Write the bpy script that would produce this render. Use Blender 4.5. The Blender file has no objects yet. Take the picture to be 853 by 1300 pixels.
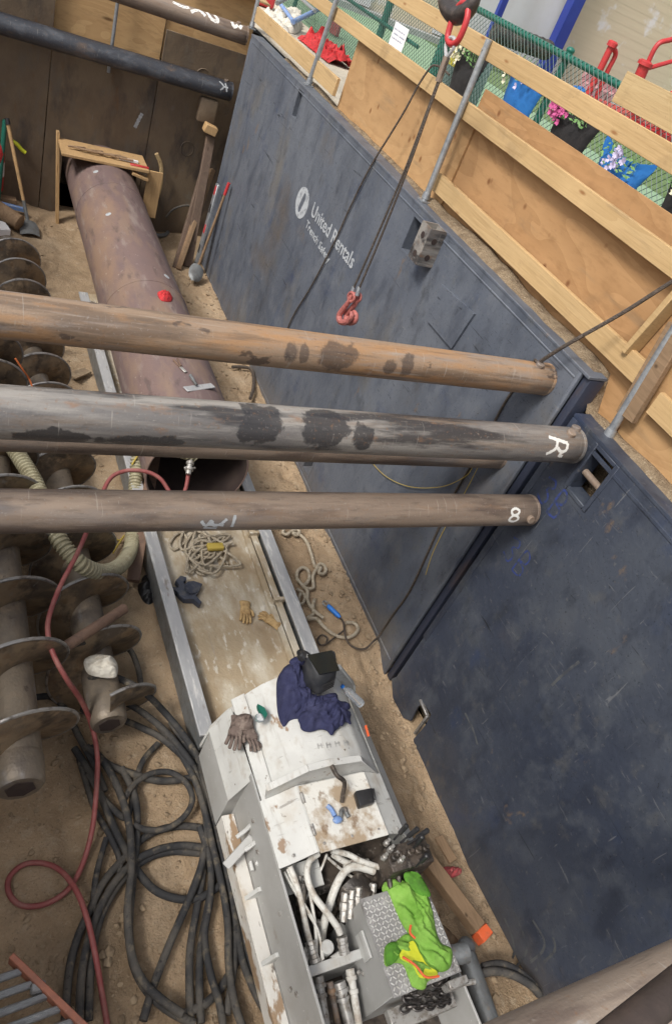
import bpy, bmesh, math, random
from mathutils import Vector, Matrix, noise as mnoise
random.seed(7)
R = math.radians
scene = bpy.context.scene
C = scene.collection

# ------------------------------------------------------------------ camera
CAMH = 4.5
FPX, CX, CY = 900.0, 426.5, 640.0
ROT = ((0.87658163, -0.34518796, 0.33533553),
       (0.00218198, -0.6939386, -0.72003087),
       (0.48124826, 0.63189753, -0.60754064))          # rows: right, down, forward
cd = bpy.data.cameras.new('camera')
cam = bpy.data.objects.new('camera', cd)
C.objects.link(cam)
m = Matrix(((ROT[0][0], -ROT[1][0], -ROT[2][0]), (ROT[0][1], -ROT[1][1], -ROT[2][1]), (ROT[0][2], -ROT[1][2], -ROT[2][2]))).to_4x4()
m.translation = (0, 0, CAMH)
cam.matrix_world = m
cd.sensor_fit = 'VERTICAL'
cd.sensor_height = 36.0
cd.lens = FPX / 1300.0 * 36.0
cd.shift_y = -10.0 / 1300.0
cd.clip_start = 0.05
cd.clip_end = 500
scene.camera = cam

# ------------------------------------------------------------------ light
w = bpy.data.worlds.new('World'); scene.world = w; w.use_nodes = True
nt = w.node_tree; nt.nodes.clear()
SUN_EL, SUN_AZ = 50.0, 250.0                           # azimuth measured clockwise from +Y
sky = nt.nodes.new('ShaderNodeTexSky'); sky.sky_type = 'NISHITA'; sky.sun_disc = False
sky.sun_elevation = R(SUN_EL); sky.sun_rotation = R(SUN_AZ)
sky.air_density = 1.0; sky.dust_density = 4.0; sky.ozone_density = 1.0
hs = nt.nodes.new('ShaderNodeHueSaturation'); hs.inputs['Saturation'].default_value = 0.3
bg = nt.nodes.new('ShaderNodeBackground'); bg.inputs['Strength'].default_value = 0.1
ow = nt.nodes.new('ShaderNodeOutputWorld')
nt.links.new(sky.outputs[0], hs.inputs['Color']); nt.links.new(hs.outputs[0], bg.inputs['Color']); nt.links.new(bg.outputs[0], ow.inputs['Surface'])
sl = bpy.data.lights.new('sun', 'SUN'); sl.energy = 1.5; sl.angle = R(13); sl.color = (1.0, 0.955, 0.88)
so = bpy.data.objects.new('sun', sl); C.objects.link(so)
az, el = R(SUN_AZ), R(SUN_EL)
sv = Vector((math.sin(az) * math.cos(el), math.cos(az) * math.cos(el), math.sin(el)))
so.rotation_euler = sv.to_track_quat('Z', 'Y').to_euler()
scene.view_settings.view_transform = 'Standard'
scene.view_settings.look = 'None'
scene.view_settings.gamma = 1.0
scene.view_settings.exposure = 0.84

# ------------------------------------------------------------------ helpers
def P(u, v, x=None, y=None, z=None):
    """a point of the place: the sight line of the measured photo point (u, v) met with a plane of the place"""
    a, b = (u - CX) / FPX, (v - CY) / FPX
    d = Vector([ROT[0][i] * a + ROT[1][i] * b + ROT[2][i] for i in range(3)])
    o = Vector((0, 0, CAMH))
    t = x / d.x if x is not None else (y / d.y if y is not None else (z - CAMH) / d.z)
    return o + d * t

def nz(x, y=0.0, z=0.0): return mnoise.noise(Vector((x, y, z)))

def wloc(o):
    v = Vector((0, 0, 0))
    while o is not None:
        v = v + o.location; o = o.parent
    return v

def tag(o, label=None, cat=None, group=None, kind=None):
    if label: o['label'] = label
    if cat: o['category'] = cat
    if group: o['group'] = group
    if kind: o['kind'] = kind
    return o

def thing(name, label, cat, loc=(0, 0, 0), group=None):
    o = bpy.data.objects.new(name, None); o.empty_display_size = 0.1
    C.objects.link(o); o.location = Vector(loc)
    return tag(o, label, cat, group)

def copy_tree(o, parent=None):
    c = o.copy(); C.objects.link(c)
    if parent: c.parent = parent
    for ch in [q for q in bpy.data.objects if q.parent == o]: copy_tree(ch, c)
    return c

def spline(pts, n=8, closed=False):
    pts = [Vector(p) for p in pts]; out = []; k = len(pts)
    rng = range(k) if closed else range(k - 1)
    for i in rng:
        if closed: a, b, c_, d = pts[(i - 1) % k], pts[i], pts[(i + 1) % k], pts[(i + 2) % k]
        else: a, b, c_, d = pts[max(i - 1, 0)], pts[i], pts[i + 1], pts[min(i + 2, k - 1)]
        for j in range(n):
            t = j / n
            out.append(0.5 * ((2 * b) + (c_ - a) * t + (2 * a - 5 * b + 4 * c_ - d) * t * t + (3 * b - a - 3 * c_ + d) * t ** 3))
    if not closed: out.append(pts[-1])
    return out

def resample(pts, step):
    out = [pts[0].copy()]; acc = 0.0
    for a, b in zip(pts, pts[1:]):
        L = (b - a).length
        while L > 0 and acc + L >= step:
            t = (step - acc) / L; a = a.lerp(b, t); L = (b - a).length; acc = 0.0; out.append(a.copy())
        acc += L
    return out

class MB:
    def __init__(s): s.bm = bmesh.new()
    def add(s, verts, faces):
        vs = [s.bm.verts.new(v) for v in verts]
        for f in faces:
            try: s.bm.faces.new([vs[i] for i in f])
            except ValueError: pass
        return vs
    def merge(s, o, mat=None):
        me = bpy.data.meshes.new('tmp'); o.to_mesh(me)
        if mat: me.transform(mat)
        s.bm.from_mesh(me); bpy.data.meshes.remove(me); o.free()
    def box(s, c, size, rot=None, bev=0.0, seg=1):
        b = bmesh.new(); bmesh.ops.create_cube(b, size=1.0)
        for v in b.verts: v.co = Vector((v.co.x * size[0], v.co.y * size[1], v.co.z * size[2]))
        if bev > 0: bmesh.ops.bevel(b, geom=list(b.edges), offset=bev, segments=seg, affect='EDGES', profile=0.5)
        mt = (rot.to_4x4() if rot is not None else Matrix.Identity(4)); mt = Matrix.Translation(Vector(c)) @ mt
        s.merge(b, mt); return s
    def box2(s, lo, hi, bev=0.0, seg=1):
        lo, hi = Vector(lo), Vector(hi)
        return s.box((lo + hi) / 2, hi - lo, None, bev, seg)
    def beam(s, p0, p1, w_, h_, up=(0, 0, 1), bev=0.004):
        p0, p1 = Vector(p0), Vector(p1); d = (p1 - p0); L = d.length; d.normalize()
        side = Vector(up).cross(d)
        if side.length < 1e-4: side = Vector((1, 0, 0)).cross(d)
        side.normalize(); u2 = d.cross(side)
        rot = Matrix((d, side, u2)).transposed()
        return s.box((p0 + p1) / 2, (L, w_, h_), rot, bev)
    def tube(s, pts, r, seg=8, closed=False, caps=True):
        pts = [Vector(p) for p in pts]; n = len(pts); rf = r if callable(r) else (lambda i, t: r)
        tang = []
        for i in range(n):
            a = pts[(i - 1) % n] if (closed or i > 0) else pts[i]
            b = pts[(i + 1) % n] if (closed or i < n - 1) else pts[i]
            t = (b - a); tang.append(t.normalized() if t.length > 1e-9 else Vector((0, 0, 1)))
        up = Vector((0, 0, 1)) if abs(tang[0].z) < 0.9 else Vector((1, 0, 0))
        nrm = (up - tang[0] * up.dot(tang[0])).normalized(); rings = []
        for i in range(n):
            nrm = nrm - tang[i] * nrm.dot(tang[i])
            nrm = nrm.normalized() if nrm.length > 1e-6 else tang[i].orthogonal().normalized()
            bi = tang[i].cross(nrm); rr = rf(i, i / max(1, n - 1))
            rings.append([s.bm.verts.new(pts[i] + (nrm * math.cos(2 * math.pi * k / seg) + bi * math.sin(2 * math.pi * k / seg)) * rr) for k in range(seg)])
        for i in range(n if closed else n - 1):
            a, b = rings[i], rings[(i + 1) % n]
            for k in range(seg):
                s.bm.faces.new((a[k], a[(k + 1) % seg], b[(k + 1) % seg], b[k]))
        if caps and not closed:
            s.bm.faces.new(rings[0][::-1]); s.bm.faces.new(rings[-1])
        return s
    def cyl(s, p0, p1, r0, r1=None, seg=16, caps=True):
        p0, p1 = Vector(p0), Vector(p1); r1 = r0 if r1 is None else r1
        return s.tube([p0, p1], (lambda i, t: r0 if i == 0 else r1), seg, False, caps)
    def lathe(s, p0, axis, prof, seg=20):
        """prof: list of (distance along axis, radius)"""
        p0 = Vector(p0); a = Vector(axis).normalized(); n1 = a.orthogonal().normalized(); n2 = a.cross(n1); rings = []
        for d, r in prof:
            rings.append([s.bm.verts.new(p0 + a * d + (n1 * math.cos(2 * math.pi * k / seg) + n2 * math.sin(2 * math.pi * k / seg)) * max(r, 1e-4)) for k in range(seg)])
        for A, B in zip(rings, rings[1:]):
            for k in range(seg): s.bm.faces.new((A[k], A[(k + 1) % seg], B[(k + 1) % seg], B[k]))
        s.bm.faces.new(rings[0][::-1]); s.bm.faces.new(rings[-1]); return s
    def torus(s, c, axis, Rr, r, seg=20, sq=(1, 1), seg2=7):
        c = Vector(c); a = Vector(axis).normalized(); n1 = a.orthogonal().normalized(); n2 = a.cross(n1)
        return s.tube([c + n1 * math.cos(2 * math.pi * k / seg) * Rr * sq[0] + n2 * math.sin(2 * math.pi * k / seg) * Rr * sq[1] for k in range(seg)], r, seg2, True)
    def prism(s, poly, vec):
        poly = [Vector(p) for p in poly]; vec = Vector(vec); n = len(poly)
        vs = s.add(poly + [p + vec for p in poly], [list(range(n))[::-1], list(range(n, 2 * n))] + [(i, (i + 1) % n, n + (i + 1) % n, n + i) for i in range(n)])
        return s
    def plate(s, loops, to3d, vec):
        """flat plate with holes: loops[0] outer outline, the rest holes (2-D); to3d maps to the place; vec is the thickness"""
        b = bmesh.new(); vec = Vector(vec); ls = []
        for lp in loops:
            vs = [b.verts.new(to3d(*p)) for p in lp]; ls.append(vs)
            for i in range(len(vs)): b.edges.new((vs[i], vs[(i + 1) % len(vs)]))
        bmesh.ops.triangle_fill(b, edges=list(b.edges), use_beauty=True)
        twin = {}
        for v in [v for vs in ls for v in vs]: twin[v] = b.verts.new(v.co + vec)
        for f in list(b.faces):
            if all(v in twin for v in f.verts): b.faces.new([twin[v] for v in reversed(f.verts)])
        for vs in ls:
            for i in range(len(vs)):
                a, c_ = vs[i], vs[(i + 1) % len(vs)]
                b.faces.new((a, c_, twin[c_], twin[a]))
        s.merge(b); return s
    def hull(s, pts, bev=0.0, seg=2):
        b = bmesh.new()
        for p in pts: b.verts.new(p)
        r = bmesh.ops.convex_hull(b, input=list(b.verts))
        bmesh.ops.dissolve_limit(b, angle_limit=R(3), verts=list(b.verts), edges=list(b.edges))
        if bev: bmesh.ops.bevel(b, geom=list(b.edges), offset=bev, segments=seg, affect='EDGES', profile=0.5)
        s.merge(b); return s
    def ico(s, c, size, sub=1, jit=0.0, rot=None):
        b = bmesh.new(); bmesh.ops.create_icosphere(b, subdivisions=sub, radius=1.0)
        for v in b.verts:
            f = 1 + jit * random.uniform(-1, 1); v.co = Vector((v.co.x * size[0] * f, v.co.y * size[1] * f, v.co.z * size[2] * f))
        mt = Matrix.Translation(Vector(c)) @ (rot.to_4x4() if rot is not None else Matrix.Identity(4))
        s.merge(b, mt); return s
    def build(s, name, mat, parent=None, sharp=38, flip=True):
        bm = s.bm
        if flip: bmesh.ops.recalc_face_normals(bm, faces=list(bm.faces))
        me = bpy.data.meshes.new(name)
        if parent is not None: off = wloc(parent)
        else:
            xs = [v.co for v in bm.verts]
            lo = Vector([min(v[i] for v in xs) for i in range(3)]); hi = Vector([max(v[i] for v in xs) for i in range(3)])
            off = Vector(((lo.x + hi.x) / 2, (lo.y + hi.y) / 2, lo.z))
        for v in bm.verts: v.co -= off
        bm.to_mesh(me); bm.free()
        me.polygons.foreach_set('use_smooth', [True] * len(me.polygons))
        me.set_sharp_from_angle(angle=R(sharp))
        me.materials.append(mat)
        o = bpy.data.objects.new(name, me); C.objects.link(o)
        if parent is not None: o.parent = parent
        else: o.location = off
        return o

def solo(mb, name, mat, label, cat, group=None, sharp=38):
    return tag(mb.build(name, mat, None, sharp), label, cat, group)

# ------------------------------------------------------------------ materials
def L(col, scale, lo, hi, amt=1.0, det=5, rot=(0, 0, 0), dist=0.0, kind='noise', rough=None, seed=None):
    return dict(col=col, scale=scale if isinstance(scale, (tuple, list)) else (scale,) * 3, lo=lo, hi=hi, amt=amt, det=det, rot=rot, dist=dist, kind=kind, rough=rough, seed=seed)
_sd = [0]
def BL(col, c, r, amt=0.9, ragged=1.0, soft=0.12, rough=None):
    return L(col, tuple(r), 1.0 + ragged * 0.5, 1.0 + ragged * 0.5 - soft, amt, rot=tuple(c), dist=ragged, kind='blob', rough=rough)
def MAT(name, base, layers=(), rough=0.65, metal=0.0, bump=((40, 0.15),), obj=False, spec=0.5, trans=0.0):
    mt = bpy.data.materials.new(name); mt.use_nodes = True; t = mt.node_tree; N = t.nodes; K = t.links
    bs = N['Principled BSDF']; bs.inputs['Roughness'].default_value = rough; bs.inputs['Metallic'].default_value = metal
    bs.inputs['Specular IOR Level'].default_value = spec
    if trans: bs.inputs['Transmission Weight'].default_value = trans
    if obj: co = N.new('ShaderNodeTexCoord').outputs['Object']
    else: co = N.new('ShaderNodeNewGeometry').outputs['Position']
    def mapped(sc, rot=(0, 0, 0), seed=None):
        _sd[0] += 1; sd = _sd[0] if seed is None else seed
        mp = N.new('ShaderNodeMapping'); mp.inputs['Scale'].default_value = sc; mp.inputs['Rotation'].default_value = tuple(R(a) for a in rot)
        mp.inputs['Location'].default_value = (sd * 3.17, sd * 1.71, sd * 2.33); K.new(co, mp.inputs['Vector'])
        return mp.outputs[0]
    cur = N.new('ShaderNodeRGB'); cur.outputs[0].default_value = (*base, 1); cur = cur.outputs[0]
    rcur = None
    for l in layers:
        v = mapped(l['scale'], l['rot'], l['seed'])
        if l['kind'] == 'noise':
            n = N.new('ShaderNodeTexNoise'); n.inputs['Scale'].default_value = 1.0; n.inputs['Detail'].default_value = l['det']
            n.inputs['Roughness'].default_value = 0.6; n.inputs['Distortion'].default_value = l['dist']; K.new(v, n.inputs['Vector']); f = n.outputs['Fac']
        elif l['kind'] == 'voro':
            n = N.new('ShaderNodeTexVoronoi'); n.inputs['Scale'].default_value = 1.0; K.new(v, n.inputs['Vector']); f = n.outputs['Distance']
        elif l['kind'] == 'blob':
            sb_ = N.new('ShaderNodeVectorMath'); sb_.operation = 'SUBTRACT'; K.new(co, sb_.inputs[0]); sb_.inputs[1].default_value = l['rot']
            dv = N.new('ShaderNodeVectorMath'); dv.operation = 'DIVIDE'; K.new(sb_.outputs[0], dv.inputs[0]); dv.inputs[1].default_value = l['scale']
            ln = N.new('ShaderNodeVectorMath'); ln.operation = 'LENGTH'; K.new(dv.outputs[0], ln.inputs[0])
            nn = N.new('ShaderNodeTexNoise'); nn.inputs['Scale'].default_value = 9.0; nn.inputs['Detail'].default_value = 8; nn.inputs['Roughness'].default_value = 0.62; K.new(co, nn.inputs['Vector'])
            ad = N.new('ShaderNodeMath'); ad.operation = 'MULTIPLY_ADD'; K.new(nn.outputs['Fac'], ad.inputs[0]); ad.inputs[1].default_value = l['dist']; K.new(ln.outputs['Value'], ad.inputs[2]); f = ad.outputs[0]
        elif l['kind'] == 'wave':
            n = N.new('ShaderNodeTexWave'); n.inputs['Scale'].default_value = 1.0; n.inputs['Distortion'].default_value = l['dist']; n.inputs['Detail'].default_value = l['det']
            n.inputs['Detail Scale'].default_value = 0.6; K.new(v, n.inputs['Vector']); f = n.outputs['Fac']
        else:                                                   # contour figure of plain-sawn veneer
            n = N.new('ShaderNodeTexNoise'); n.inputs['Scale'].default_value = 1.0; n.inputs['Detail'].default_value = 2; n.inputs['Distortion'].default_value = l['dist']; K.new(v, n.inputs['Vector'])
            a = N.new('ShaderNodeMath'); a.operation = 'MULTIPLY'; a.inputs[1].default_value = l['det']; K.new(n.outputs['Fac'], a.inputs[0])
            b = N.new('ShaderNodeMath'); b.operation = 'FRACT'; K.new(a.outputs[0], b.inputs[0]); f = b.outputs[0]
        mr = N.new('ShaderNodeMapRange'); mr.inputs['From Min'].default_value = l['lo']; mr.inputs['From Max'].default_value = l['hi']
        mr.inputs['To Max'].default_value = l['amt']; K.new(f, mr.inputs['Value'])
        mx = N.new('ShaderNodeMix'); mx.data_type = 'RGBA'; K.new(mr.outputs[0], mx.inputs['Factor']); K.new(cur, mx.inputs['A']); mx.inputs['B'].default_value = (*l['col'], 1)
        cur = mx.outputs['Result']
        if l['rough'] is not None:
            rm = N.new('ShaderNodeMix'); K.new(mr.outputs[0], rm.inputs['Factor'])
            if rcur is None: rm.inputs['A'].default_value = rough
            else: K.new(rcur, rm.inputs['A'])
            rm.inputs['B'].default_value = l['rough']; rcur = rm.outputs['Result']
    K.new(cur, bs.inputs['Base Color'])
    if rcur is not None: K.new(rcur, bs.inputs['Roughness'])
    prev = None
    for sc, st in bump:
        v = mapped(sc if isinstance(sc, (tuple, list)) else (sc,) * 3)
        n = N.new('ShaderNodeTexNoise'); n.inputs['Scale'].default_value = 1.0; n.inputs['Detail'].default_value = 5; K.new(v, n.inputs['Vector'])
        b = N.new('ShaderNodeBump'); b.inputs['Strength'].default_value = st; b.inputs['Distance'].default_value = 0.02; K.new(n.outputs['Fac'], b.inputs['Height'])
        if prev is not None: K.new(prev, b.inputs['Normal'])
        prev = b.outputs[0]
    if prev is not None: K.new(prev, bs.inputs['Normal'])
    return mt

m_sand = MAT('sandy soil', (0.385, 0.28, 0.18), [L((0.27, 0.192, 0.12), 1.6, 0.42, 0.64, 0.85), L((0.43, 0.335, 0.235), 2.3, 0.5, 0.7, 0.6), L((0.25, 0.178, 0.113), 7, 0.52, 0.68, 0.55), L((0.42, 0.34, 0.245), 13, 0.56, 0.68, 0.6), L((0.52, 0.43, 0.32), 42, 0.61, 0.7, 0.6), L((0.15, 0.11, 0.075), 60, 0.61, 0.7, 0.6), L((0.11, 0.08, 0.055), 22, 0.66, 0.72, 0.55), BL((0.15, 0.108, 0.07), (0.75, 1.3, 0), (0.55, 0.7, 1), 0.6, 1.2, 0.8), BL((0.14, 0.1, 0.065), (3.0, 2.0, 0), (0.25, 1.2, 1), 0.45, 1.2, 0.8), BL((0.15, 0.105, 0.068), (2.9, 4.2, 0), (0.35, 0.9, 1), 0.5, 1.2, 0.8), BL((0.42, 0.33, 0.225), (1.15, 3.6, 0), (0.25, 1.6, 1), 0.6, 1.2, 0.8), BL((0.13, 0.095, 0.062), (0.9, 9.2, 0), (0.8, 0.9, 1), 0.5, 1.2, 0.8)], rough=0.95, bump=((6, 0.6), (22, 0.7), (80, 0.55)), spec=0.12)
m_dirt = MAT('loose dirt', (0.25, 0.19, 0.125), [L((0.14, 0.1, 0.065), 12, 0.45, 0.65, 0.8), L((0.4, 0.33, 0.24), 45, 0.58, 0.7, 0.8)], rough=0.95, bump=((30, 0.8), (90, 0.8)), spec=0.15)
m_stone = MAT('pebble', (0.33, 0.25, 0.165), [L((0.22, 0.16, 0.105), 14, 0.4, 0.6, 0.8), L((0.42, 0.34, 0.24), 23, 0.6, 0.7, 0.7)], rough=0.92, spec=0.2)
def shield(name, b, g, dark, dirt=1.0, sc=1.0):
    return MAT(name, b, [L(g, (0.9, 0.55, 0.6), 0.4, 0.66, 0.9, 7), L(dark, (1.5, 1.1, 0.7), 0.48, 0.7, 0.6, 7), L(g, (5, 4.2, 3.4), 0.5, 0.64, 0.65, 8), L(dark, (6, 5, 2.2), 0.53, 0.66, 0.6, 8), L((0.11, 0.108, 0.1), (8, 7, 5), 0.58, 0.7, 0.35, 8), L((0.022, 0.04, 0.1), (3, 2.4, 2.0), 0.6, 0.72, 0.45, 6),
        L((0.17, 0.145, 0.105), (3, 1.2, 0.7), 0.6, 0.76, 0.4 * dirt, 6), L((0.025, 0.028, 0.034), (9, 5, 3), 0.6, 0.72, 0.45, 6), L((0.24, 0.245, 0.25), (20, 7, 26), 0.67, 0.76, 0.3, 4, (35, 0, 0)),
        L((0.22, 0.225, 0.235), (20, 30, 5), 0.68, 0.76, 0.28, 4, (-20, 0, 0)), L((0.2, 0.13, 0.07), (7, 6, 3), 0.68, 0.74, 0.5, 5), L((0.2, 0.19, 0.17), 33, 0.63, 0.74, 0.3, 4), L((0.01, 0.011, 0.013), (1.6, 2.2, 30), 0.68, 0.71, 0.7, 3, (52, 0, 0), 1.2), L((0.24, 0.24, 0.24), (1.3, 30, 2.6), 0.685, 0.72, 0.35, 3, (20, 0, 0), 1.2), L((0.2, 0.2, 0.2), (1.3, 3.0, 24), 0.68, 0.72, 0.35, 3, (-38, 0, 0), 1.5), L((0.14, 0.11, 0.08), (2.6, 0.8, 0.9), 0.58, 0.72, 0.4 * dirt, 7), L((0.012, 0.013, 0.015), 70, 0.63, 0.69, 0.6, 3), BL((0.15, 0.115, 0.075), (3.32, 6.3, -0.1), (1, 4.2, 0.45), 0.42, 1.7, 0.9), BL((0.12, 0.095, 0.065), (3.32, -0.2, -0.2), (1, 2.6, 0.42), 0.3, 1.7, 0.9), L((0.045, 0.05, 0.06), (3, 1.6, 0.7), 0.54, 0.66, 0.25, 6)], rough=0.52, bump=((3, 0.3), (26, 0.2)), spec=0.4)
m_guard = MAT('dark brown oily steel', (0.045, 0.032, 0.027), [L((0.08, 0.055, 0.045), 12, 0.45, 0.65, 0.8)], rough=0.6)
m_smear = MAT('dried grey mud film', (0.085, 0.09, 0.095), [L((0.045, 0.05, 0.062), 14, 0.45, 0.6, 0.9)], rough=0.6, bump=())
m_shield_far = shield('weathered blue grey steel with painted sky sheen', (0.092, 0.106, 0.136), (0.14, 0.152, 0.175), (0.058, 0.067, 0.088), 1.5)  # base lightened to hold the sky's reflection in the colour
m_endpost = MAT('navy end post with painted shade', (0.028, 0.034, 0.056), [L((0.08, 0.05, 0.035), (3, 3, 1), 0.55, 0.68, 0.8, 6)], rough=0.5)  # navy darkened so the colour holds the shade at the panel joint
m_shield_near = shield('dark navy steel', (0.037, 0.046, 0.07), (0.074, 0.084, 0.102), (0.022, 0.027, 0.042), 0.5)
def pipe_mat(name, base, lay, rough=0.55, top=()):
    return MAT(name, base, lay + list(top) + [L((0.05, 0.04, 0.035), (1.5, 22, 22), 0.6, 0.74, 0.45, 7), L((0.36, 0.33, 0.3), (14, 60, 60), 0.66, 0.74, 0.4), L((0.22, 0.12, 0.06), 45, 0.6, 0.7, 0.5, 6), L((0.07, 0.055, 0.045), (9, 40, 40), 0.58, 0.7, 0.4, 8), L((0.42, 0.39, 0.35), (70, 5, 5), 0.66, 0.7, 0.35, 3), L((0.05, 0.04, 0.035), (5, 70, 70), 0.63, 0.71, 0.35, 6), L((0.33, 0.3, 0.27), 75, 0.62, 0.69, 0.4, 5)], rough=rough, bump=((9, 0.05), (110, 0.12)), spec=0.55)
m_pipe_orange = pipe_mat('orange rusted pipe steel', (0.29, 0.205, 0.14), [L((0.36, 0.205, 0.1), (1.6, 8, 8), 0.44, 0.58, 0.95, 7), L((0.24, 0.215, 0.2), (0.9, 7, 7), 0.5, 0.6, 0.85, 7), L((0.13, 0.088, 0.06), (1.2, 16, 16), 0.5, 0.62, 0.8, 7), L((0.31, 0.17, 0.08), (5, 14, 14), 0.57, 0.68, 0.55, 6), L((0.06, 0.042, 0.035), (3.2, 6, 6), 0.6, 0.625, 0.75, 4), L((0.33, 0.29, 0.25), (2, 40, 40), 0.62, 0.7, 0.6)], top=[BL((0.055, 0.042, 0.038), P(u, v, y=2.86), (a, 0.09, b), 0.7, 1.9, 0.2) for u, v, a, b in ((368, 446, .05, .06), (384, 447, .035, .05), (428, 452, .12, .07), (492, 463, .05, .05), (515, 462, .05, .06), (455, 436, .06, .03))])
m_pipe_black = pipe_mat('black scaled pipe steel', (0.15, 0.14, 0.135), [L((0.3, 0.28, 0.255), (0.8, 6, 8), 0.45, 0.58, 0.9, 7), L((0.03, 0.028, 0.03), (1.1, 9, 8), 0.48, 0.58, 0.9, 7), L((0.19, 0.145, 0.11), (1.2, 14, 14), 0.54, 0.66, 0.7, 6), L((0.24, 0.13, 0.07), (6, 14, 14), 0.6, 0.7, 0.6, 6), L((0.3, 0.28, 0.26), (3, 45, 45), 0.63, 0.7, 0.6)], 0.45, top=[BL((0.028, 0.027, 0.03), P(u, v, y=2.37), (a, 0.12, b), 0.85, 1.9, 0.14, rough=0.38) for u, v, a, b in ((332, 538, .13, .10), (410, 540, .13, .11), (456, 553, .06, .07), (484, 527, .06, .022), (292, 517, .03, .025), (60, 545, .16, .05), (180, 553, .2, .045))])
m_pipe_brown = pipe_mat('dull brown pipe steel', (0.205, 0.155, 0.12), [L((0.28, 0.215, 0.165), (1, 10, 10), 0.45, 0.6, 0.85, 7), L((0.105, 0.076, 0.062), (1.6, 9, 9), 0.5, 0.62, 0.85, 7), L((0.24, 0.15, 0.09), (2.2, 14, 14), 0.57, 0.7, 0.5, 6), L((0.16, 0.15, 0.15), (1.4, 6, 6), 0.54, 0.66, 0.6, 6), L((0.3, 0.26, 0.22), (3, 45, 45), 0.63, 0.7, 0.5)])
m_pipe_near = pipe_mat('brown pipe steel with an orange streak', (0.25, 0.2, 0.16), [L((0.33, 0.265, 0.21), (1, 10, 10), 0.45, 0.6, 0.85, 7), L((0.14, 0.105, 0.088), (1.6, 9, 9), 0.5, 0.62, 0.8, 7), L((0.36, 0.34, 0.32), (8, 20, 20), 0.6, 0.68, 0.6, 6)], top=[BL((0.36, 0.17, 0.055), P(u, v, y=0.02), (a, 0.05, 0.012), 0.8, 1.2, 0.3) for u, v, a in ((800, 1215, .12), (700, 1262, .05), (850, 1195, .08))])
m_pipe_dark = pipe_mat('dark blue grey pipe steel', (0.05, 0.055, 0.068), [L((0.15, 0.16, 0.18), (3, 6, 6), 0.52, 0.7, 0.8), L((0.17, 0.11, 0.07), (2, 5, 5), 0.6, 0.72, 0.7)], 0.42)
m_casing = MAT('purple brown mill scale', (0.185, 0.125, 0.112), [L((0.15, 0.105, 0.105), (2.4, 1.0, 2.4), 0.4, 0.62, 0.85, 7, (0, 0, 40)), L((0.28, 0.18, 0.115), (1.6, 0.7, 1.6), 0.52, 0.66, 0.7, 7, (0, 0, -30)), L((0.24, 0.165, 0.12), (5, 1.6, 5), 0.5, 0.64, 0.7, 7, (0, 0, 35)), L((0.28, 0.23, 0.205), (9, 2.2, 9), 0.56, 0.67, 0.65, 6, (0, 0, 30)), L((0.085, 0.06, 0.058), (10, 3, 10), 0.58, 0.67, 0.6, 6, (0, 0, -35)), L((0.4, 0.35, 0.3), (24, 14, 24), 0.66, 0.73, 0.6)], rough=0.6, bump=((9, 0.12), (60, 0.12)))
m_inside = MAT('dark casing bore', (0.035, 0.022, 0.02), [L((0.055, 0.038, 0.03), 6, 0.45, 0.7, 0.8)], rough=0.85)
m_auger = MAT('worn auger steel', (0.23, 0.19, 0.145), [L((0.13, 0.11, 0.095), 4, 0.42, 0.65, 0.9), L((0.29, 0.23, 0.165), 6, 0.55, 0.7, 0.8), L((0.27, 0.26, 0.26), (10, 4, 10), 0.58, 0.7, 0.7), L((0.05, 0.04, 0.035), 16, 0.62, 0.7, 0.7)], rough=0.5, metal=0.35, bump=((22, 0.25), (80, 0.15)))
m_flight = MAT('dark auger flight steel', (0.15, 0.12, 0.092), [L((0.29, 0.215, 0.14), 4, 0.42, 0.56, 0.95, 8), L((0.34, 0.25, 0.16), 9, 0.56, 0.64, 0.8, 8), L((0.05, 0.042, 0.036), 7, 0.52, 0.66, 0.8, 7), L((0.2, 0.12, 0.065), 11, 0.56, 0.68, 0.6, 6), L((0.28, 0.27, 0.26), (12, 30, 12), 0.62, 0.72, 0.6)], rough=0.42, metal=0.4, bump=((25, 0.2),))
m_rim = MAT('bare worn rim steel', (0.33, 0.32, 0.31), [L((0.12, 0.1, 0.09), 20, 0.5, 0.65, 0.8)], rough=0.4, metal=0.6)
m_plate = MAT('brown rusted road plate', (0.125, 0.088, 0.058), [L((0.18, 0.132, 0.085), (1.6, 2, 1.1), 0.42, 0.6, 0.9, 7), L((0.056, 0.044, 0.038), (3, 2, 1.3), 0.5, 0.64, 0.85, 7), L((0.13, 0.105, 0.08), (7, 5, 2.5), 0.54, 0.66, 0.7, 7), L((0.17, 0.15, 0.125), (5, 4, 4), 0.64, 0.74, 0.6), L((0.15, 0.08, 0.035), (9, 6, 3), 0.62, 0.72, 0.6), L((0.2, 0.19, 0.17), (30, 4, 3), 0.69, 0.75, 0.5)], rough=0.7, bump=((10, 0.2), (50, 0.2)))
def wood(name, a, b, knot, along=(0.8, 0.35, 5), fig=7):
    sc = along
    return MAT(name, a, [L(b, sc, 0.0, 1.0, 0.5, fig, dist=0.7, kind='fig'), L(tuple(c * 0.8 for c in b), tuple(c * 9 for c in sc), 0.5, 0.72, 0.5, 4), L(tuple(min(1, c * 1.25) for c in a), 1.1, 0.5, 0.75, 0.5),
        L(knot, tuple(min(c * 2.0, 9) for c in (sc[0], sc[1] * 4, sc[2])), 0.13, 0.05, 0.9, kind='voro'), L((0.2, 0.13, 0.07), 2.6, 0.6, 0.74, 0.4), L((0.22, 0.16, 0.1), (3, 1.2, 9), 0.6, 0.72, 0.45, 6), L((0.16, 0.11, 0.07), 38, 0.68, 0.73, 0.5)], rough=0.75, bump=((tuple(c * 12 for c in sc), 0.12),), spec=0.25)
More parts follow.
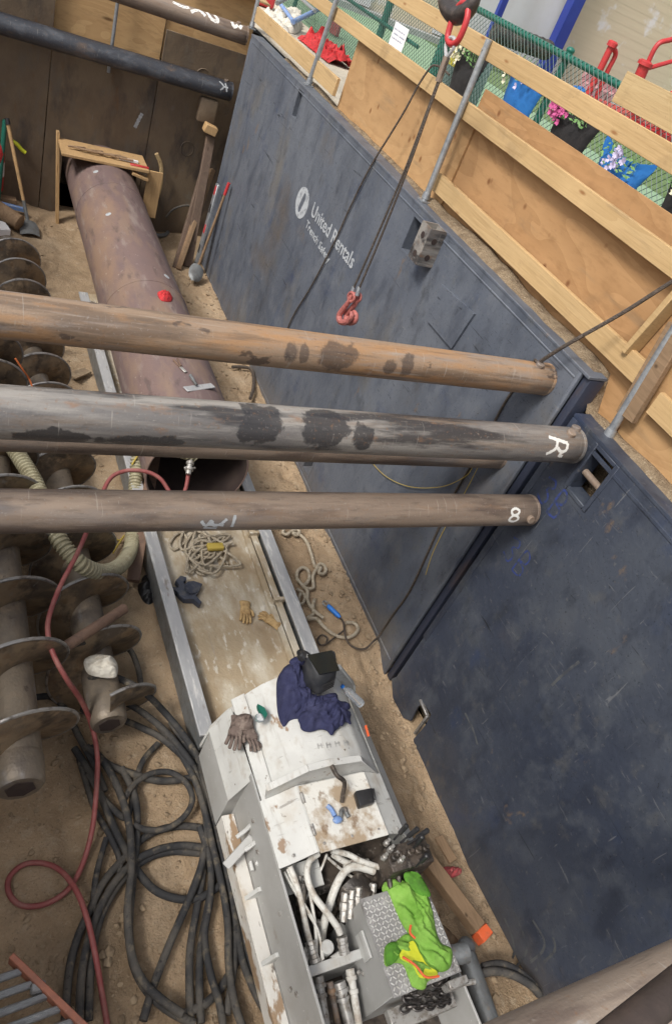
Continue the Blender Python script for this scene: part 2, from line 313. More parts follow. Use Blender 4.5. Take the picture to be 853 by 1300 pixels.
m_ply = wood('fir plywood', (0.44, 0.27, 0.13), (0.32, 0.178, 0.08), (0.2, 0.085, 0.03), (2.2, 0.7, 1.9), 9)
m_ply2 = wood('reddish plywood', (0.43, 0.25, 0.118), (0.31, 0.168, 0.073), (0.18, 0.075, 0.03), (2.2, 0.6, 2.2), 8)
m_plyx = wood('end wall plywood', (0.55, 0.36, 0.18), (0.4, 0.24, 0.11), (0.12, 0.06, 0.025), (0.7, 2, 2.6), 8)
m_pine = wood('new pine lumber', (0.52, 0.36, 0.185), (0.41, 0.265, 0.12), (0.28, 0.13, 0.05), (6, 0.35, 9), 6)
m_pine_z = wood('pine lumber on end', (0.46, 0.3, 0.15), (0.36, 0.22, 0.1), (0.2, 0.1, 0.04), (7, 7, 0.5), 6)
m_oldpine = wood('weathered pine board', (0.5, 0.37, 0.2), (0.38, 0.26, 0.13), (0.2, 0.12, 0.06), (6, 0.4, 8), 7)
m_timber = wood('grey brown timber', (0.27, 0.18, 0.11), (0.17, 0.11, 0.065), (0.08, 0.05, 0.03), (6, 0.8, 6), 8)
m_oldtimber = wood('dark weathered timber', (0.15, 0.105, 0.08), (0.1, 0.07, 0.052), (0.05, 0.03, 0.02), (6, 6, 0.8), 8)
m_galv = MAT('galvanised steel', (0.4, 0.42, 0.44), [L((0.28, 0.3, 0.33), 30, 0.45, 0.62, 0.8), L((0.55, 0.55, 0.54), 60, 0.6, 0.7, 0.5)], rough=0.42, metal=0.6, bump=())
m_rail = MAT('pale worn rail steel', (0.46, 0.46, 0.465), [L((0.33, 0.34, 0.36), (8, 2, 8), 0.42, 0.65, 0.8), L((0.7, 0.69, 0.66), (30, 6, 30), 0.55, 0.7, 0.8), L((0.2, 0.15, 0.11), (14, 5, 14), 0.62, 0.72, 0.7)], rough=0.5, metal=0.25, bump=((40, 0.1),))
m_bed = MAT('sanded white track bed', (0.37, 0.295, 0.2), [L((0.53, 0.48, 0.39), (5, 2.2, 5), 0.44, 0.6, 0.85, 8), L((0.66, 0.63, 0.56), (16, 7, 16), 0.57, 0.66, 0.8, 6), L((0.25, 0.18, 0.11), (3, 2, 3), 0.5, 0.7, 0.7, 6), L((0.3, 0.28, 0.26), (40, 1.2, 10), 0.63, 0.72, 0.6, 4)], rough=0.85, bump=((30, 0.3), (90, 0.2)), spec=0.2)
m_white = MAT('chipped white machine paint', (0.57, 0.575, 0.555), [L((0.47, 0.47, 0.455), 3, 0.42, 0.62, 0.8, 7), L((0.42, 0.38, 0.32), (6, 4, 6), 0.54, 0.7, 0.6, 7), L((0.33, 0.31, 0.28), (30, 3, 30), 0.57, 0.68, 0.5, 6), L((0.3, 0.235, 0.17), (11, 7, 11), 0.58, 0.72, 0.45, 7), L((0.12, 0.1, 0.085), (4, 26, 8), 0.62, 0.69, 0.55, 6), L((0.13, 0.1, 0.075), (24, 16, 24), 0.665, 0.7, 0.9, 6), L((0.24, 0.15, 0.085), (9, 5, 9), 0.65, 0.69, 0.9, 7), L((0.3, 0.27, 0.22), (60, 40, 60), 0.66, 0.72, 0.5)], rough=0.45, bump=((30, 0.06),))
m_dirtywhite = MAT('mud stained white paint', (0.62, 0.61, 0.57), [L((0.3, 0.21, 0.12), (7, 6, 7), 0.47, 0.6, 0.85, 7), L((0.2, 0.13, 0.075), (12, 9, 12), 0.56, 0.64, 0.85, 7), L((0.1, 0.075, 0.055), (30, 24, 30), 0.64, 0.7, 0.8, 6)], rough=0.6, bump=((40, 0.15),))
m_rustwhite = MAT('peeling white flange', (0.64, 0.62, 0.58), [L((0.28, 0.175, 0.09), (10, 3.2, 10), 0.53, 0.57, 0.9, 7), L((0.4, 0.3, 0.19), (6, 3, 6), 0.55, 0.7, 0.7, 6), L((0.1, 0.07, 0.05), (30, 14, 30), 0.64, 0.7, 0.8, 6)], rough=0.65, bump=((40, 0.15),))
m_greyside = MAT('grey machine side paint', (0.4, 0.4, 0.39), [L((0.33, 0.325, 0.31), 4, 0.42, 0.68, 0.8, 6), L((0.22, 0.165, 0.11), (8, 5, 5), 0.63, 0.74, 0.7, 6), L((0.7, 0.7, 0.68), 40, 0.67, 0.71, 0.7)], rough=0.5, bump=((30, 0.06),))
m_tread_base = MAT('grimy tread plate ground', (0.27, 0.265, 0.26), [L((0.08, 0.065, 0.055), (4, 3, 4), 0.54, 0.64, 0.9, 7), L((0.45, 0.44, 0.43), 14, 0.52, 0.64, 0.7)], rough=0.5, bump=())
m_tread = MAT('scuffed tread plate paint', (0.66, 0.655, 0.64), [L((0.5, 0.48, 0.45), 14, 0.48, 0.6, 0.8, 6), L((0.09, 0.07, 0.06), (4, 3, 4), 0.56, 0.64, 0.9, 7), L((0.2, 0.17, 0.14), 40, 0.58, 0.66, 0.7)], rough=0.45, metal=0.2, bump=((50, 0.1),))
m_greasy = MAT('greasy dark engine metal', (0.1, 0.08, 0.065), [L((0.03, 0.026, 0.024), 9, 0.45, 0.6, 0.9), L((0.26, 0.23, 0.2), 22, 0.58, 0.68, 0.7), L((0.5, 0.49, 0.46), 45, 0.66, 0.71, 0.6)], rough=0.45, metal=0.3, bump=((60, 0.2),))
m_whitehose = MAT('overpainted white hose', (0.6, 0.59, 0.55), [L((0.3, 0.24, 0.18), 14, 0.48, 0.64, 0.75, 6), L((0.15, 0.11, 0.085), 34, 0.6, 0.68, 0.8, 6)], rough=0.55, bump=((60, 0.12),))
m_fit = MAT('zinc plated fitting', (0.42, 0.41, 0.39), [L((0.2, 0.17, 0.14), 30, 0.46, 0.62, 0.8), L((0.09, 0.07, 0.06), 50, 0.58, 0.66, 0.8)], rough=0.45, metal=0.4, bump=())
m_rubber = MAT('dusty black rubber', (0.034, 0.034, 0.036), [L((0.1, 0.09, 0.078), 4, 0.44, 0.62, 0.9, 7), L((0.17, 0.14, 0.1), 16, 0.55, 0.68, 0.75, 6), L((0.02, 0.02, 0.022), 30, 0.58, 0.68, 0.8)], rough=0.8, bump=((60, 0.15),), spec=0.3)
m_blackplastic = MAT('black plastic', (0.022, 0.022, 0.024), [L((0.07, 0.065, 0.06), 25, 0.55, 0.7, 0.6)], rough=0.38, bump=((80, 0.05),))
m_helmet = MAT('dusty charcoal helmet plastic', (0.035, 0.037, 0.042), [L((0.085, 0.085, 0.088), 9, 0.48, 0.7, 0.7), L((0.2, 0.18, 0.16), 60, 0.64, 0.72, 0.5)], rough=0.45, bump=())
m_lens = MAT('dark welding glass', (0.008, 0.01, 0.009), rough=0.12, bump=())
m_redhose = MAT('dusty red rubber', (0.25, 0.062, 0.06), [L((0.31, 0.15, 0.125), 9, 0.45, 0.7, 0.7), L((0.17, 0.05, 0.045), 25, 0.55, 0.7, 0.6)], rough=0.6, bump=((60, 0.1),))
m_duct = MAT('olive beige ribbed duct', (0.36, 0.33, 0.22), [L((0.25, 0.215, 0.135), 12, 0.45, 0.68, 0.8), L((0.48, 0.45, 0.34), 30, 0.58, 0.7, 0.6)], rough=0.6, bump=())
m_rope = MAT('tan braided rope', (0.46, 0.4, 0.31), [L((0.28, 0.22, 0.15), 30, 0.45, 0.65, 0.7), L((0.62, 0.57, 0.47), 80, 0.55, 0.7, 0.6)], rough=0.9, bump=((150, 0.7),), spec=0.1)
m_wire = MAT('greasy wire rope', (0.085, 0.068, 0.056), [L((0.18, 0.13, 0.1), 60, 0.5, 0.68, 0.7)], rough=0.55, metal=0.3, bump=((120, 0.6),))
m_navy = MAT('navy work cotton', (0.034, 0.037, 0.085), [L((0.052, 0.055, 0.11), 12, 0.45, 0.68, 0.8), L((0.02, 0.02, 0.045), 30, 0.5, 0.7, 0.6)], rough=0.9, bump=((26, 0.35), (260, 0.3)), spec=0.15)
m_lime = MAT('lime hi-vis knit', (0.23, 0.44, 0.08), [L((0.3, 0.52, 0.12), 22, 0.55, 0.7, 0.6), L((0.13, 0.33, 0.035), 10, 0.45, 0.7, 0.7), L((0.11, 0.2, 0.05), 15, 0.62, 0.72, 0.6)], rough=0.85, bump=((28, 0.3), (300, 0.3)), spec=0.2)
m_limedark = MAT('soiled green knit', (0.1, 0.27, 0.035), [L((0.06, 0.13, 0.03), 16, 0.45, 0.65, 0.7)], rough=0.9, bump=((40, 0.4),), spec=0.15)
m_yellow = MAT('yellow reflective tape', (0.66, 0.7, 0.04), [L((0.6, 0.66, 0.03), 30, 0.5, 0.7, 0.6)], rough=0.45, bump=((30, 0.2),))
m_orange = MAT('orange paint', (0.75, 0.13, 0.04), [L((0.5, 0.12, 0.06), 20, 0.5, 0.68, 0.7)], rough=0.7, bump=((60, 0.1),))
m_ladder = MAT('faded orange rail', (0.42, 0.16, 0.1), [L((0.3, 0.13, 0.09), 14, 0.45, 0.65, 0.8), L((0.5, 0.33, 0.26), 40, 0.6, 0.7, 0.5)], rough=0.6, bump=((60, 0.1),))
m_leather = MAT('tan leather', (0.48, 0.33, 0.16), [L((0.3, 0.19, 0.09), 25, 0.45, 0.65, 0.8), L((0.16, 0.11, 0.07), 60, 0.62, 0.7, 0.7)], rough=0.8, bump=((60, 0.4),), spec=0.2)
m_glove = MAT('grey brown work glove', (0.15, 0.115, 0.1), [L((0.26, 0.21, 0.18), 20, 0.48, 0.66, 0.8), L((0.06, 0.045, 0.04), 35, 0.55, 0.68, 0.8)], rough=0.9, bump=((60, 0.5),), spec=0.15)
m_redpaint = MAT('red paint', (0.5, 0.035, 0.04), [L((0.36, 0.04, 0.045), 8, 0.45, 0.7, 0.7), L((0.55, 0.2, 0.2), 30, 0.62, 0.72, 0.5)], rough=0.45, bump=())
m_redcloth = MAT('red cloth', (0.55, 0.03, 0.035), [L((0.3, 0.03, 0.03), 30, 0.45, 0.65, 0.8)], rough=0.8, bump=((40, 0.4),))
m_pinkrag = MAT('dusty red rag', (0.36, 0.06, 0.065), [L((0.4, 0.16, 0.14), 40, 0.5, 0.66, 0.7)], rough=0.9, bump=((60, 0.5),))
m_pinkhook = MAT('salmon painted hook steel', (0.46, 0.15, 0.13), [L((0.24, 0.08, 0.075), 40, 0.45, 0.65, 0.8), L((0.6, 0.4, 0.35), 70, 0.62, 0.7, 0.6)], rough=0.4, bump=((80, 0.1),))
m_hook = MAT('dark hook steel', (0.07, 0.06, 0.058), [L((0.15, 0.12, 0.11), 25, 0.48, 0.68, 0.7)], rough=0.4, metal=0.5, bump=((60, 0.15),))
m_green = MAT('green powder coat', (0.014, 0.12, 0.085), [L((0.02, 0.16, 0.115), 6, 0.45, 0.7, 0.6)], rough=0.4, bump=())
m_link = MAT('green coated fence wire', (0.018, 0.06, 0.05), rough=0.45, bump=())
m_turf = MAT('pale green play surface', (0.24, 0.36, 0.23), [L((0.29, 0.41, 0.28), 1.2, 0.4, 0.7, 0.8), L((0.18, 0.29, 0.18), 20, 0.5, 0.7, 0.5)], rough=0.9, bump=((60, 0.3),), spec=0.15)
m_grass = MAT('short mown green turf', (0.15, 0.22, 0.1), [L((0.1, 0.16, 0.06), 2, 0.45, 0.7, 0.8), L((0.22, 0.28, 0.14), 40, 0.55, 0.7, 0.7)], rough=0.95, bump=((80, 0.7),), spec=0.1)
m_concrete = MAT('pale cream concrete', (0.58, 0.52, 0.42), [L((0.5, 0.44, 0.35), 2, 0.45, 0.7, 0.7), L((0.38, 0.32, 0.25), 14, 0.58, 0.72, 0.5)], rough=0.9, bump=((60, 0.2),), spec=0.2)
m_kerb = MAT('grey kerb concrete', (0.36, 0.36, 0.36), [L((0.28, 0.28, 0.27), 6, 0.45, 0.7, 0.7)], rough=0.9)
m_siding = MAT('cream painted siding', (0.62, 0.54, 0.4), [L((0.585, 0.505, 0.37), (0.3, 1, 14), 0.42, 0.62, 0.6, 3), L((0.74, 0.74, 0.78), (0.9, 1, 1.0), 0.56, 0.62, 0.75, 4), L((0.68, 0.64, 0.58), (0.7, 1, 0.8), 0.6, 0.68, 0.7, 4), L((0.4, 0.33, 0.24), (1.5, 1, 2.2), 0.68, 0.74, 0.5, 5)], rough=0.8, bump=())
m_palewall = MAT('pale whitewashed panel', (0.66, 0.66, 0.68), [L((0.58, 0.56, 0.55), (0.8, 1, 0.8), 0.4, 0.65, 0.8)], rough=0.8, bump=())
m_bluepost = MAT('royal blue paint', (0.022, 0.04, 0.25), [L((0.03, 0.06, 0.33), 2, 0.45, 0.7, 0.7)], rough=0.45, bump=())
m_bluebag = MAT('bright blue felt', (0.012, 0.13, 0.4), [L((0.02, 0.16, 0.46), 8, 0.45, 0.7, 0.6), L((0.01, 0.1, 0.36), 20, 0.55, 0.7, 0.6)], rough=0.75, bump=((40, 0.2),))
m_blackbag = MAT('black felt', (0.014, 0.013, 0.014), [L((0.03, 0.027, 0.028), 12, 0.45, 0.7, 0.7)], rough=0.9, bump=((40, 0.2),))
m_leaf = MAT('planter leaves', (0.12, 0.25, 0.07), [L((0.2, 0.34, 0.13), 40, 0.45, 0.6, 0.9)], rough=0.6, bump=())
m_palebloom = MAT('cream petals', (0.72, 0.68, 0.5), rough=0.7, bump=())
m_pinkbloom = MAT('magenta petals', (0.55, 0.1, 0.28), rough=0.7, bump=())
m_lilac = MAT('lilac petals', (0.55, 0.5, 0.7), rough=0.7, bump=())
m_paint = MAT('white marker paint', (0.72, 0.71, 0.68), [L((0.45, 0.4, 0.35), 40, 0.6, 0.72, 0.6)], rough=0.7, bump=())
m_stencil = MAT('faded white stencil', (0.42, 0.44, 0.46), [L((0.17, 0.18, 0.2), 24, 0.5, 0.68, 0.75), L((0.12, 0.125, 0.14), 60, 0.6, 0.7, 0.7)], rough=0.7, bump=())
m_bluespray = MAT('blue marking spray', (0.03, 0.05, 0.19), [L((0.036, 0.046, 0.075), 30, 0.44, 0.58, 0.9)], rough=0.7, bump=())
m_whitecloth = MAT('off white cloth', (0.6, 0.57, 0.5), [L((0.42, 0.36, 0.28), 18, 0.5, 0.7, 0.7)], rough=0.9, bump=((40, 0.5),), spec=0.15)
m_browncloth = MAT('brown rag cloth', (0.2, 0.14, 0.09), [L((0.11, 0.08, 0.055), 18, 0.45, 0.65, 0.8)], rough=0.95, bump=((40, 0.5),), spec=0.1)
m_bluetube = MAT('blue grey tube paint', (0.16, 0.26, 0.5), [L((0.3, 0.33, 0.38), 20, 0.5, 0.65, 0.7)], rough=0.4, bump=())
m_greycast = MAT('dull grey cast steel', (0.19, 0.2, 0.205), [L((0.12, 0.115, 0.11), 12, 0.45, 0.68, 0.8), L((0.24, 0.18, 0.13), 20, 0.6, 0.7, 0.6)], rough=0.5, metal=0.35, bump=((60, 0.2),))
m_darkblue = MAT('dusty navy plastic', (0.045, 0.052, 0.075), [L((0.12, 0.115, 0.11), 22, 0.5, 0.68, 0.6)], rough=0.55, bump=((40, 0.15),))
m_blueplastic = MAT('bright blue plastic', (0.02, 0.18, 0.62), rough=0.4, bump=())
m_yellowcord = MAT('yellow cord', (0.42, 0.31, 0.06), rough=0.7, bump=())
m_orangecord = MAT('orange cord', (0.6, 0.16, 0.05), rough=0.6, bump=())
m_clear = MAT('clear bottle plastic', (0.85, 0.88, 0.92), rough=0.1, trans=0.85, bump=())
m_pinkblock = MAT('dusty pink blocks', (0.5, 0.26, 0.27), [L((0.38, 0.19, 0.2), 3, 0.45, 0.65, 0.8)], rough=0.8, bump=())
m_sign = MAT('white sign board', (0.78, 0.78, 0.8), rough=0.5, bump=())
m_ink = MAT('blue grey ink', (0.12, 0.15, 0.3), rough=0.6, bump=())
m_binlid = MAT('dull grey green plastic', (0.13, 0.2, 0.19), [L((0.2, 0.27, 0.26), 9, 0.45, 0.65, 0.7)], rough=0.5, bump=())
m_binlabel = MAT('yellow sticker', (0.7, 0.6, 0.06), rough=0.5, bump=())
m_alu = MAT('worn aluminium', (0.36, 0.37, 0.38), [L((0.2, 0.19, 0.18), (8, 40, 40), 0.48, 0.65, 0.8), L((0.55, 0.54, 0.52), (20, 60, 60), 0.6, 0.7, 0.7)], rough=0.45, metal=0.5, bump=((80, 0.2),))
m_chainsteel = MAT('oily chain steel', (0.045, 0.04, 0.038), [L((0.14, 0.12, 0.11), 40, 0.52, 0.68, 0.7)], rough=0.4, metal=0.5, bump=())
m_rustplate = MAT('rust brown strip steel', (0.17, 0.105, 0.075), [L((0.24, 0.15, 0.1), 8, 0.45, 0.65, 0.8), L((0.08, 0.055, 0.045), 14, 0.55, 0.68, 0.8)], rough=0.7, bump=((50, 0.25),))
# ================================================================== SETTING
WX = 3.32                                                     # inner face of the trench shield
def fz(x, y):                                                 # pit floor height
    return 0.022 * nz(x * 1.1, y * 1.1, 3.3) + 0.014 * nz(x * 3.7, y * 3.7, 8.1) + 0.006 * nz(x * 11, y * 11, 1.7) - 0.01
feet = []
random.seed(12)
for k in range(150):
    q = random.random()
    if q < 0.5: x, y = random.uniform(2.62, 3.2), random.uniform(0.4, 9.5)
    elif q < 0.8: x, y = random.uniform(0.1, 1.4), random.uniform(0.2, 2.8)
    else: x, y = random.uniform(0.9, 1.35), random.uniform(3, 10)
    a = random.gauss(0.1, 0.5); feet.append((x, y, math.cos(a), math.sin(a), random.uniform(0.5, 1.2)))
cellf = {}
for f in feet: cellf.setdefault((int(f[0] / 0.4), int(f[1] / 0.4)), []).append(f)
def tread_marks(x, y):
    s = 0
    for i in (-1, 0, 1):
        for j in (-1, 0, 1):
            for fx, fy, c, sn, k in cellf.get((int(x / 0.4) + i, int(y / 0.4) + j), ()):
                u = (x - fx) * c + (y - fy) * sn; v = -(x - fx) * sn + (y - fy) * c
                d = (u / 0.05) ** 2 + (v / 0.135) ** 2
                if d < 2.6: s += k * (-0.02 * math.exp(-d * d * 0.8) + 0.009 * math.exp(-(d - 1.5) ** 2 * 4))
    return s
def relief(x, y):
    dp_ = max(0, min(1, (2.95 - y) / 0.3))
    e = -0.16 * dp_ * math.exp(-(max(0, WX - x) / 0.34) ** 2) + 0.012 * (1 - dp_) * math.exp(-((WX - x) / 0.12) ** 2) * nz(y * 3, 1.4)
    e += 0.008 * nz(x * 13, y * 13, 2.1) + 0.022 * nz(x * 6, y * 6, 5.1) * (0.5 + 0.5 * nz(x * 0.9, y * 0.9, 4))
    e += 0.16 * math.exp(-((10.5 - y) / 0.4) ** 2) * (0.6 + 0.6 * nz(x * 2, 2.2))
    e += tread_marks(x, y)
    if y < 8: e += 0.05 * math.exp(-((x - 1.40) / 0.07) ** 2) * max(0, 0.3 + nz(y * 1.7, 6.2)) + 0.05 * math.exp(-((x - 2.56) / 0.07) ** 2) * max(0, 0.3 + nz(y * 1.9, 3.2))
    return e
mb = MB(); nx_, ny_ = 150, 440; x0, x1, y0, y1 = -1.3, 3.5, -4.0, 10.9
vs = []
for j in range(ny_ + 1):
    for i in range(nx_ + 1):
        x = x0 + (x1 - x0) * i / nx_; y = y0 + (y1 - y0) * j / ny_
        e = relief(x, y)
        vs.append(Vector((x, y, fz(x, y) + e)))
mb.add(vs, [(j * (nx_ + 1) + i, j * (nx_ + 1) + i + 1, (j + 1) * (nx_ + 1) + i + 1, (j + 1) * (nx_ + 1) + i) for j in range(ny_) for i in range(nx_)])
tag(mb.build('pit_floor', m_sand, None, 80), kind='structure')

mb = MB()                                                     # earth sides of the pit, behind the shields and plates
mb.box2((-1.5, -4.2, -0.3), (-1.3, 10.9, 2.95)); mb.box2((-1.3, -4.2, -0.3), (3.5, -4.0, 2.95))
mb.box2((3.62, -4.2, -0.3), (3.8, 11.2, 2.85)); mb.box2((-1.5, 12.6, -0.3), (3.8, 12.8, 2.85)); mb.box2((-1.5, 10.9, -0.3), (1.2, 11.1, 2.85)); mb.box2((2.6, 10.9, -0.3), (3.62, 11.1, 2.85)); mb.box2((1.2, 10.9, 1.25), (2.6, 11.1, 2.85))
tag(mb.build('pit_bank', m_dirt), kind='structure')
mb = MB()                                                     # street level all round the pit
def sheet(a, b, z): mb.add([(a[0], a[1], z), (b[0], a[1], z), (b[0], b[1], z), (a[0], b[1], z)], [(0, 1, 2, 3)])
sheet((3.62, -60), (140, 160), 2.96); sheet((-140, 11.0), (3.62, 160), 2.96); sheet((-140, -60), (-1.4, 11.0), 2.96); sheet((-1.4, -60), (3.62, -4.1), 2.96)
tag(mb.build('ground', m_concrete, None, 80), kind='structure')
mb = MB(); sheet((5.02, -30), (9.6, 17.1), 2.964); tag(mb.build('playground_surface', m_turf, None, 80), kind='structure')
mb = MB(); sheet((9.6, -30), (60, 17.1), 2.964); tag(mb.build('lawn', m_grass, None, 80), kind='structure')
mb = MB(); mb.box2((5.1, 17.1, 2.9), (45, 17.35, 3.09), 0.01); tag(mb.build('kerb', m_kerb), kind='structure')
# dirt lying on top of the shield edge, and clods on the floor
mb = MB()
n = 90
for k in range(n):
    pass
rows = []
for k in range(141):
    y = -3.5 + k * 0.09; zt = 3.0 if y > 2.63 else 2.762
    a = 0.5 + 0.6 * nz(y * 1.3, 9.1) + 0.3 * nz(y * 5, 2.0); a = max(0.05, a) * (1.0 if y < 5.2 else 0.45)
    xo = 0.0 if y < 5.0 else min(0.062, (y - 5.0) * 0.1)
    if y < 2.63: xo = 0.045
    rows.append([Vector((3.405 + xo + 0.02 * nz(y * 6, 1), y, zt + 0.004)), Vector((3.44 + xo * 0.7 + 0.012 * nz(y * 7, 3), y, zt + 0.004 + 0.035 * a)), Vector((3.5, y, zt + 0.01 + 0.06 * a)), Vector((3.53, y, zt + 0.07 * a)), Vector((3.66, y, zt - 0.06 + 0.08 * a))])
mb.add([p for r_ in rows for p in r_], [(k * 5 + i, k * 5 + i + 1, (k + 1) * 5 + i + 1, (k + 1) * 5 + i) for k in range(140) for i in range(4)])
tag(mb.build('soil', m_dirt, None, 80), kind='structure')
mb = MB()
for k in range(3600):
    q = random.random()
    if q < 0.22: x, y = 3.3 - 0.22 * random.random() ** 2, random.uniform(0.2, 9.6)
    elif q < 0.45: x, y = random.uniform(2.6, 3.28), random.uniform(0.2, 9.6)
    elif q < 0.7: x, y = random.uniform(0.3, 1.4), random.uniform(0.5, 2.6)
    else: x, y = random.uniform(0.2, 3.2), random.uniform(4.5, 10.3)
    if 1.3 < x < 2.55 and y < 10: continue
    s = 0.004 + 0.022 * random.random() ** 4.5
    mb.ico((x, y, fz(x, y) + relief(x, y) + s * 0.3), (s * random.uniform(0.8, 1.5), s, s * 0.7), 1, 0.3, Matrix.Rotation(random.uniform(0, 6.3), 3, 'Z'))
tag(mb.build('gravel', m_stone, None, 30), 'scattered clods and pebbles on the sandy pit floor', 'gravel', kind='stuff')

# ================================================================== TRENCH SHIELDS
def yz(x): return lambda a, b: Vector((x, a, b))
def rect(a0, b0, a1, b1): return [(a0, b0), (a1, b0), (a1, b1), (a0, b1)]
far = thing('trench_shield_panel', 'long blue grey steel trench shield wall with a stencilled logo and square tube socket', 'shield wall', (WX, 6.3, 0))
mb = MB()
slot_a = rect(4.86, 2.63, 5.03, 2.9); slot_b = rect(7.93, 2.68, 8.06, 2.95); slot_c = rect(5.0, 0.1, 5.16, 0.32)
slot_d = rect(9.6, 2.6, 9.8, 2.85)
mb.plate([rect(2.73, -0.15, 10.0, 2.985), slot_a, slot_b, slot_c], yz(WX), (0.016, 0, 0))
mb.box2((WX + 0.13, 2.66, -0.15), (WX + 0.146, 10.0, 2.99))
mb.build('side_plate', m_shield_far, far, 30)
mb = MB()                                                     # rolled top edge, end post, bottom edge
mb.box2((WX - 0.004, 2.64, 2.984), (WX + 0.15, 10.01, 3.004), 0.003); mb.box2((WX - 0.005, 2.74, 2.925), (WX + 0.012, 9.93, 2.94), 0.004)
mb.build('top_edge', m_shield_far, far)
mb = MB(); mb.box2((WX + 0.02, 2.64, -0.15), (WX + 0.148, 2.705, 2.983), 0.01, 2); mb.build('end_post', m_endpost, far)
mb = MB(); mb.box2((WX - 0.006, 2.706, -0.15), (WX + 0.02, 2.735, 2.983), 0.005, 2); mb.build('edge_bar', m_shield_far, far)
mb = MB(); mb.box2((WX - 0.006, 9.94, -0.15), (WX + 0.15, 10.01, 2.95), 0.015, 2)
mb.build('end_post', m_shield_far, far)
mb = MB(); mb.box2((WX - 0.006, 2.72, -0.15), (WX + 0.03, 9.9, 0.03), 0.008); mb.build('bottom_edge', m_shield_far, far)
mb = MB()
for s_ in (slot_a, slot_b, slot_c):
    mb = MB()
    (a0, b0), (a1, b1) = s_[0], s_[2]
    mb.box2((WX - 0.004, a0 - 0.02, b0 - 0.02), (WX + 0.12, a0 - 0.001, b1 + 0.02)); mb.box2((WX - 0.004, a1 + 0.001, b0 - 0.02), (WX + 0.12, a1 + 0.02, b1 + 0.02))
    mb.box2((WX - 0.003, a0, b0 - 0.02), (WX + 0.12, a1, b0 - 0.001)); mb.box2((WX - 0.003, a0, b1 + 0.001), (WX + 0.12, a1, b1 + 0.02))
    mb.build('slot_frame', m_shield_far, far)
# diamond patch plate welded on, and the square tube socket beside the slot
mb = MB(); a_, b_, c_, d_ = [P(u, v, x=WX) for u, v in ((562, 361), (604, 399), (575, 443), (545, 408))]
mb.prism([a_, b_, c_, d_], (-0.02, 0, 0)); mb.build('patch_plate', m_shield_far, far)
mb = MB()
q = P(546, 307, x=WX - 0.06); W2 = 0.075; sy, sz = q.y, q.z
for lo, hi in (((-W2, -W2), (W2, -W2 + 0.012)), ((-W2, W2 - 0.012), (W2, W2)), ((-W2, -W2 + 0.012), (-W2 + 0.012, W2 - 0.012)), ((W2 - 0.012, -W2 + 0.012), (W2, W2 - 0.012))):
    mb.box2((WX - 0.075 + lo[0], sy + lo[1], sz - 0.17), (WX - 0.075 + hi[0], sy + hi[1], sz + 0.12))
tube_sock = mb.build('tube_socket', m_pipe_black, far)
mb = MB(); mb.cyl((WX - 0.152, sy, sz + 0.04), (WX - 0.1505, sy, sz + 0.04), 0.026); mb.cyl((WX - 0.152, sy, sz - 0.11), (WX - 0.1505, sy, sz - 0.11), 0.026)
mb.cyl((WX - 0.08, sy - W2 - 0.002, sz + 0.03), (WX - 0.08, sy - W2 - 0.0005, sz + 0.03), 0.024); mb.cyl((WX - 0.08, sy - W2 - 0.002, sz - 0.1), (WX - 0.08, sy - W2 - 0.0005, sz - 0.1), 0.024)
mb.build('bolt_hole', m_inside, tube_sock)
def text3d(body, size, origin, right, up, mat, name, parent, wx=1.0, ext=0.0012, shear=0.0):
    cu = bpy.data.curves.new('t', 'FONT'); cu.body = body; cu.size = size; cu.extrude = ext; cu.offset = size * 0.012; cu.shear = shear; cu.resolution_u = 2
    to = bpy.data.objects.new('t', cu); C.objects.link(to)
    bpy.context.view_layer.update()
    me = bpy.data.meshes.new_from_object(to.evaluated_get(bpy.context.evaluated_depsgraph_get())); bpy.data.objects.remove(to); bpy.data.curves.remove(cu)
    rt, up = Vector(right).normalized() * wx, Vector(up).normalized(); no = rt.cross(up).normalized()
    mt = Matrix((rt, up, no)).transposed().to_4x4(); mt.translation = Vector(origin) - wloc(parent)
    me.transform(mt); me.name = name; me.materials.clear(); me.materials.append(mat)
    o = bpy.data.objects.new(name, me); C.objects.link(o); o.parent = parent; return o
def between(body, pa, pb, height, mat, name, parent):
    """lettering whose first letter starts at pa and last letter ends at pb"""
    pa, pb = Vector(pa), Vector(pb)
    o = text3d(body, height / 0.7, pa, pb - pa, Vector((0, 0, 1)) - (pb - pa).normalized() * (pb - pa).normalized().z, mat, name, parent)
    d = (pb - pa).normalized(); wd = max((v.co + wloc(parent) - pa).dot(d) for v in o.data.vertices)
    k = (pb - pa).length / wd
    for v in o.data.vertices:
        r_ = v.co + wloc(parent) - pa; t = r_.dot(d); v.co = v.co + d * t * (k - 1)
    return o
tx = WX - 0.003
pa, pb = P(394, 272, x=tx), P(446, 342, x=tx); hgt = P(401, 256, x=tx).z - pa.z
between('United Rentals', pa, pb, abs(hgt) * 0.92, m_stencil, 'lettering', far)
pa, pb = P(387.5, 287, x=tx), P(416.5, 335, x=tx); hgt = P(390.5, 277, x=tx).z - pa.z
between('Trench Safety', pa, pb, abs(hgt) * 0.9, m_stencil, 'lettering', far)
mb = MB(); ct = P(383.3, 257.5, x=tx); rz_ = abs(P(387, 236, x=tx).z - P(380, 279, x=tx).z) / 2; ry_ = abs(P(373, 262, x=tx).y - P(394, 253, x=tx).y) / 2 * 0.98
lens = []
for k in range(28):
    t = 2 * math.pi * k / 28; a, b = 0.30 * math.cos(t) * ry_ * (1 - 0.25 * math.cos(2 * t)), 0.72 * rz_ * math.sin(t); an = R(20)
    lens.append((ct.y + a * math.cos(an) - b * math.sin(an) * 0.8, ct.z + b * math.cos(an) + a * math.sin(an)))
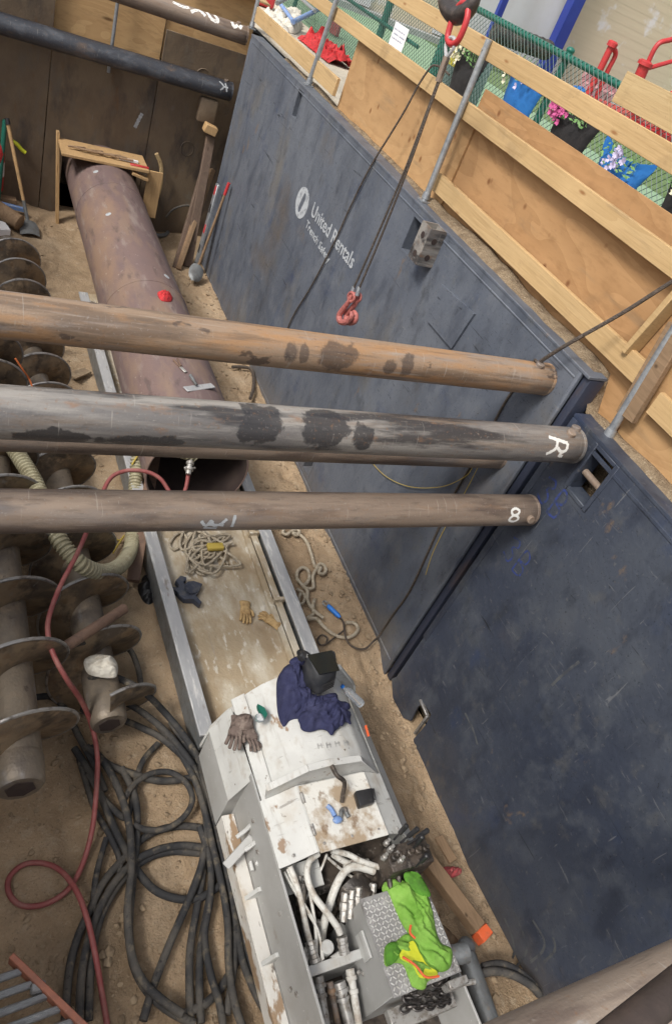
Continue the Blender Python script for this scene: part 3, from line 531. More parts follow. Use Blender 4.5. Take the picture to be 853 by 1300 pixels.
mb.plate([[(ct.y + ry_ * math.cos(2 * math.pi * k / 36), ct.z + rz_ * math.sin(2 * math.pi * k / 36)) for k in range(36)], lens], yz(tx), (0.002, 0, 0))
mb.build('logo', m_stencil, far)

near = thing('trench_shield_panel', 'dark navy scuffed trench shield wall with a notched lower corner and blue spray marks', 'shield wall', (WX, 0, -0.1))
mb = MB()
LEAN = 0.02 / 2.75
def lean_pt(u, v, off=0.0):
    x = WX
    for _ in range(8): r_ = P(u, v, x=x + off); x = WX + LEAN * max(0, r_.z)
    return r_
def q2(u, v): r_ = lean_pt(u, v); return (r_.y, r_.z)
corner = [q2(497, 862), q2(499, 893), q2(510, 911), q2(521, 915), q2(530, 897), q2(538, 893), q2(547, 907), q2(539, 922), q2(525, 938), q2(524, 962), q2(533, 990)]
corner = [(a, b) for a, b in corner]
ZT = 2.77
outer = [(2.59, ZT), (2.585, corner[0][1] + 0.08)] + corner + [q2(600, 1110), q2(690, 1282), (-3.4, -0.16), (-3.4, ZT)]
sa = [q2(757, 577), q2(776, 590), q2(741, 637), q2(723, 618)]
ya, za = sum(p[0] for p in sa) / 4, sum(p[1] for p in sa) / 4
slot_n = rect(ya - 0.085, za - 0.15, ya + 0.085, za + 0.15)
mb.plate([outer, slot_n], yz(WX), (0.016, 0, 0)); mb.box2((WX + 0.13, -3.4, 0.45), (WX + 0.146, ya - 0.15, ZT - 0.022)); mb.box2((WX + 0.13, ya + 0.15, 0.45), (WX + 0.146, 2.58, ZT - 0.022))
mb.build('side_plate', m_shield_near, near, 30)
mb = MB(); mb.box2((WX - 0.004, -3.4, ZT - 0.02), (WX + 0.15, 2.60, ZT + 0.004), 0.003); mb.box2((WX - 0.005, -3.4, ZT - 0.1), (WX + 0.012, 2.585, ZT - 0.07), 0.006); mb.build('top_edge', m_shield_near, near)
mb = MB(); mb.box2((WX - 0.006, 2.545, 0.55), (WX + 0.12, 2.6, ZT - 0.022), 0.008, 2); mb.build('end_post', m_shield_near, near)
mb = MB()
for lo, hi in (((ya - 0.12, za - 0.18), (ya - 0.087, za + 0.18)), ((ya + 0.087, za - 0.18), (ya + 0.12, za + 0.18)), ((ya - 0.086, za - 0.18), (ya + 0.086, za - 0.152)), ((ya - 0.086, za + 0.152), (ya + 0.086, za + 0.18))):
    mb.box2((WX - 0.007, lo[0], lo[1]), (WX + 0.12, hi[0], hi[1]), 0.004)
fr = mb.build('slot_frame', m_shield_near, near)
mb = MB(); mb.cyl((WX + 0.05, ya - 0.086, za - 0.03), (WX + 0.05, ya + 0.086, za - 0.03), 0.022); mb.build('cross_pin', m_pipe_brown, fr)
mb = MB(); bq = [Vector((WX - 0.002, *q2(u, v))) for u, v in ((534, 888), (543, 909), (527, 931))]
mb.beam(bq[0], bq[1], 0.03, 0.02); mb.beam(bq[1], bq[2], 0.03, 0.02); mb.build('notch_edge', m_rim, near)
def strokes(mb, lines, place, wd, n=6):
    """paint strokes: 2-D polylines swept as ribbons, then laid on a surface by place(a, b)"""
    for ln in lines:
        pts = [Vector((p[0], p[1], 0)) for p in ln]; pts = spline(pts, n) if len(pts) > 2 else spline(pts, 4)
        vs, k = [], len(pts)
        for i, p in enumerate(pts):
            d = pts[min(i + 1, k - 1)] - pts[max(i - 1, 0)]; d = d.normalized() if d.length > 0 else Vector((1, 0, 0)); nn = Vector((-d.y, d.x, 0)); ww = wd * (0.8 + 0.35 * math.sin(i * 1.9) ** 2) / 2
            vs += [place(p.x + nn.x * ww, p.y + nn.y * ww), place(p.x - nn.x * ww, p.y - nn.y * ww)]
        mb.add(vs, [(2 * i, 2 * i + 1, 2 * i + 3, 2 * i + 2) for i in range(k - 1)])
mb = MB(); oc = lean_pt(700, 630); pl = lambda a, b: Vector((WX - 0.002, oc.y - a, oc.z + b))
three = [(-0.1, 0.07), (-0.04, 0.09), (-0.02, 0.05), (-0.06, 0.01), (-0.015, -0.03), (-0.03, -0.09), (-0.1, -0.07)]
bee = [(0.04, -0.1), (0.045, 0.09), (0.1, 0.08), (0.1, 0.02), (0.05, 0.0), (0.11, -0.02), (0.11, -0.08), (0.04, -0.1)]
strokes(mb, [three, bee], pl, 0.016); mb.build('spray_mark', m_bluespray, near, flip=False); mb = MB()
oc2 = lean_pt(655, 705); pl2 = lambda a, b: Vector((WX - 0.002, oc2.y - a, oc2.z + b))
strokes(mb, [three, bee], pl2, 0.012)
mb.build('spray_mark', m_bluespray, near, flip=False)

for ln in (((640, 1230), (652, 1212), (650, 1190), (640, 1165)), ((655, 1228), (668, 1208), (664, 1185), (652, 1158)), ((672, 1222), (688, 1208), (690, 1192), (676, 1168)), ((690, 1222), (704, 1206), (702, 1190)), ((668, 1240), (680, 1232), (684, 1220)), ((590, 905), (600, 925), (606, 945)), ((700, 870), (716, 855), (735, 840))):
    mb = MB(); pp = [lean_pt(*q_) for q_ in ln]; strokes(mb, [[(p_.y, p_.z) for p_ in pp]], lambda a, b: Vector((WX - 0.0015, a, b)), 0.018); mb.build('mud_smear', m_smear, near, flip=False)
for o_ in [q_ for q_ in bpy.data.objects if q_.parent in (near, fr)]:
    for v in o_.data.vertices: v.co.x += LEAN * max(0, v.co.z + near.location.z)

# ================================================================== SPREADER PIPES
def spreader(label, y, z, r, mat, x1=WX - 0.012, x0=-1.29, pins=(), marks=None, name='spreader_pipe'):
    t = thing(name, label, 'pipe', (1.0, y, z), 'spreader pipes across the pit')
    mb = MB(); mb.lathe((x0, y, z), (1, 0, 0), [(0, r)] + [((x1 - x0) * k / 24, r * (1 + 0.004 * nz(k * 0.7, y))) for k in range(1, 24)] + [(x1 - x0 - 0.004, r), (x1 - x0, r - 0.004)], 40)
    mb.build('pipe_body', mat, t, 50)
    mb = MB(); mb.lathe((x1 - 0.012, y, z), (1, 0, 0), [(0, r * 0.97), (0.004, r * 1.015), (0.022, r * 1.015)], 40); mb.build('end_collar', mat, t)
    for px_, ang in pins:
        mb = MB(); d = Vector((0, math.cos(ang), math.sin(ang))); c = Vector((px_, y, z)) + d * (r - 0.006)
        mb.lathe(c, d, [(0, 0.028), (0.022, 0.028), (0.026, 0.024)], 14); mb.build('pin_head', m_pipe_brown, t)
    if marks:
        for mats, cx_, ang0, lines, wd in marks:
            mb = MB(); strokes(mb, lines, lambda a, b: Vector((cx_ + a, y + (r + 0.0018) * math.cos(ang0 + b / r), z + (r + 0.0018) * math.sin(ang0 + b / r))), wd)
            mb.build('paint_mark', mats, t, flip=False)
    return t
# angle on the pipe: 90 deg is the top, 180 deg the near side
up_y = lambda b: b
mR = [[(-0.075, -0.05), (0.0, -0.035), (0.07, -0.02)], [(0.07, -0.02), (0.065, 0.02), (0.03, 0.03), (-0.005, 0.008)], [(0.045, 0.03), (0.03, 0.055), (0.06, 0.06)], [(-0.01, -0.03), (-0.02, 0.015), (-0.075, 0.05)]]
mB = [[(0.0, -0.045), (-0.03, -0.03), (-0.02, -0.005), (0.02, 0.005), (0.035, 0.028), (0.005, 0.045), (-0.035, 0.03), (-0.02, 0.005), (0.02, -0.008), (0.03, -0.03), (0.0, -0.045)]]
xb = P(690, 568, y=2.42).x; xc = P(640, 652, y=2.42).x
spreader('orange rusted spreader pipe with dark blotches, tied to the black wire rope at its end', 2.93, 2.785, 0.101, m_pipe_orange, pins=[(WX - 0.13, R(100))])
spreader('black scaled spreader pipe with a white painted letter near its end', 2.43, 2.655, 0.107, m_pipe_black, x1=WX - 0.055, pins=[(WX - 0.165, R(105)), (WX - 0.09, R(80))], marks=[(m_paint, xb, R(148), mR, 0.02)])
smear = [[(0.0, 0.0), (0.03, 0.03), (0.05, 0.0), (0.07, 0.03), (0.1, 0.02), (0.13, -0.01)], [(0.02, 0.045), (0.09, 0.05)], [(0.17, -0.03), (0.165, 0.04)], [(0.03, 0.02), (0.12, 0.028)]]
spreader('plain brown spreader pipe, lowest of the near three, with a white painted 8', 2.436, 2.11, 0.1, m_pipe_brown, x1=WX - 0.035, pins=[(WX - 0.1, R(170))], marks=[(m_paint, xc, R(155), mB, 0.017), (m_stencil, P(250, 657, y=2.4).x, R(165), smear, 0.016)])
spreader('brown spreader pipe mostly hidden below and behind the black one', 2.93, 2.165, 0.101, m_pipe_brown)
spreader('dark blue grey spreader pipe against the back wall plates', 10.3, 2.24, 0.115, m_pipe_dark, pins=[(WX - 0.1, R(100))], marks=[(m_stencil, WX - 0.14, R(150), [[(-0.06, -0.05), (0.0, 0.0), (-0.04, 0.05)], [(0.02, -0.05), (0.05, 0.05)], [(0.0, 0.0), (0.06, 0.0)]], 0.018)])
mU = [[(-0.62, -0.02), (-0.5, 0.0), (-0.42, -0.02)], [(-0.4, 0.03), (-0.3, -0.03), (-0.22, 0.02)], [(-0.2, -0.05), (-0.14, 0.03), (-0.06, 0.03), (-0.1, -0.05)], [(0.12, -0.03), (0.15, 0.03), (0.2, -0.01)], [(0.22, 0.03), (0.25, -0.03)]]
spreader('brown spreader pipe at the top of the back wall with flaking white paint marks', 10.2, 2.93, 0.105, m_pipe_brown, pins=[(WX - 0.13, R(95))], marks=[(m_paint, WX - 0.35, R(125), mU, 0.04)])
spreader('grey brown spreader pipe crossing close below the camera with an orange rust streak', -0.03, 2.9, 0.108, m_pipe_near)
# dark pipe nearest the lens
t = thing('guard_pipe', 'dark brown out of focus pipe in the bottom corner above the last spreader pipe', 'pipe', (1.0, -0.08, 3.6))
mb = MB(); ga, gb = P(700, 1384, z=3.75), P(940, 1186, z=3.75); mb.tube([ga, gb], 0.019, 16); mb.build('pipe_body', m_guard, t)
mb = MB(); mb.lathe(gb, gb - ga, [(0, 0.022), (0.03, 0.022), (0.035, 0.016)], 16); mb.build('end_cap', m_guard, t)

# ================================================================== BACK WALL
def xz(y): return lambda a, b: Vector((a, y, b))
YB = 10.56
g = 'steel plates of the back wall'
mb = MB(); mb.box2((-1.3, YB, -0.2), (1.115, YB + 0.025, 3.0), 0.003); o = solo(mb, 'steel_plate', m_plate, 'brown rusted steel plate behind the leaning shovel, left end of the back wall', 'steel plate', g)
mb = MB(); mb.plate([[(1.125, -0.2), (1.36, -0.2), (1.36, 0.93), (2.36, 0.93), (2.36, -0.2), (2.42, -0.2), (2.42, 2.14), (1.125, 2.3)]], xz(YB + 0.002), (0, 0.025, 0)); o = solo(mb, 'steel_plate', m_plate, 'brown steel plate above the purple casing pipe, with plywood showing over its top', 'steel plate', g)
mb = MB(); mb.box2((2.43, YB + 0.004, -0.2), (3.5, YB + 0.03, 2.66), 0.003); o = tag(mb.build('steel_plate', m_plate), 'dark steel plate beside the leaning timbers in the back corner', 'steel plate', g)
mb = MB()
for (u, v) in ((238, 189), (258, 97)):
    c = P(u, v, y=YB); mb.torus((c.x, YB + 0.003, c.z), (0, 1, 0), 0.09, 0.009, 22, (1, 1), 5)
mb.build('ring_mark', m_plate, o)
mb = MB(); c = P(176, 153, y=YB); mb2 = MB(); strokes(mb2, [[(-0.03, -0.1), (0.0, 0.0), (0.035, 0.1)]], lambda a, b: Vector((c.x + a, YB - 0.001, c.z + b)), 0.045)
mb2.build('paint_mark', m_stencil, [ob for ob in bpy.data.objects if ob.name == 'steel_plate.001'][0], flip=False)
mb = MB(); mb.box2((1.13, YB + 0.09, 1.9), (2.42, YB + 0.108, 3.35), 0.002); solo(mb, 'plywood_sheet', m_plyx, 'plywood sheet standing behind the dark back wall pipe with a grey bar in front', 'plywood')
mb = MB(); mb.box2((2.44, YB + 0.12, 2.3), (3.55, YB + 0.138, 3.3), 0.002); solo(mb, 'plywood_sheet', m_plyx, 'brown plywood sheet above the top corner pipe at the back', 'plywood')
mb = MB(); mb.beam((2.5, YB + 0.1, 3.36), (3.62, YB + 0.0, 3.30), 0.3, 0.02, (0, 0, 1)); solo(mb, 'plywood_sheet', m_pine, 'pale plywood offcut lying flat over the back corner of the shield', 'plywood')
mb = MB(); q = P(144, 45, y=YB - 0.02); mb.cyl((q.x, YB - 0.03, 2.0), (q.x, YB - 0.03, 3.1), 0.022, None, 12); solo(mb, 'steel_bar', m_galv, 'upright grey steel bar in front of the back wall plywood', 'bar')

# ================================================================== CASING PIPE
CXc, CZc, CR = 1.865, 0.655, 0.44
cas = thing('casing_pipe', 'large purple brown steel casing pipe lying on the track into the back wall', 'pipe', (CXc, 7.4, CZc - CR))
mb = MB(); seg = 72; ys = [4.37 + (11.6 - 4.37) * k / 30 for k in range(31)]
mb.lathe((CXc, 4.37, CZc), (0, 1, 0), [(0.003, CR - 0.014), (0.0, CR - 0.01), (0.0, CR - 0.003), (0.003, CR)] + [(y - 4.37, CR) for y in ys[1:]], seg)
bmesh.ops.delete(mb.bm, geom=[f for f in mb.bm.faces if len(f.verts) > 10], context='FACES_ONLY')
mb.build('pipe_wall', m_casing, cas, 60)
mb = MB(); mb.lathe((CXc, 4.373, CZc), (0, 1, 0), [(0, CR - 0.014), (7.2, CR - 0.014)], seg)
bmesh.ops.delete(mb.bm, geom=[f for f in mb.bm.faces if len(f.verts) > 10 and f.calc_center_median().y < 6], context='FACES_ONLY')
mb.build('pipe_bore', m_inside, cas, 60)
for yy in (6.85, 9.3):
    mb = MB(); mb.torus((CXc, yy, CZc), (0, 1, 0), CR + 0.001, 0.006, 72, (1, 1), 6); mb.build('weld_bead', m_casing, cas)
def on_casing(u, v):
    """point of the casing's top seen at the photo point"""
    lo, hi = P(u, v, z=CZc + CR), P(u, v, z=CZc)
    for k in range(40):
        md = (lo + hi) / 2
        if (md.x - CXc) ** 2 + (md.z - CZc) ** 2 > CR * CR: lo = md
        else: hi = md
    return hi
mb = MB()
for (u, v) in ((138, 272), (212, 351), (122, 218)):
    p = on_casing(u, v); nrm = Vector((p.x - CXc, 0, p.z - CZc)).normalized(); mb.lathe(p - nrm * 0.004, nrm, [(0, 0.034), (0.006, 0.034), (0.007, 0.02), (0.0065, 0.0)], 14)
mb.build('grout_plug', m_stencil, cas)
# ================================================================== AUGERS
def auger(label, a, b, r, rs, pitch, phase, s0=0.1, hexend=True):
    """a, b: axis ends on the near and far side"""
    a, b = Vector(a), Vector(b); ax = (b - a).normalized(); Ln = (b - a).length
    n1 = Vector((0, 0, 1)); n1 = (n1 - ax * n1.dot(ax)).normalized(); n2 = ax.cross(n1)
    t = thing('auger', label, 'auger', (a.x, a.y, a.z - r), 'steel augers stacked on the pit floor')
    mb = MB(); mb.lathe(a, ax, [(0.14, rs), (Ln * 0.3, rs), (Ln * 0.6, rs), (Ln, rs)], 28); mb.build('shaft', m_auger, t, 50)
    mb = MB(); mb.lathe(a, ax, [(-0.02, rs * 0.86), (0.0, rs * 0.98), (0.06, rs * 1.02), (0.13, rs * 1.04), (0.15, rs)], 28); coup = mb.build('coupling', m_auger, t)
    if hexend:
        mb = MB(); mb.lathe(a, ax, [(-0.0245, rs * 0.62), (-0.021, rs * 0.62)], 6); mb.build('hex_socket', m_inside, coup)
    mb = MB(); rim = MB(); N = int((Ln - 0.2) / pitch * 40); k0 = s0
    rows = []; rp = []
    for i in range(N + 1):
        s = i / 40 * pitch + k0; th = phase + 2 * math.pi * i / 40; d = n1 * math.cos(th) + n2 * math.sin(th)
        rr = r * (min(1, 0.8 + i / 8 * 0.2)) * (1 + 0.012 * nz(i * 0.13, phase) - 0.03 * max(0, nz(i * 0.41, phase, 5) - 0.25))
        row = []
        for q in range(5):
            ra = rs * 0.98 + (rr - rs * 0.98) * q / 4
            row.append(a + ax * (s + 0.022 * (q / 4) ** 2 + 0.01 * nz(i * 0.07, q * 0.3)) + d * ra)
        rows.append((row, [p + ax * 0.014 for p in row]))
        rp.append(row[-1] + ax * 0.007)
    vs = [p for f, k in rows for p in f + k]
    fc = []
    for i in range(N):
        A, B = i * 10, (i + 1) * 10
        for q in range(4):
            fc.append((A + q, A + q + 1, B + q + 1, B + q)); fc.append((A + 5 + q, B + 5 + q, B + 6 + q, A + 6 + q))
        fc.append((A + 4, A + 9, B + 9, B + 4))
    fc.append((0, 1, 2, 3, 4, 9, 8, 7, 6, 5))
    mb.add(vs, fc); fl = mb.build('flight', m_flight, t, 40)
    rim.tube(rp, 0.011, 6); rim.build('flight_rim', m_rim, fl)
    return t
auger('steel auger nearest the left edge, lying on top with its hexagonal socket end showing', (0.335, 1.86, 0.70), (0.25, 6.3, 0.72), 0.325, 0.125, 0.45, R(270), 0.07)
auger('steel auger between the left one and the track, draped with hoses and a white rag', (0.90, 2.36, 0.325), (0.62, 8.75, 0.325), 0.32, 0.115, 0.45, R(-5), 0.0)
auger('lowest steel auger, mostly hidden underneath the left one', (-0.13, 2.9, 0.325), (-0.22, 7.6, 0.325), 0.32, 0.115, 0.45, R(120))

# ================================================================== TRACK
tr = thing('machine_track', 'long steel track with pale side rails and a sandy white bed', 'track', (1.98, 5.0, 0))
ZR, ZB = 0.33, 0.205
def rail(xa, xb, wd):
    mb = MB(); mb.beam((xa, 7.85, ZR - 0.012), (xb, 2.17, ZR - 0.012), wd, 0.024, (0, 0, 1), 0.004); r_ = mb.build('rail', m_rail, tr)
    mb = MB(); mb.beam((xa, 7.85, 0.15), (xb, 2.17, 0.15), wd * 0.35, 0.29, (0, 0, 1), 0.002); mb.build('web', m_greycast, r_)
    return r_
rail(1.375, 1.495, 0.1); rail(2.485, 2.455, 0.11)
mb = MB()
mb.beam((2.395, 7.8, 0.26), (2.365, 2.2, 0.26), 0.06, 0.012); mb.beam((2.345, 7.8, 0.225), (2.315, 2.2, 0.225), 0.05, 0.03)
for k in range(7): mb.box2((2.325, 2.5 + k * 0.75, 0.232), (2.42, 2.53 + k * 0.75, 0.30))
mb.build('guide_skid', m_bed, tr)
mb = MB(); rows = []
for j in range(120):
    y = 2.1 + j * 0.05; t_ = (y - 2.17) / (7.85 - 2.17); xl = 1.53 - 0.12 * t_; xr = 2.36 + 0.03 * t_
    rows += [Vector((xl + (xr - xl) * i / 20, y, ZB + 0.004 * nz(i * 0.6, y * 3) + 0.02 * max(0, nz(i * 0.25, y * 1.2, 7)))) for i in range(21)]
mb.add(rows, [(j * 21 + i, j * 21 + i + 1, j * 21 + i + 22, j * 21 + i + 21) for j in range(119) for i in range(20)])
mb.build('bed', m_bed, tr, 80)
for k in range(8):
    mb = MB(); mb.box2((1.52, 2.4 + k * 0.78, 0.03), (2.42, 2.47 + k * 0.78, 0.19)); mb.build('cross_member', m_rail, tr)

# ================================================================== BORING MACHINE
bm_ = thing('boring_machine', 'white auger boring machine with an arched engine hood and open hose bay', 'machine', (1.98, 0.9, 0.02))
YN = -0.55                                                    # near end, below the frame of the photo
def mpart(mb, name, mat, par=None, sharp=38): return mb.build(name, mat, par or bm_, sharp)
mb = MB(); mb.box2((1.45, YN, 0.335), (1.522, 1.62, 0.36), 0.004); mb.box2((1.445, YN, 0.22), (1.452, 1.62, 0.355)); mpart(mb, 'skid_flange', m_rustwhite)
mb = MB(); mb.box2((2.43, YN, 0.335), (2.52, 2.1, 0.36), 0.004); mb.box2((2.515, YN, 0.2), (2.53, 2.1, 0.355)); mpart(mb, 'skid_flange', m_rustwhite)
mb = MB(); mb.box2((1.525, YN, 0.2), (1.54, 1.66, 0.765), 0.003); mpart(mb, 'side_plate', m_greyside)
mb = MB(); mb.box2((2.41, YN, 0.2), (2.425, 2.14, 0.6), 0.003); mpart(mb, 'side_plate', m_greyside)
for yy in (1.13, 0.80, 0.25):
    mb = MB(); mb.prism([(1.456, yy, 0.361), (1.524, yy, 0.361), (1.524, yy, 0.46), (1.505, yy, 0.46)], (0, 0.022, 0)); mpart(mb, 'gusset', m_white)
for yy in (0.6, 0.95, 1.3, 1.45):
    mb = MB(); mb.lathe((1.525, yy, 0.6 + 0.05 * math.sin(yy * 9)), (-1, 0, 0), [(0, 0.014), (0.01, 0.014), (0.012, 0.008)], 6); mpart(mb, 'bolt_head', m_fit)
mb = MB(); mb.prism([(1.452, 1.64, 0.19), (1.54, 1.64, 0.19), (1.54, 1.64, 0.735), (1.455, 1.64, 0.51)], (0, 0.46, 0)); sb = mpart(mb, 'side_box', m_greyside)
mb = MB(); mb.prism([(1.45, 1.632, 0.515), (1.541, 1.632, 0.753), (1.541, 2.105, 0.72), (1.45, 2.105, 0.50)], (-0.004, 0, 0.009)); mpart(mb, 'box_lid', m_white, sb)
# rear plate standing across the track
rp = [P(u, v, y=2.15) for u, v in ((268, 927), (290, 905), (347, 870), (385, 850), (432, 848), (455, 880))]
poly = [(1.47, 2.15, 0.2), (1.49, 2.15, 0.42)] + [tuple(p) for p in rp[1:5]] + [(2.42, 2.15, 0.74), (2.52, 2.15, 0.5), (2.52, 2.15, 0.2)]
mb = MB(); mb.prism(poly, (0, 0.02, 0)); mpart(mb, 'rear_plate', m_white)
mb = MB()
for a, b in zip(poly[1:-1], poly[2:-1]): mb.beam(Vector(a) + Vector((0, 0.0, 0.004)), Vector(b) + Vector((0, 0.0, 0.004)), 0.045, 0.012, (0, 0, 1), 0.003)
mpart(mb, 'rear_lip', m_white)
# hood
def hood_z(x, y=1.8):
    pr = [(1.50, 0.52), (1.56, 0.70), (1.62, 0.80), (1.70, 0.89), (1.80, 0.955), (1.92, 0.985), (2.05, 0.975), (2.16, 0.93), (2.26, 0.84), (2.34, 0.74), (2.42, 0.6)]
    if x <= pr[0][0]: return pr[0][1]
    for (a, b), (c, d) in zip(pr, pr[1:]):
        if x <= c: return b + (d - b) * (x - a) / (c - a)
    return pr[-1][1]
mb = MB(); xs = [1.60 + 0.74 * k / 36 for k in range(37)]
vs = []
for j in range(15):
    y = 1.505 + 0.643 * j / 14
    vs += [Vector((x, y, hood_z(x) + 0.003 * nz(x * 3, y * 3))) for x in xs]
mb.add(vs, [(j * 37 + i, j * 37 + i + 1, j * 37 + i + 38, j * 37 + i + 37) for j in range(14) for i in range(36)]); mpart(mb, 'engine_hood', m_white, None, 60)
mb = MB(); mb.prism([(1.542, 1.478, 0.768), (1.612, 1.478, 0.80), (1.612, 2.15, 0.80), (1.542, 2.15, 0.745)], (0, 0, 0.012)); mpart(mb, 'hood_ledge', m_white)
mb = MB(); mb.prism([(2.33, 1.1, 0.75), (2.49, 1.1, 0.56), (2.49, 2.14, 0.56), (2.33, 2.14, 0.75)], (0, 0, 0.014)); mpart(mb, 'right_slope', m_white)
# arch plate in front of the hood
ar = [P(u, v, y=1.49) for u, v in ((339, 1004), (392, 978), (420, 971), (458, 966), (478, 982))]
mb = MB(); poly = [(1.57, 1.49, 0.74)] + [tuple(p) for p in ar] + [(2.33, 1.49, 0.72)]; mb.prism(poly, (0, 0.014, 0)); arch = mpart(mb, 'arch_plate', m_white)
mb = MB()
for a, b in zip(poly[1:-2], poly[2:-1]): mb.beam(Vector(a) + Vector((0, 0.012, 0.004)), Vector(b) + Vector((0, 0.012, 0.004)), 0.04, 0.012, (0, 0, 1), 0.002)
mpart(mb, 'arch_lip', m_white, arch)
# front deck
mb = MB(); yF, yK = 1.12, 1.488
prof = [(1.527, 0.768), (1.6, 0.80), (1.715, 0.873), (2.14, 0.878), (2.30, 0.80)]
for (a, b), (c, d) in zip(prof, prof[1:]): mb.prism([(a, yF, b), (c, yF, d), (c, yK, d), (a, yK, b)], (0, 0, 0.012))
deck = mpart(mb, 'deck', m_white)
mb = MB(); mb.prism([(1.725, yF - 0.012, 0.888), (2.145, yF - 0.012, 0.894), (2.145, yK - 0.01, 0.894), (1.725, yK - 0.01, 0.888)], (0, 0, 0.008)); dp = mpart(mb, 'deck_panel', m_dirtywhite)
h0, h1 = P(421, 972, y=1.485), P(434, 1018, z=0.91)
mb = MB(); mb.tube(spline([h0, h0 + Vector((0.01, -0.06, 0.0)), (h0 + h1) / 2 + Vector((0.02, -0.02, 0.05)), h1 + Vector((0, 0.02, 0.03)), h1], 6), 0.013, 8); mpart(mb, 'lift_handle', m_greasy, dp)
# latch bracket on the left side plate
mb = MB(); A = P(281, 1093, z=0.44); mb.beam((1.37, 1.31, 0.43), (1.53, 1.40, 0.52), 0.05, 0.022, (0.3, 0, 1), 0.004); br = mpart(mb, 'latch_bracket', m_greyside)
mb = MB(); mb.tube(spline([(1.44, 1.42, 0.52), (1.5, 1.44, 0.545), (1.56, 1.48, 0.54)], 4), 0.013, 7); mb.tube(spline([(1.47, 1.34, 0.52), (1.53, 1.36, 0.545), (1.585, 1.40, 0.54)], 4), 0.013, 7); mb.cyl((1.5, 1.29, 0.47), (1.5, 1.24, 0.47), 0.012, None, 10); mb.cyl((1.52, 1.27, 0.5), (1.56, 1.23, 0.5), 0.013, None, 8); mpart(mb, 'latch_prong', m_white, br)
# open bay: engine, hoses, bulkhead
mb = MB(); mb.box2((1.545, -0.3, 0.2), (2.405, 1.5, 0.235)); mb.box2((1.80, 1.02, 0.24), (2.38, 1.46, 0.52), 0.03); mb.lathe((1.66, 1.0, 0.42), (0, -1, 0), [(0, 0.07), (0.2, 0.07), (0.22, 0.05)], 18); mb.lathe((1.98, 1.02, 0.56), (0.4, -1, 0), [(0, 0.11), (0.13, 0.11), (0.16, 0.07), (0.22, 0.06)], 20); mb.box2((1.6, 1.1, 0.25), (1.75, 1.44, 0.55), 0.01)
mpart(mb, 'engine', m_greasy)
mb = MB(); q = [P(u, v, z=0.62) for u, v in ((349, 1106), (402, 1088), (411, 1124), (366, 1137))]; mb.prism(q, (0, 0, 0.01)); mpart(mb, 'bay_cover', m_white)
z6 = lambda X, Y, z: P(280 + X / 4.265, 1080 + Y / 4.263, z=z)
def line6(pts, r, mat=m_whitehose, nm='hydraulic_line'):
    mb = MB(); mb.tube(spline([z6(*p) for p in pts], 8), r, 10); return mpart(mb, nm, mat)
line6([(375, 85, 0.72), (405, 160, 0.7), (435, 270, 0.66), (460, 400, 0.62), (480, 480, 0.6), (512, 610, 0.585)], 0.016)
line6([(530, 15, 0.74), (480, 60, 0.73), (470, 140, 0.72), (505, 240, 0.7), (580, 340, 0.68), (630, 410, 0.66), (648, 450, 0.64)], 0.018)
line6([(830, 110, 0.66), (740, 85, 0.68), (680, 105, 0.68), (630, 180, 0.66), (590, 290, 0.6), (555, 420, 0.52), (545, 520, 0.45)], 0.023)
line6([(860, 90, 0.7), (760, 55, 0.72), (690, 20, 0.73), (600, 0, 0.74)], 0.016)
line6([(800, 60, 0.66), (700, 70, 0.66), (610, 20, 0.7)], 0.018)
line6([(345, 115, 0.7), (390, 200, 0.68), (470, 330, 0.62), (530, 440, 0.6), (555, 590, 0.585)], 0.008)
line6([(360, 100, 0.71), (420, 230, 0.67), (500, 370, 0.62), (540, 480, 0.6), (548, 600, 0.58)], 0.0065)
line6([(575, 20, 0.7), (540, 110, 0.62), (470, 240, 0.58), (440, 330, 0.5)], 0.007)
line6([(400, 400, 0.5), (430, 500, 0.45), (450, 590, 0.4)], 0.01)
line6([(640, 350, 0.5), (700, 390, 0.48), (800, 370, 0.5), (850, 330, 0.5)], 0.02, m_rubber)
line6([(650, 100, 0.5), (740, 160, 0.5), (760, 260, 0.5), (640, 300, 0.5)], 0.024, m_greasy)
for p, d, n_ in (((655, 465, 0.64), (670, 560, 0.6), 5), ((485, 490, 0.61), (515, 610, 0.585), 5)):
    a, b = z6(*p), z6(*d); mb = MB(); prof = []
    Ln = (b - a).length
    for k in range(n_): prof += [(Ln * k / n_, 0.026 if k % 2 else 0.03), (Ln * (k + 0.85) / n_, 0.026 if k % 2 else 0.03)]
    mb.lathe(a, b - a, prof, 8); mpart(mb, 'hose_fitting', m_fit)
for (X, Y) in ((675, 235), (710, 220), (745, 205), (825, 185)):
    a = z6(X, Y, 0.66); mb = MB(); mb.lathe(a + Vector((-0.035, -0.11, -0.06)), Vector((0.035, 0.11, 0.06)), [(0, 0.022), (0.05, 0.022), (0.052, 0.028), (0.09, 0.028), (0.094, 0.022), (0.135, 0.022), (0.14, 0.016)], 8); mpart(mb, 'hose_fitting', m_fit)
mb = MB(); q = [z6(580, 520, 0.6), z6(605, 520, 0.6)]; mb.lathe(q[0] + Vector((0, 0, -0.1)), (0, 0, 1), [(0, 0.035), (0.1, 0.035), (0.105, 0.03)], 18); mb.lathe(z6(630, 575, 0.58), (1, 0.2, 0.2), [(-0.03, 0.02), (0.04, 0.02)], 8); mpart(mb, 'hose_fitting', m_white)
for (X, Y, r) in ((455, 610, 0.035), (430, 650, 0.028)):
    mb = MB(); a = z6(X, Y, 0.52); mb.lathe(a, (0.5, 1, 0.4), [(-0.05, r), (0.0, r), (0.002, r * 1.25), (0.03, r * 1.25), (0.032, r), (0.07, r)], 8); mpart(mb, 'hose_fitting', m_fit)
random.seed(33)
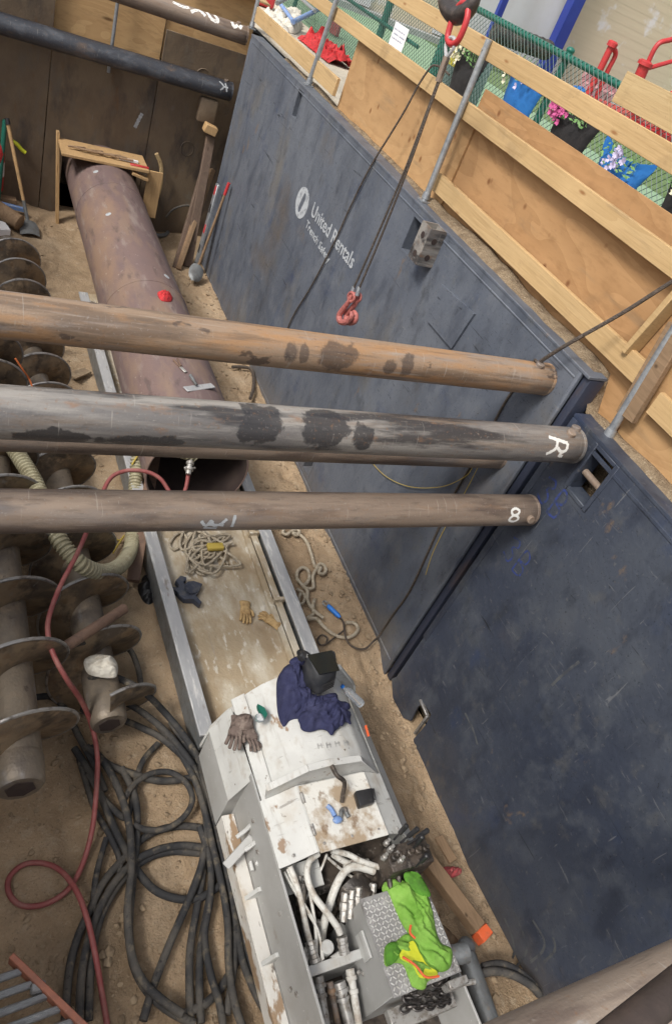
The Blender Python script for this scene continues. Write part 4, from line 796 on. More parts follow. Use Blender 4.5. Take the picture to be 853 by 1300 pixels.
for k in range(20):
    a = z6(random.uniform(360, 470), random.uniform(110, 200), random.uniform(0.6, 0.7)); b = z6(random.uniform(380, 560), random.uniform(520, 620), random.uniform(0.4, 0.58)); md = (a + b) / 2 + Vector((random.uniform(-.05, .05), random.uniform(-.05, .05), random.uniform(-.12, -.03)))
    mb = MB(); mb.tube(spline([a, md, b], 8), random.choice((0.006, 0.009, 0.014)), 8); mpart(mb, 'hydraulic_line', random.choice((m_whitehose, m_greasy, m_rubber, m_rubber)))
for k in range(6):
    a = z6(random.uniform(560, 700), random.uniform(20, 90), 0.66); b = z6(random.uniform(780, 900), random.uniform(60, 230), 0.62); md = (a + b) / 2 + Vector((0, random.uniform(-.04, .04), random.uniform(-.06, .05)))
    mb = MB(); mb.tube(spline([a, md, b], 8), random.choice((0.008, 0.012, 0.017)), 8); mpart(mb, 'hydraulic_line', random.choice((m_whitehose, m_greasy, m_greasy, m_rubber)))
for k in range(16):
    X, Y = random.uniform(390, 720), random.uniform(120, 480); mb = MB(); mb.lathe(z6(X, Y, random.uniform(0.33, 0.55)), (random.uniform(-.6, .6), random.uniform(-1, 0.2), random.uniform(.3, 1)), [(0, 0.018), (0.02, 0.018), (0.022, 0.012), (0.05, 0.012)], 6); mpart(mb, 'bolt_head', random.choice((m_fit, m_greasy)))
for k in range(5):
    mb = MB(); c = z6(random.uniform(400, 700), random.uniform(150, 450), random.uniform(0.3, 0.45)); mb.box(c, (random.uniform(.05, .12), random.uniform(.05, .12), random.uniform(.05, .15)), Matrix.Rotation(random.uniform(-.5, .5), 3, 'Z'), 0.008); mpart(mb, 'engine_bracket', random.choice((m_greasy, m_greycast)))
for x in (1.60, 1.76, 1.93, 2.10, 2.25):
    mb = MB(); mb.lathe((x, 1.15, hood_z(1.62) + (0.095 if 1.72 < x < 2.14 else 0.03 if x < 1.7 else 0.035)), (0, 0, 1), [(0, 0.009), (0.006, 0.009), (0.008, 0.005)], 6); mpart(mb, 'bolt_head', m_fit)
for y in (1.2, 1.38):
    mb = MB(); mb.cyl((1.722, y, 0.9), (1.722, y + 0.06, 0.9), 0.009, None, 10); mpart(mb, 'hinge', m_fit, dp)
# bulkhead plate with the fittings passing through
pts = [z6(400, 640, 0.57), z6(470, 655, 0.585), z6(800, 572, 0.59)]
mb = MB(); a, b = Vector((1.545, 0.66, 0)), Vector((1.93, 0.66, 0))
mb.prism([(1.545, 0.66, 0.24), (1.93, 0.66, 0.24), (1.93, 0.66, 0.585), (1.60, 0.66, 0.585), (1.545, 0.66, 0.52)], (0, 0.012, 0)); bh = mpart(mb, 'bulkhead', m_greyside)
mb = MB(); mb.beam((1.597, 0.668, 0.59), (1.93, 0.668, 0.59), 0.05, 0.01); mb.beam((1.543, 0.668, 0.52), (1.6, 0.668, 0.588), 0.05, 0.01); mb.box2((1.905, 0.62, 0.596), (1.918, 0.75, 0.68)); mpart(mb, 'bulkhead_lip', m_white, bh)
for (X, Y, X2, Y2, r, mt_) in ((478, 745, 500, 860, 0.034, m_fit), (530, 680, 560, 870, 0.026, m_fit), (590, 710, 620, 860, 0.018, m_pipe_orange), (640, 710, 680, 870, 0.034, m_fit), (700, 640, 735, 860, 0.024, m_whitehose)):
    a, b = z6(X, Y, 0.5), z6(X2, Y2, 0.46); d = (b - a); Ln = d.length; mb = MB()
    mb.lathe(a, d, [(0, r), (0.03, r), (0.031, r * 1.25), (0.05, r * 1.25), (0.051, r * 0.9), (Ln * 0.5, r * 0.85), (Ln * 0.51, r * 1.1), (Ln * 0.62, r * 1.1), (Ln * 0.63, r * 0.85), (Ln + 0.1, r * 0.85)], 12); mpart(mb, 'hose_fitting', mt_)
for (X, Y) in ((745, 655), (772, 660), (805, 710), (375, 745)):
    mb = MB(); mb.lathe(z6(X, Y, 0.5), (0.2, -1, 0.5), [(0, 0.013), (0.014, 0.013), (0.016, 0.008)], 6); mpart(mb, 'bolt_head', m_fit)
# step box with tread plate
TX0, TX1, TY0, TY1, TZ = 1.925, 2.33, 0.415, 0.872, 0.745
mb = MB(); mb.box2((TX0, TY0 + 0.01, 0.24), (TX1, TY1, TZ), 0.004); bx_ = mpart(mb, 'step_box', m_greyside)
mb = MB(); mb.box2((TX0 - 0.006, TY0, TZ + 0.0005), (TX1 + 0.006, TY1 + 0.006, TZ + 0.008), 0.002); nbase = len(mb.bm.faces)
for i in range(18):
    for j in range(21):
        x, y = TX0 + 0.012 + i * 0.0225, TY0 + 0.012 + j * 0.0222
        if x > TX1 - 0.01 or y > TY1 - 0.01: continue
        an = R(45) if (i + j) % 2 else R(-45)
        mb.box((x, y, TZ + 0.0105), (0.0195, 0.0065, 0.005), Matrix.Rotation(an, 3, 'Z'), 0.0015)
mb.bm.faces.ensure_lookup_table()
for f in mb.bm.faces: f.material_index = 0 if f.index < nbase else 1
tpl = mpart(mb, 'tread_plate', m_tread_base, bx_); tpl.data.materials.append(m_tread)
mb = MB(); mb.box2((1.94, 0.30, 0.55), (2.33, 0.40, 0.60), 0.004); mb.box2((2.24, 0.36, 0.66), (2.36, 0.4, 0.75), 0.005); mb.cyl((2.30, 0.38, 0.7), (2.42, 0.36, 0.7), 0.014, None, 8); mpart(mb, 'front_bracket', m_fit)
# valve block with levers
mb = MB(); mb.box2((2.12, 0.93, 0.6), (2.40, 1.07, 0.84), 0.012, 2)
for k in range(5): mb.lathe((2.15 + k * 0.052, 1.0, 0.84), (0, 0, 1), [(0, 0.02), (0.03, 0.02), (0.034, 0.012), (0.055, 0.012)], 10)
vb = mpart(mb, 'valve_block', m_greasy)
for k in range(4):
    mb = MB(); x = 2.14 + k * 0.06; mb.tube(spline([(x, 0.94, 0.74), (x - 0.01, 0.88, 0.72), (x - 0.02, 0.82, 0.62), (x - 0.03, 0.8, 0.5)], 5), 0.016, 8); mpart(mb, 'valve_hose', m_greasy, vb)
for (u, v, u2, v2) in ((500, 1066, 516, 1048), (508, 1070, 530, 1052), (517, 1072, 543, 1054), (524, 1078, 536, 1062), (528, 1100, 542, 1086)):
    a, b = P(u, v, z=0.87), P(u2, v2, z=0.99); mb = MB(); mb.lathe(a, b - a, [(0, 0.006), ((b - a).length * 0.45, 0.006), ((b - a).length * 0.46, 0.013), ((b - a).length, 0.015), ((b - a).length + 0.006, 0.008)], 10); mpart(mb, 'lever', m_blackplastic, vb)
for (u, v) in ((489, 1072), (494, 1080), (500, 1088), (507, 1094), (486, 1090)):
    mb = MB(); mb.lathe(P(u, v, z=0.84), (0.15, 0.1, 1), [(0, 0.016), (0.025, 0.016), (0.03, 0.01), (0.05, 0.01)], 8); mpart(mb, 'valve_cap', m_fit, vb)
mb = MB(); a = P(571, 1214, z=0.7); mb.lathe(a, (0.9, -0.1, 0.1), [(0, 0.05), (0.03, 0.052), (0.032, 0.048), (0.06, 0.052), (0.062, 0.048), (0.1, 0.052), (0.11, 0.04)], 18); mpart(mb, 'filter_cup', m_greycast)
mb = MB(); mb.ico(P(478, 1044, z=0.85), (0.06, 0.05, 0.03), 2, 0.25); mpart(mb, 'mud_lump', m_dirt)
# faint stencil marks on the hood
mb = MB()
def on_hood(u, v, zz=0.95):
    p = P(u, v, z=zz)
    for _ in range(6): p = P(u, v, z=hood_z(p.x) + 0.004)
    return p
for (u0, v0) in ((403, 944), (414, 943), (425, 941), (436, 940)):
    strokes(mb, [[(u0, v0), (u0 + 1.5, v0 + 7)], [(u0 + 4, v0), (u0 + 6, v0 + 6)], [(u0, v0 + 3), (u0 + 6, v0 + 2)]], lambda a, b: on_hood(a, b) + Vector((0, 0, 0.002)), 1.6, 2)
mpart(mb, 'stencil_mark', m_greyside)
mb = MB(); strokes(mb, [[(463, 922), (465, 929), (467, 936)]], lambda a, b: P(a, b, z=0.68) + Vector((0, 0, 0.012)), 3.2); mpart(mb, 'orange_mark', m_orange)

# ================================================================== CLOTH AND GLOVES
def inside(p, poly):
    c = False; n = len(poly)
    for i in range(n):
        (x1_, y1_), (x2_, y2_) = poly[i], poly[(i + 1) % n]
        if (y1_ > p[1]) != (y2_ > p[1]) and p[0] < (x2_ - x1_) * (p[1] - y1_) / (y2_ - y1_) + x1_: c = not c
    return c
def edge_near(p, poly):
    best = (1e9, None); n = len(poly)
    for i in range(n):
        a, b = poly[i], poly[(i + 1) % n]; dx, dy = b[0] - a[0], b[1] - a[1]; L2 = dx * dx + dy * dy
        t = max(0, min(1, ((p[0] - a[0]) * dx + (p[1] - a[1]) * dy) / L2)) if L2 else 0
        q = (a[0] + t * dx, a[1] + t * dy); d = math.hypot(p[0] - q[0], p[1] - q[1])
        if d < best[0]: best = (d, q)
    return best
def cloth(name, mat, poly_px, zref, base, thick, freq=9, ang=0.0, label=None, cat=None, parent=None, step=0.011, seed=0.0, fold=0.6):
    pw = [P(u, v, z=zref) for u, v in poly_px]; pw = spline([Vector((p.x, p.y, 0)) for p in pw], 5, True); poly = [(p.x, p.y) for p in pw]
    xs = [p[0] for p in poly]; ys = [p[1] for p in poly]; x0, y0 = min(xs), min(ys); nx = int((max(xs) - x0) / step) + 2; ny = int((max(ys) - y0) / step) + 2
    mb = MB(); grid = {}
    ins = {(i, j) for i in range(nx) for j in range(ny) if inside((x0 + i * step, y0 + j * step), poly)}
    cells = [(i, j) for i in range(nx) for j in range(ny) if all(k in ins for k in ((i, j), (i + 1, j), (i, j + 1), (i + 1, j + 1)))]
    used = {k for (i, j) in cells for k in ((i, j), (i + 1, j), (i, j + 1), (i + 1, j + 1))}
    cs = set(cells)
    def hfun(x, y, d):
        ca, sa = math.cos(ang), math.sin(ang); a, b = x * ca + y * sa, -x * sa + y * ca
        wv = 0.25 * nz(x * 6, y * 6, seed + 5)
        f1 = 1 - abs(nz((a + wv * 0.3) * freq * 0.35, (b + wv * 0.3) * freq * 1.6, seed)) * 2.2
        f2 = 1 - abs(nz(x * freq * 1.3, y * freq * 1.3, seed + 9)) * 2
        f3 = 1 - abs(nz((a + wv * 0.2) * freq * 0.9, (b - wv * 0.4) * freq * 3.2, seed + 4)) * 2.4
        return thick * (1 - math.exp(-d / 0.03)) * (0.36 + fold * (0.6 * f1 + 0.3 * f2 + 0.28 * f3) + 0.35 * nz(x * 4, y * 4, seed + 2))
    top = {}
    for (i, j) in used:
        x, y = x0 + i * step, y0 + j * step; d, q = edge_near((x, y), poly)
        bd = not all(c in cs for c in ((i, j), (i - 1, j), (i, j - 1), (i - 1, j - 1)))
        if bd and d < step * 1.6: x, y = q; d = 0.004
        top[(i, j)] = mb.bm.verts.new((x, y, base(x, y) + 0.003 + max(0.004, hfun(x, y, d))))
    for (i, j) in cells: mb.bm.faces.new([top[k] for k in ((i, j), (i + 1, j), (i + 1, j + 1), (i, j + 1))])
    bed = [e for e in mb.bm.edges if len(e.link_faces) == 1]
    low = {}
    for e in bed:
        for v in e.verts:
            if v not in low: low[v] = mb.bm.verts.new((v.co.x, v.co.y, base(v.co.x, v.co.y) + 0.001))
    for e in bed:
        a, b = e.verts
        mb.bm.faces.new((a, b, low[b], low[a]))
    o = mb.build(name, mat, parent, 75)
    if label: tag(o, label, cat)
    return o
def glove(label, cpx, zt, dirpx, Ln, mat, base_z, curl=0.25, spread=0.16, flip=1, tilt=0.0, cuff=True):
    """a work glove lying palm down: five separate fingers, palm and cuff as one skin"""
    c = P(*cpx, z=zt); tip = P(*dirpx, z=zt); d = Vector((tip.x - c.x, tip.y - c.y, 0)).normalized(); s = Vector((0, 0, 1)).cross(d) * flip
    up = Vector((0, 0, 1)); mb = MB(); W = Ln * 0.36
    pts = []; k = Ln / 0.25
    def lp(a, b, h): return Vector((c.x, c.y, 0)) + d * a * Ln + s * b * Ln + up * (base_z(c.x + d.x * a * Ln + s.x * b * Ln, c.y + d.y * a * Ln + s.y * b * Ln) + h * k)
    # palm and cuff: flattened loft
    prof = [(-0.46, 0.20, 0.018), (-0.40, 0.215, 0.024), (-0.26, 0.17, 0.022), (-0.1, 0.185, 0.026), (0.05, 0.2, 0.027), (0.14, 0.19, 0.022), (0.17, 0.16, 0.012)] if cuff else [(-0.2, 0.16, 0.02), (-0.1, 0.18, 0.026), (0.05, 0.2, 0.027), (0.14, 0.19, 0.022), (0.17, 0.16, 0.012)]
    rings = []
    for a, hw, h in prof:
        rings.append([mb.bm.verts.new(lp(a + 0.012 * nz(q, a * 9), hw * math.cos(2 * math.pi * q / 16) + 0.015 * nz(q * 0.7, a * 5, 3), h + (h * 0.95) * math.sin(2 * math.pi * q / 16) + 0.004 * nz(q * 1.1, a * 14))) for q in range(16)])
    for A, B in zip(rings, rings[1:]):
        for q in range(16): mb.bm.faces.new((A[q], A[(q + 1) % 16], B[(q + 1) % 16], B[q]))
    mb.bm.faces.new(rings[0][::-1]); mb.bm.faces.new(rings[-1])
    for i, (b, ln) in enumerate(((-0.145, 0.33), (-0.05, 0.38), (0.05, 0.36), (0.14, 0.27))):
        sp = b * spread * 4 + 0.02 * nz(i * 3.3, Ln * 40)
        mb.tube(spline([lp(0.08, b, 0.022), lp(0.16, b, 0.026), lp(0.16 + ln * 0.5, b + sp * 0.3, 0.03 + 0.02 * curl), lp(0.16 + ln * 0.85, b + sp * 0.5, 0.018), lp(0.16 + ln, b + sp * 0.55, 0.012)], 4), lambda i_, t: 0.0125 * k * (1 if t < 0.85 else 1 - (t - 0.85) * 3.5), 8)
    mb.tube(spline([lp(-0.12, -0.13, 0.02), lp(-0.02, -0.24, 0.022), lp(0.1, -0.29, 0.02), lp(0.17, -0.28, 0.012)], 4), lambda i_, t: 0.0145 * k * (1 if t < 0.85 else 1 - (t - 0.85) * 3.5), 8)
    return mb.build('work_glove', mat, None, 60)
# ================================================================== THINGS LYING ON THE MACHINE
hz_ = lambda x, y: hood_z(x) if y > 1.49 else 0.9
z7 = lambda X, Y: (200 + X / 2.666, 650 + Y / 2.666)
jt = thing('jacket', 'crumpled navy blue work jacket spread over the white machine hood', 'jacket', P(400, 890, z=1.0))
cj = lambda nm, pts, lift, th, an, sd, st=0.0085: cloth(nm, m_navy, [z7(*p) for p in pts], 1.0, lambda x, y: hz_(x, y) + lift, th, 10, an, parent=jt, seed=sd, step=st, fold=0.85)
cj('jacket_body', [(412, 560), (424, 530), (440, 514), (470, 508), (495, 520), (505, 570), (520, 610), (560, 625), (575, 660), (540, 690), (500, 690), (475, 688), (455, 690), (440, 702), (420, 650)], 0.0, 0.085, R(60), 3)
cj('jacket_body', [(478, 690), (500, 670), (545, 650), (590, 640), (622, 660), (625, 700), (615, 728), (598, 745), (588, 760), (570, 742), (545, 738), (518, 742), (492, 733), (484, 712)], 0.022, 0.075, R(20), 5)
cj('sleeve', [(520, 640), (560, 628), (606, 614), (612, 640), (655, 636), (660, 650), (640, 668), (600, 680), (560, 690), (520, 690), (500, 668)], 0.045, 0.065, R(5), 9)
cj('sleeve', [(590, 660), (640, 660), (664, 668), (658, 690), (661, 712), (640, 706), (622, 728), (606, 712), (596, 690)], 0.03, 0.06, R(-30), 12)
cj('sleeve', [(418, 548), (446, 525), (480, 540), (494, 580), (498, 620), (486, 660), (462, 680), (440, 640), (424, 600)], 0.05, 0.05, R(75), 15)
cj('collar', [(438, 520), (462, 508), (490, 512), (498, 530), (476, 540), (450, 536)], 0.075, 0.04, R(10), 19)

hl = thing('welding_helmet', 'black welding helmet standing on the navy jacket', 'helmet', P(405, 880, z=1.0))
A_ = [P(*z7(*p), z=zz) for p, zz in (((507, 484), 1.25), ((600, 466), 1.25), ((608, 530), 1.22), ((540, 557), 1.22))]
B_ = [P(*z7(*p), z=zz) for p, zz in (((488, 520), 1.08), ((604, 500), 1.06), ((598, 592), 1.03), ((543, 626), 1.03), ((495, 590), 1.03))]
mb = MB(); mb.hull(A_ + B_, 0.016, 2); mb.build('shell', m_helmet, hl)
mb = MB()
fa = [P(*z7(*p), z=zz) for p, zz in (((546, 566), 1.195), ((603, 546), 1.195), ((596, 588), 1.055), ((548, 616), 1.055))]
cen = sum(fa, Vector()) / 4; nrm = (fa[1] - fa[0]).cross(fa[3] - fa[0]).normalized()
if nrm.y > 0: nrm = -nrm
for k in range(4):
    t0_ = 0.42 + k * 0.14; a = fa[0].lerp(fa[3], t0_) + nrm * 0.012; b = fa[1].lerp(fa[2], t0_) + nrm * 0.012; mb.beam(a.lerp(b, 0.1), a.lerp(b, 0.9), 0.008, 0.008, nrm)
mb.build('grille', m_blackplastic, hl)
mb = MB(); tp = sum(A_, Vector()) / 4; e1 = (A_[1] - A_[0]).normalized(); e2 = (A_[3] - A_[0]).normalized()
mb.prism([tp + e1 * a + e2 * b + Vector((0, 0, 0.003)) for a, b in ((-0.09, -0.06), (0.08, -0.06), (0.07, 0.07), (-0.07, 0.07))], (0, 0, 0.006)); mb.build('lens', m_lens, hl)
mb = MB(); kq = P(*z7(496, 490), z=1.2); mb.lathe(kq, (-1, 0.6, 0.3), [(0, 0.035), (0.02, 0.035), (0.022, 0.028), (0.035, 0.026)], 16); mb.torus(kq + Vector((0.02, 0.02, -0.02)), (0.3, 0.3, 1), 0.05, 0.007, 20); mb.build('headgear_knob', m_blackplastic, hl)

def hz2(x, y): return hood_z(x) if x > 1.6 else 0.80
z4 = lambda X, Y: (240 + X / 5.2, 870 + Y / 5.2)
o = glove('', z4(318, 285), 0.85, z4(290, 420), 0.22, m_glove, hz2, 0.3, 0.14, -1); tag(o, 'grey brown work glove with fingers pointing left down on the machine hood', 'glove', 'dirty gloves on the hood')
o = glove('', z4(428, 300), 0.88, z4(468, 400), 0.19, m_glove, lambda x, y: hz2(x, y) + 0.012, 0.3, 0.14, 1); tag(o, 'grey brown work glove nearer the jacket, lying half over the other glove', 'glove', 'dirty gloves on the hood')
gp = [(325, 165), (385, 140), (440, 160), (455, 215), (430, 250), (370, 245), (330, 215)]
tag(cloth('glove_cuff_cloth', m_glove, [z4(*p) for p in gp], 0.92, lambda x, y: hz2(x, y) + 0.035, 0.07, 14, 0.4, seed=8, step=0.008), 'dark crumpled cloth bundled above the grey gloves', 'cloth')
mb = MB(); gg = [P(*z4(*p), z=0.93) for p in ((445, 140), (490, 165), (510, 210), (495, 235), (478, 215), (450, 165))]; mb.prism(gg, (0, 0, 0.03)); o = mb.build('safety_goggles', m_green, None)
tag(o, 'safety goggles with green strap and clear lens beside the grey gloves', 'goggles')
mb = MB(); c_ = P(*z4(470, 215), z=0.94); mb.ico(c_, (0.035, 0.03, 0.02), 2, 0.05); mb.build('lens', m_clear, o)
mb = MB(); a, b = P(*z7(628, 592), z=0.86), P(*z7(668, 630), z=0.80); mb.lathe(a, b - a, [(0, 0.012), (0.02, 0.013), (0.04, 0.028), (0.17, 0.03), (0.19, 0.026), (0.195, 0.01)], 16); o = mb.build('plastic_bottle', m_clear, None); tag(o, 'clear plastic water bottle lying on the right shoulder of the machine', 'bottle')
mb = MB(); mb.lathe(a - (b - a).normalized() * 0.012, b - a, [(0, 0.013), (0.012, 0.014)], 12); mb.build('bottle_cap', m_blueplastic, o)
# black case and paper, shackle on the stained deck panel
z5 = lambda X, Y: (330 + X / 3.877, 900 + Y / 3.709)
Zp = 0.903
q = [P(*z5(*p), z=Zp) for p in ((456, 402), (540, 386), (552, 455), (478, 476))]
mb = MB(); mb.hull(q + [p + Vector((0, 0, 0.045)) for p in q], 0.008); o = tag(mb.build('black_case', m_blackplastic, None), 'small black case lying on the muddy deck panel of the machine', 'case')
mb = MB(); mb.beam(q[1].lerp(q[2], 0.1) + Vector((0, 0, 0.05)) , q[1].lerp(q[2], 0.9) + Vector((0, 0, 0.05)), 0.012, 0.01); mb.build('clasp', m_blackplastic, o)
tag(cloth('paper', m_whitecloth, [z5(*p) for p in ((535, 375), (565, 380), (585, 420), (570, 465), (552, 450))], Zp, lambda x, y: 0.86, 0.02, 9, 0, seed=4, step=0.007), 'crumpled white paper beside the small black case', 'paper')
sh = thing('shackle', 'blue grey wrench and shackle lying on the muddy deck panel', 'shackle', P(*z5(385, 500), z=Zp))
mb = MB(); mb.tube(spline([P(*z5(*p), z=Zp + 0.014) for p in ((330, 455), (352, 475), (368, 505))], 5), 0.013, 8); mb.ico(P(*z5(382, 522), z=Zp + 0.016), (0.03, 0.022, 0.014), 2); mb.build('pin', m_bluetube, sh)
mb = MB(); mb.tube(spline([P(*z5(*p), z=Zp + 0.014) for p in ((365, 528), (395, 515), (400, 480), (418, 470), (424, 490), (436, 510))], 5), 0.012, 8); mb.build('bow', m_greycast, sh)
# hi-vis shirt
zs = lambda X, Y: (240 + X / 2.1325, 850 + Y / 2.1325)
def tz(x, y): return 0.755 if (x < 2.33 and 0.4 < y < 0.88) else (0.70 if y > 0.85 else 0.66)
sv_ = thing('hi_vis_shirt', 'lime green hi-vis shirt with yellow tape draped over the tread plate box', 'shirt', P(560, 1170, z=0.75))
o1 = [(540, 575), (553, 552), (580, 546), (612, 560), (640, 598), (655, 612), (668, 655), (676, 700), (690, 735), (718, 750), (716, 798), (690, 812), (655, 800), (632, 770), (610, 720), (590, 690), (572, 655), (556, 615)]
o2 = [(536, 745), (560, 735), (590, 712), (612, 720), (640, 765), (672, 800), (678, 825), (652, 840), (642, 862), (612, 855), (600, 830), (585, 795), (560, 790), (536, 798)]
cloth('shirt_body', m_lime, [zs(*p) for p in o1], 0.80, tz, 0.055, 12, R(-60), parent=sv_, seed=11, step=0.0075, fold=1.0)
cloth('shirt_body', m_lime, [zs(*p) for p in o2], 0.79, lambda x, y: tz(x, y) + 0.004, 0.045, 13, R(-40), parent=sv_, seed=14, step=0.0075, fold=1.0)
cloth('collar', m_limedark, [zs(*p) for p in ((585, 548), (622, 548), (650, 590), (656, 612), (625, 605), (595, 580))], 0.82, lambda x, y: 0.80, 0.03, 14, 0.5, parent=sv_, seed=21, step=0.008)
cloth('sleeve', m_limedark, [zs(*p) for p in ((536, 745), (562, 736), (575, 760), (560, 790), (536, 798))], 0.80, lambda x, y: 0.785, 0.03, 14, 0.5, parent=sv_, seed=25, step=0.008)
tp_ = cloth('reflective_tape', m_yellow, [zs(*p) for p in ((575, 770), (610, 728), (630, 760), (652, 795), (678, 812), (672, 826), (632, 828), (612, 795))], 0.83, lambda x, y: tz(x, y) + 0.038, 0.02, 12, R(-40), parent=sv_, seed=31, step=0.008, fold=0.3)
mb = MB(); mb.tube(spline([P(*zs(*p), z=0.85) for p in ((578, 778), (612, 800), (640, 832), (676, 830))], 6), 0.006, 6); mb.tube(spline([P(*zs(*p), z=0.855) for p in ((600, 692), (598, 712), (612, 728))], 6), 0.006, 6); mb.build('tape_trim', m_orange, sv_)
# oily chain piled against the step box
ch = thing('chain', 'oily dark chain heaped on the bracket below the hi-vis shirt', 'chain', P(540, 1262, z=0.62))
cp = spline([P(u, v, z=zz) for u, v, zz in ((568, 1240, .66), (555, 1250, .66), (540, 1247, .66), (525, 1256, .65), (512, 1266, .63), (528, 1268, .65), (545, 1262, .67), (560, 1262, .66), (570, 1270, .64), (552, 1276, .64), (535, 1278, .64), (515, 1280, .62), (505, 1288, .6))], 14)
cp = resample(cp, 0.033)
for i, (a, b) in enumerate(zip(cp, cp[1:])):
    d = (b - a).normalized(); mb = MB(); sd_ = d.cross(Vector((0, 0, 1))).normalized(); n_ = sd_ if i % 2 else Vector((0, 0, 1))
    s2 = d.cross(n_).normalized(); c = (a + b) / 2
    mb.tube([c + d * math.cos(2 * math.pi * k / 14) * 0.027 + s2 * math.sin(2 * math.pi * k / 14) * 0.016 for k in range(14)], 0.0065, 6, True); mb.build('link', m_chainsteel, ch)

# ================================================================== THINGS ON THE TRACK BED
fb = lambda x, y: ZB + 0.006
o = glove('', (311.5, 776), 0.23, (312, 795), 0.22, m_leather, fb, 0.2, 0.12, -1); tag(o, 'tan leather glove lying flat on the track bed with fingers towards the machine', 'glove', 'tan gloves on the track bed')
o = glove('', (343, 788), 0.23, (329, 779), 0.20, m_leather, fb, 0.4, 0.2, 1); tag(o, 'tan leather glove curled up beside the right track rail', 'glove', 'tan gloves on the track bed')
cl = [(60, 236), (78, 218), (98, 224), (96, 236), (84, 240), (92, 250), (104, 238), (122, 236), (152, 246), (142, 270), (126, 286), (150, 308), (142, 318), (122, 298), (90, 300), (72, 284), (66, 272), (48, 264), (52, 256), (72, 262), (74, 248)]
q = [P(*z7(*p), z=0.25) for p in cl]
mb = MB(); mb.prism([p + Vector((0, 0, -0.035)) for p in q], (0, 0, 0.05)); bmesh.ops.bevel(mb.bm, geom=list(mb.bm.edges), offset=0.004, segments=1, affect='EDGES'); o = tag(mb.build('pipe_clamp', m_darkblue, None), 'dark navy hooked clamp lying on the sandy track bed', 'clamp')
mb = MB(); c = P(*z7(112, 262), z=0.27); mb.lathe(c, (0.2, 0, 1), [(0, 0.05), (0.012, 0.05), (0.006, 0.03), (0.006, 0)], 18); mb.build('cup', m_darkblue, o)
# rope heap
random.seed(21)
pts = []
for k in range(34):
    a = k * 1.9 + random.uniform(-0.9, 0.9); rr = random.uniform(0.2, 1.1); u = 262 + 40 * rr * math.cos(a) + 6 * math.sin(k * 0.5); v = 700 + 30 * rr * math.sin(a) + 7 * math.cos(k * .4)
    pts.append(P(u, v, z=ZB + 0.02 + 0.05 * random.random()))
mb = MB(); mb.tube(spline(pts, 6), 0.0115, 7); tag(mb.build('rope_heap', m_rope, None, 60), 'tangled heap of tan rope on the track bed below the lowest spreader pipe', 'rope')
rp_ = [P(*z7(*p), z=ZB + 0.02) for p in ((105, 95), (85, 70), (60, 80), (42, 110), (60, 128), (95, 100), (120, 70), (95, 115), (110, 175), (135, 205), (160, 212), (155, 180))]
mb = MB(); mb.tube(spline(rp_, 6), 0.011, 7); tag(mb.build('rope', m_rope, None, 60), 'loose tan rope loop left of the rope heap on the track bed', 'rope')
mb = MB(); c = P(*z7(196, 118), z=0.29); mb.hull([c + Vector((a * 0.07, b * 0.035, d * 0.02)) for a in (-1, 1) for b in (-1, 1) for d in (-1, 1)], 0.01); tag(mb.build('yellow_handle', m_yellowcord, None), 'small yellow plastic handle caught in the rope heap', 'float')  # yellow handle, drawn as a plain bevelled block
# casing top: rag, scraper, pliers
p = on_casing(207, 377); tag(cloth('red_rag', m_redcloth, [(200, 373), (207, 371), (219, 374), (217, 382), (205, 382)], p.z, lambda x, y: CZc + math.sqrt(max(0, CR * CR - (x - CXc) ** 2)), 0.035, 24, 0.5, seed=2, step=0.006, fold=1.5), 'small bright red rag on top of the purple casing pipe', 'rag')
sc_ = thing('scraper', 'flat steel scraper with a short handle on the casing pipe', 'scraper', on_casing(250, 495))
a, b = on_casing(235, 496), on_casing(270, 493); mb = MB(); mb.beam(a + Vector((0, 0, 0.015)), b + Vector((0, 0, 0.03)), 0.07, 0.012); mb.build('blade', m_rail, sc_)
mb = MB(); mb.cyl(on_casing(249, 492) + Vector((0, 0, 0.025)), on_casing(241, 480) + Vector((0, 0, 0.03)), 0.012, 0.016, 10); mb.build('handle', m_greycast, sc_)
pl_ = thing('pliers', 'open pliers with dark red grips lying on the casing pipe', 'pliers', on_casing(228, 466))
mb = MB(); mb.tube([on_casing(220, 458) + Vector((0, 0, .012)), on_casing(229, 468) + Vector((0, 0, .012))], 0.009, 7); mb.tube([on_casing(225, 457) + Vector((0, 0, .012)), on_casing(230, 466) + Vector((0, 0, .012))], 0.009, 7); mb.build('grip', m_rustplate, pl_)
mb = MB(); mb.beam(on_casing(229, 467) + Vector((0, 0, .012)), on_casing(236, 474) + Vector((0, 0, .012)), 0.03, 0.012); mb.build('jaw', m_fit, pl_)

# ================================================================== HOSES
z6r = lambda X, Y: (X / 2.585, 940 + Y / 2.585)
z5a = lambda X, Y: (X / 2.843, 660 + Y / 2.843)
def hose(label, pts, r=0.0225, mat=m_rubber, name='hydraulic_hose', n=8, seg=10, group='black hoses on the pit floor', cat='hose'):
    """pts: (u, v, height of the hose axis)"""
    rk = r; mb = MB(); mb.tube(spline([P(u, v, z=h) for u, v, h in pts], n), lambda i, t: rk * (1 + 0.035 * nz(i * 0.35, rk * 900)), seg); return tag(mb.build(name, mat, None, 60), label, cat, group)
def hp(conv, lst, h): return [(*conv(x, y), h) for x, y in lst]
A5, A6 = z5a, z6r
hose('thick black hose arching out of the auger end and running down along the machine side', hp(A5, [(270, 640), (290, 595)], 0.16) + hp(A5, [(340, 568)], 0.42) + hp(A5, [(420, 570), (515, 618)], 0.36) + hp(A5, [(600, 700), (680, 800), (735, 900)], 0.14) + hp(A6, [(690, 180), (722, 330), (752, 480), (772, 620), (765, 760), (745, 900)], 0.06))
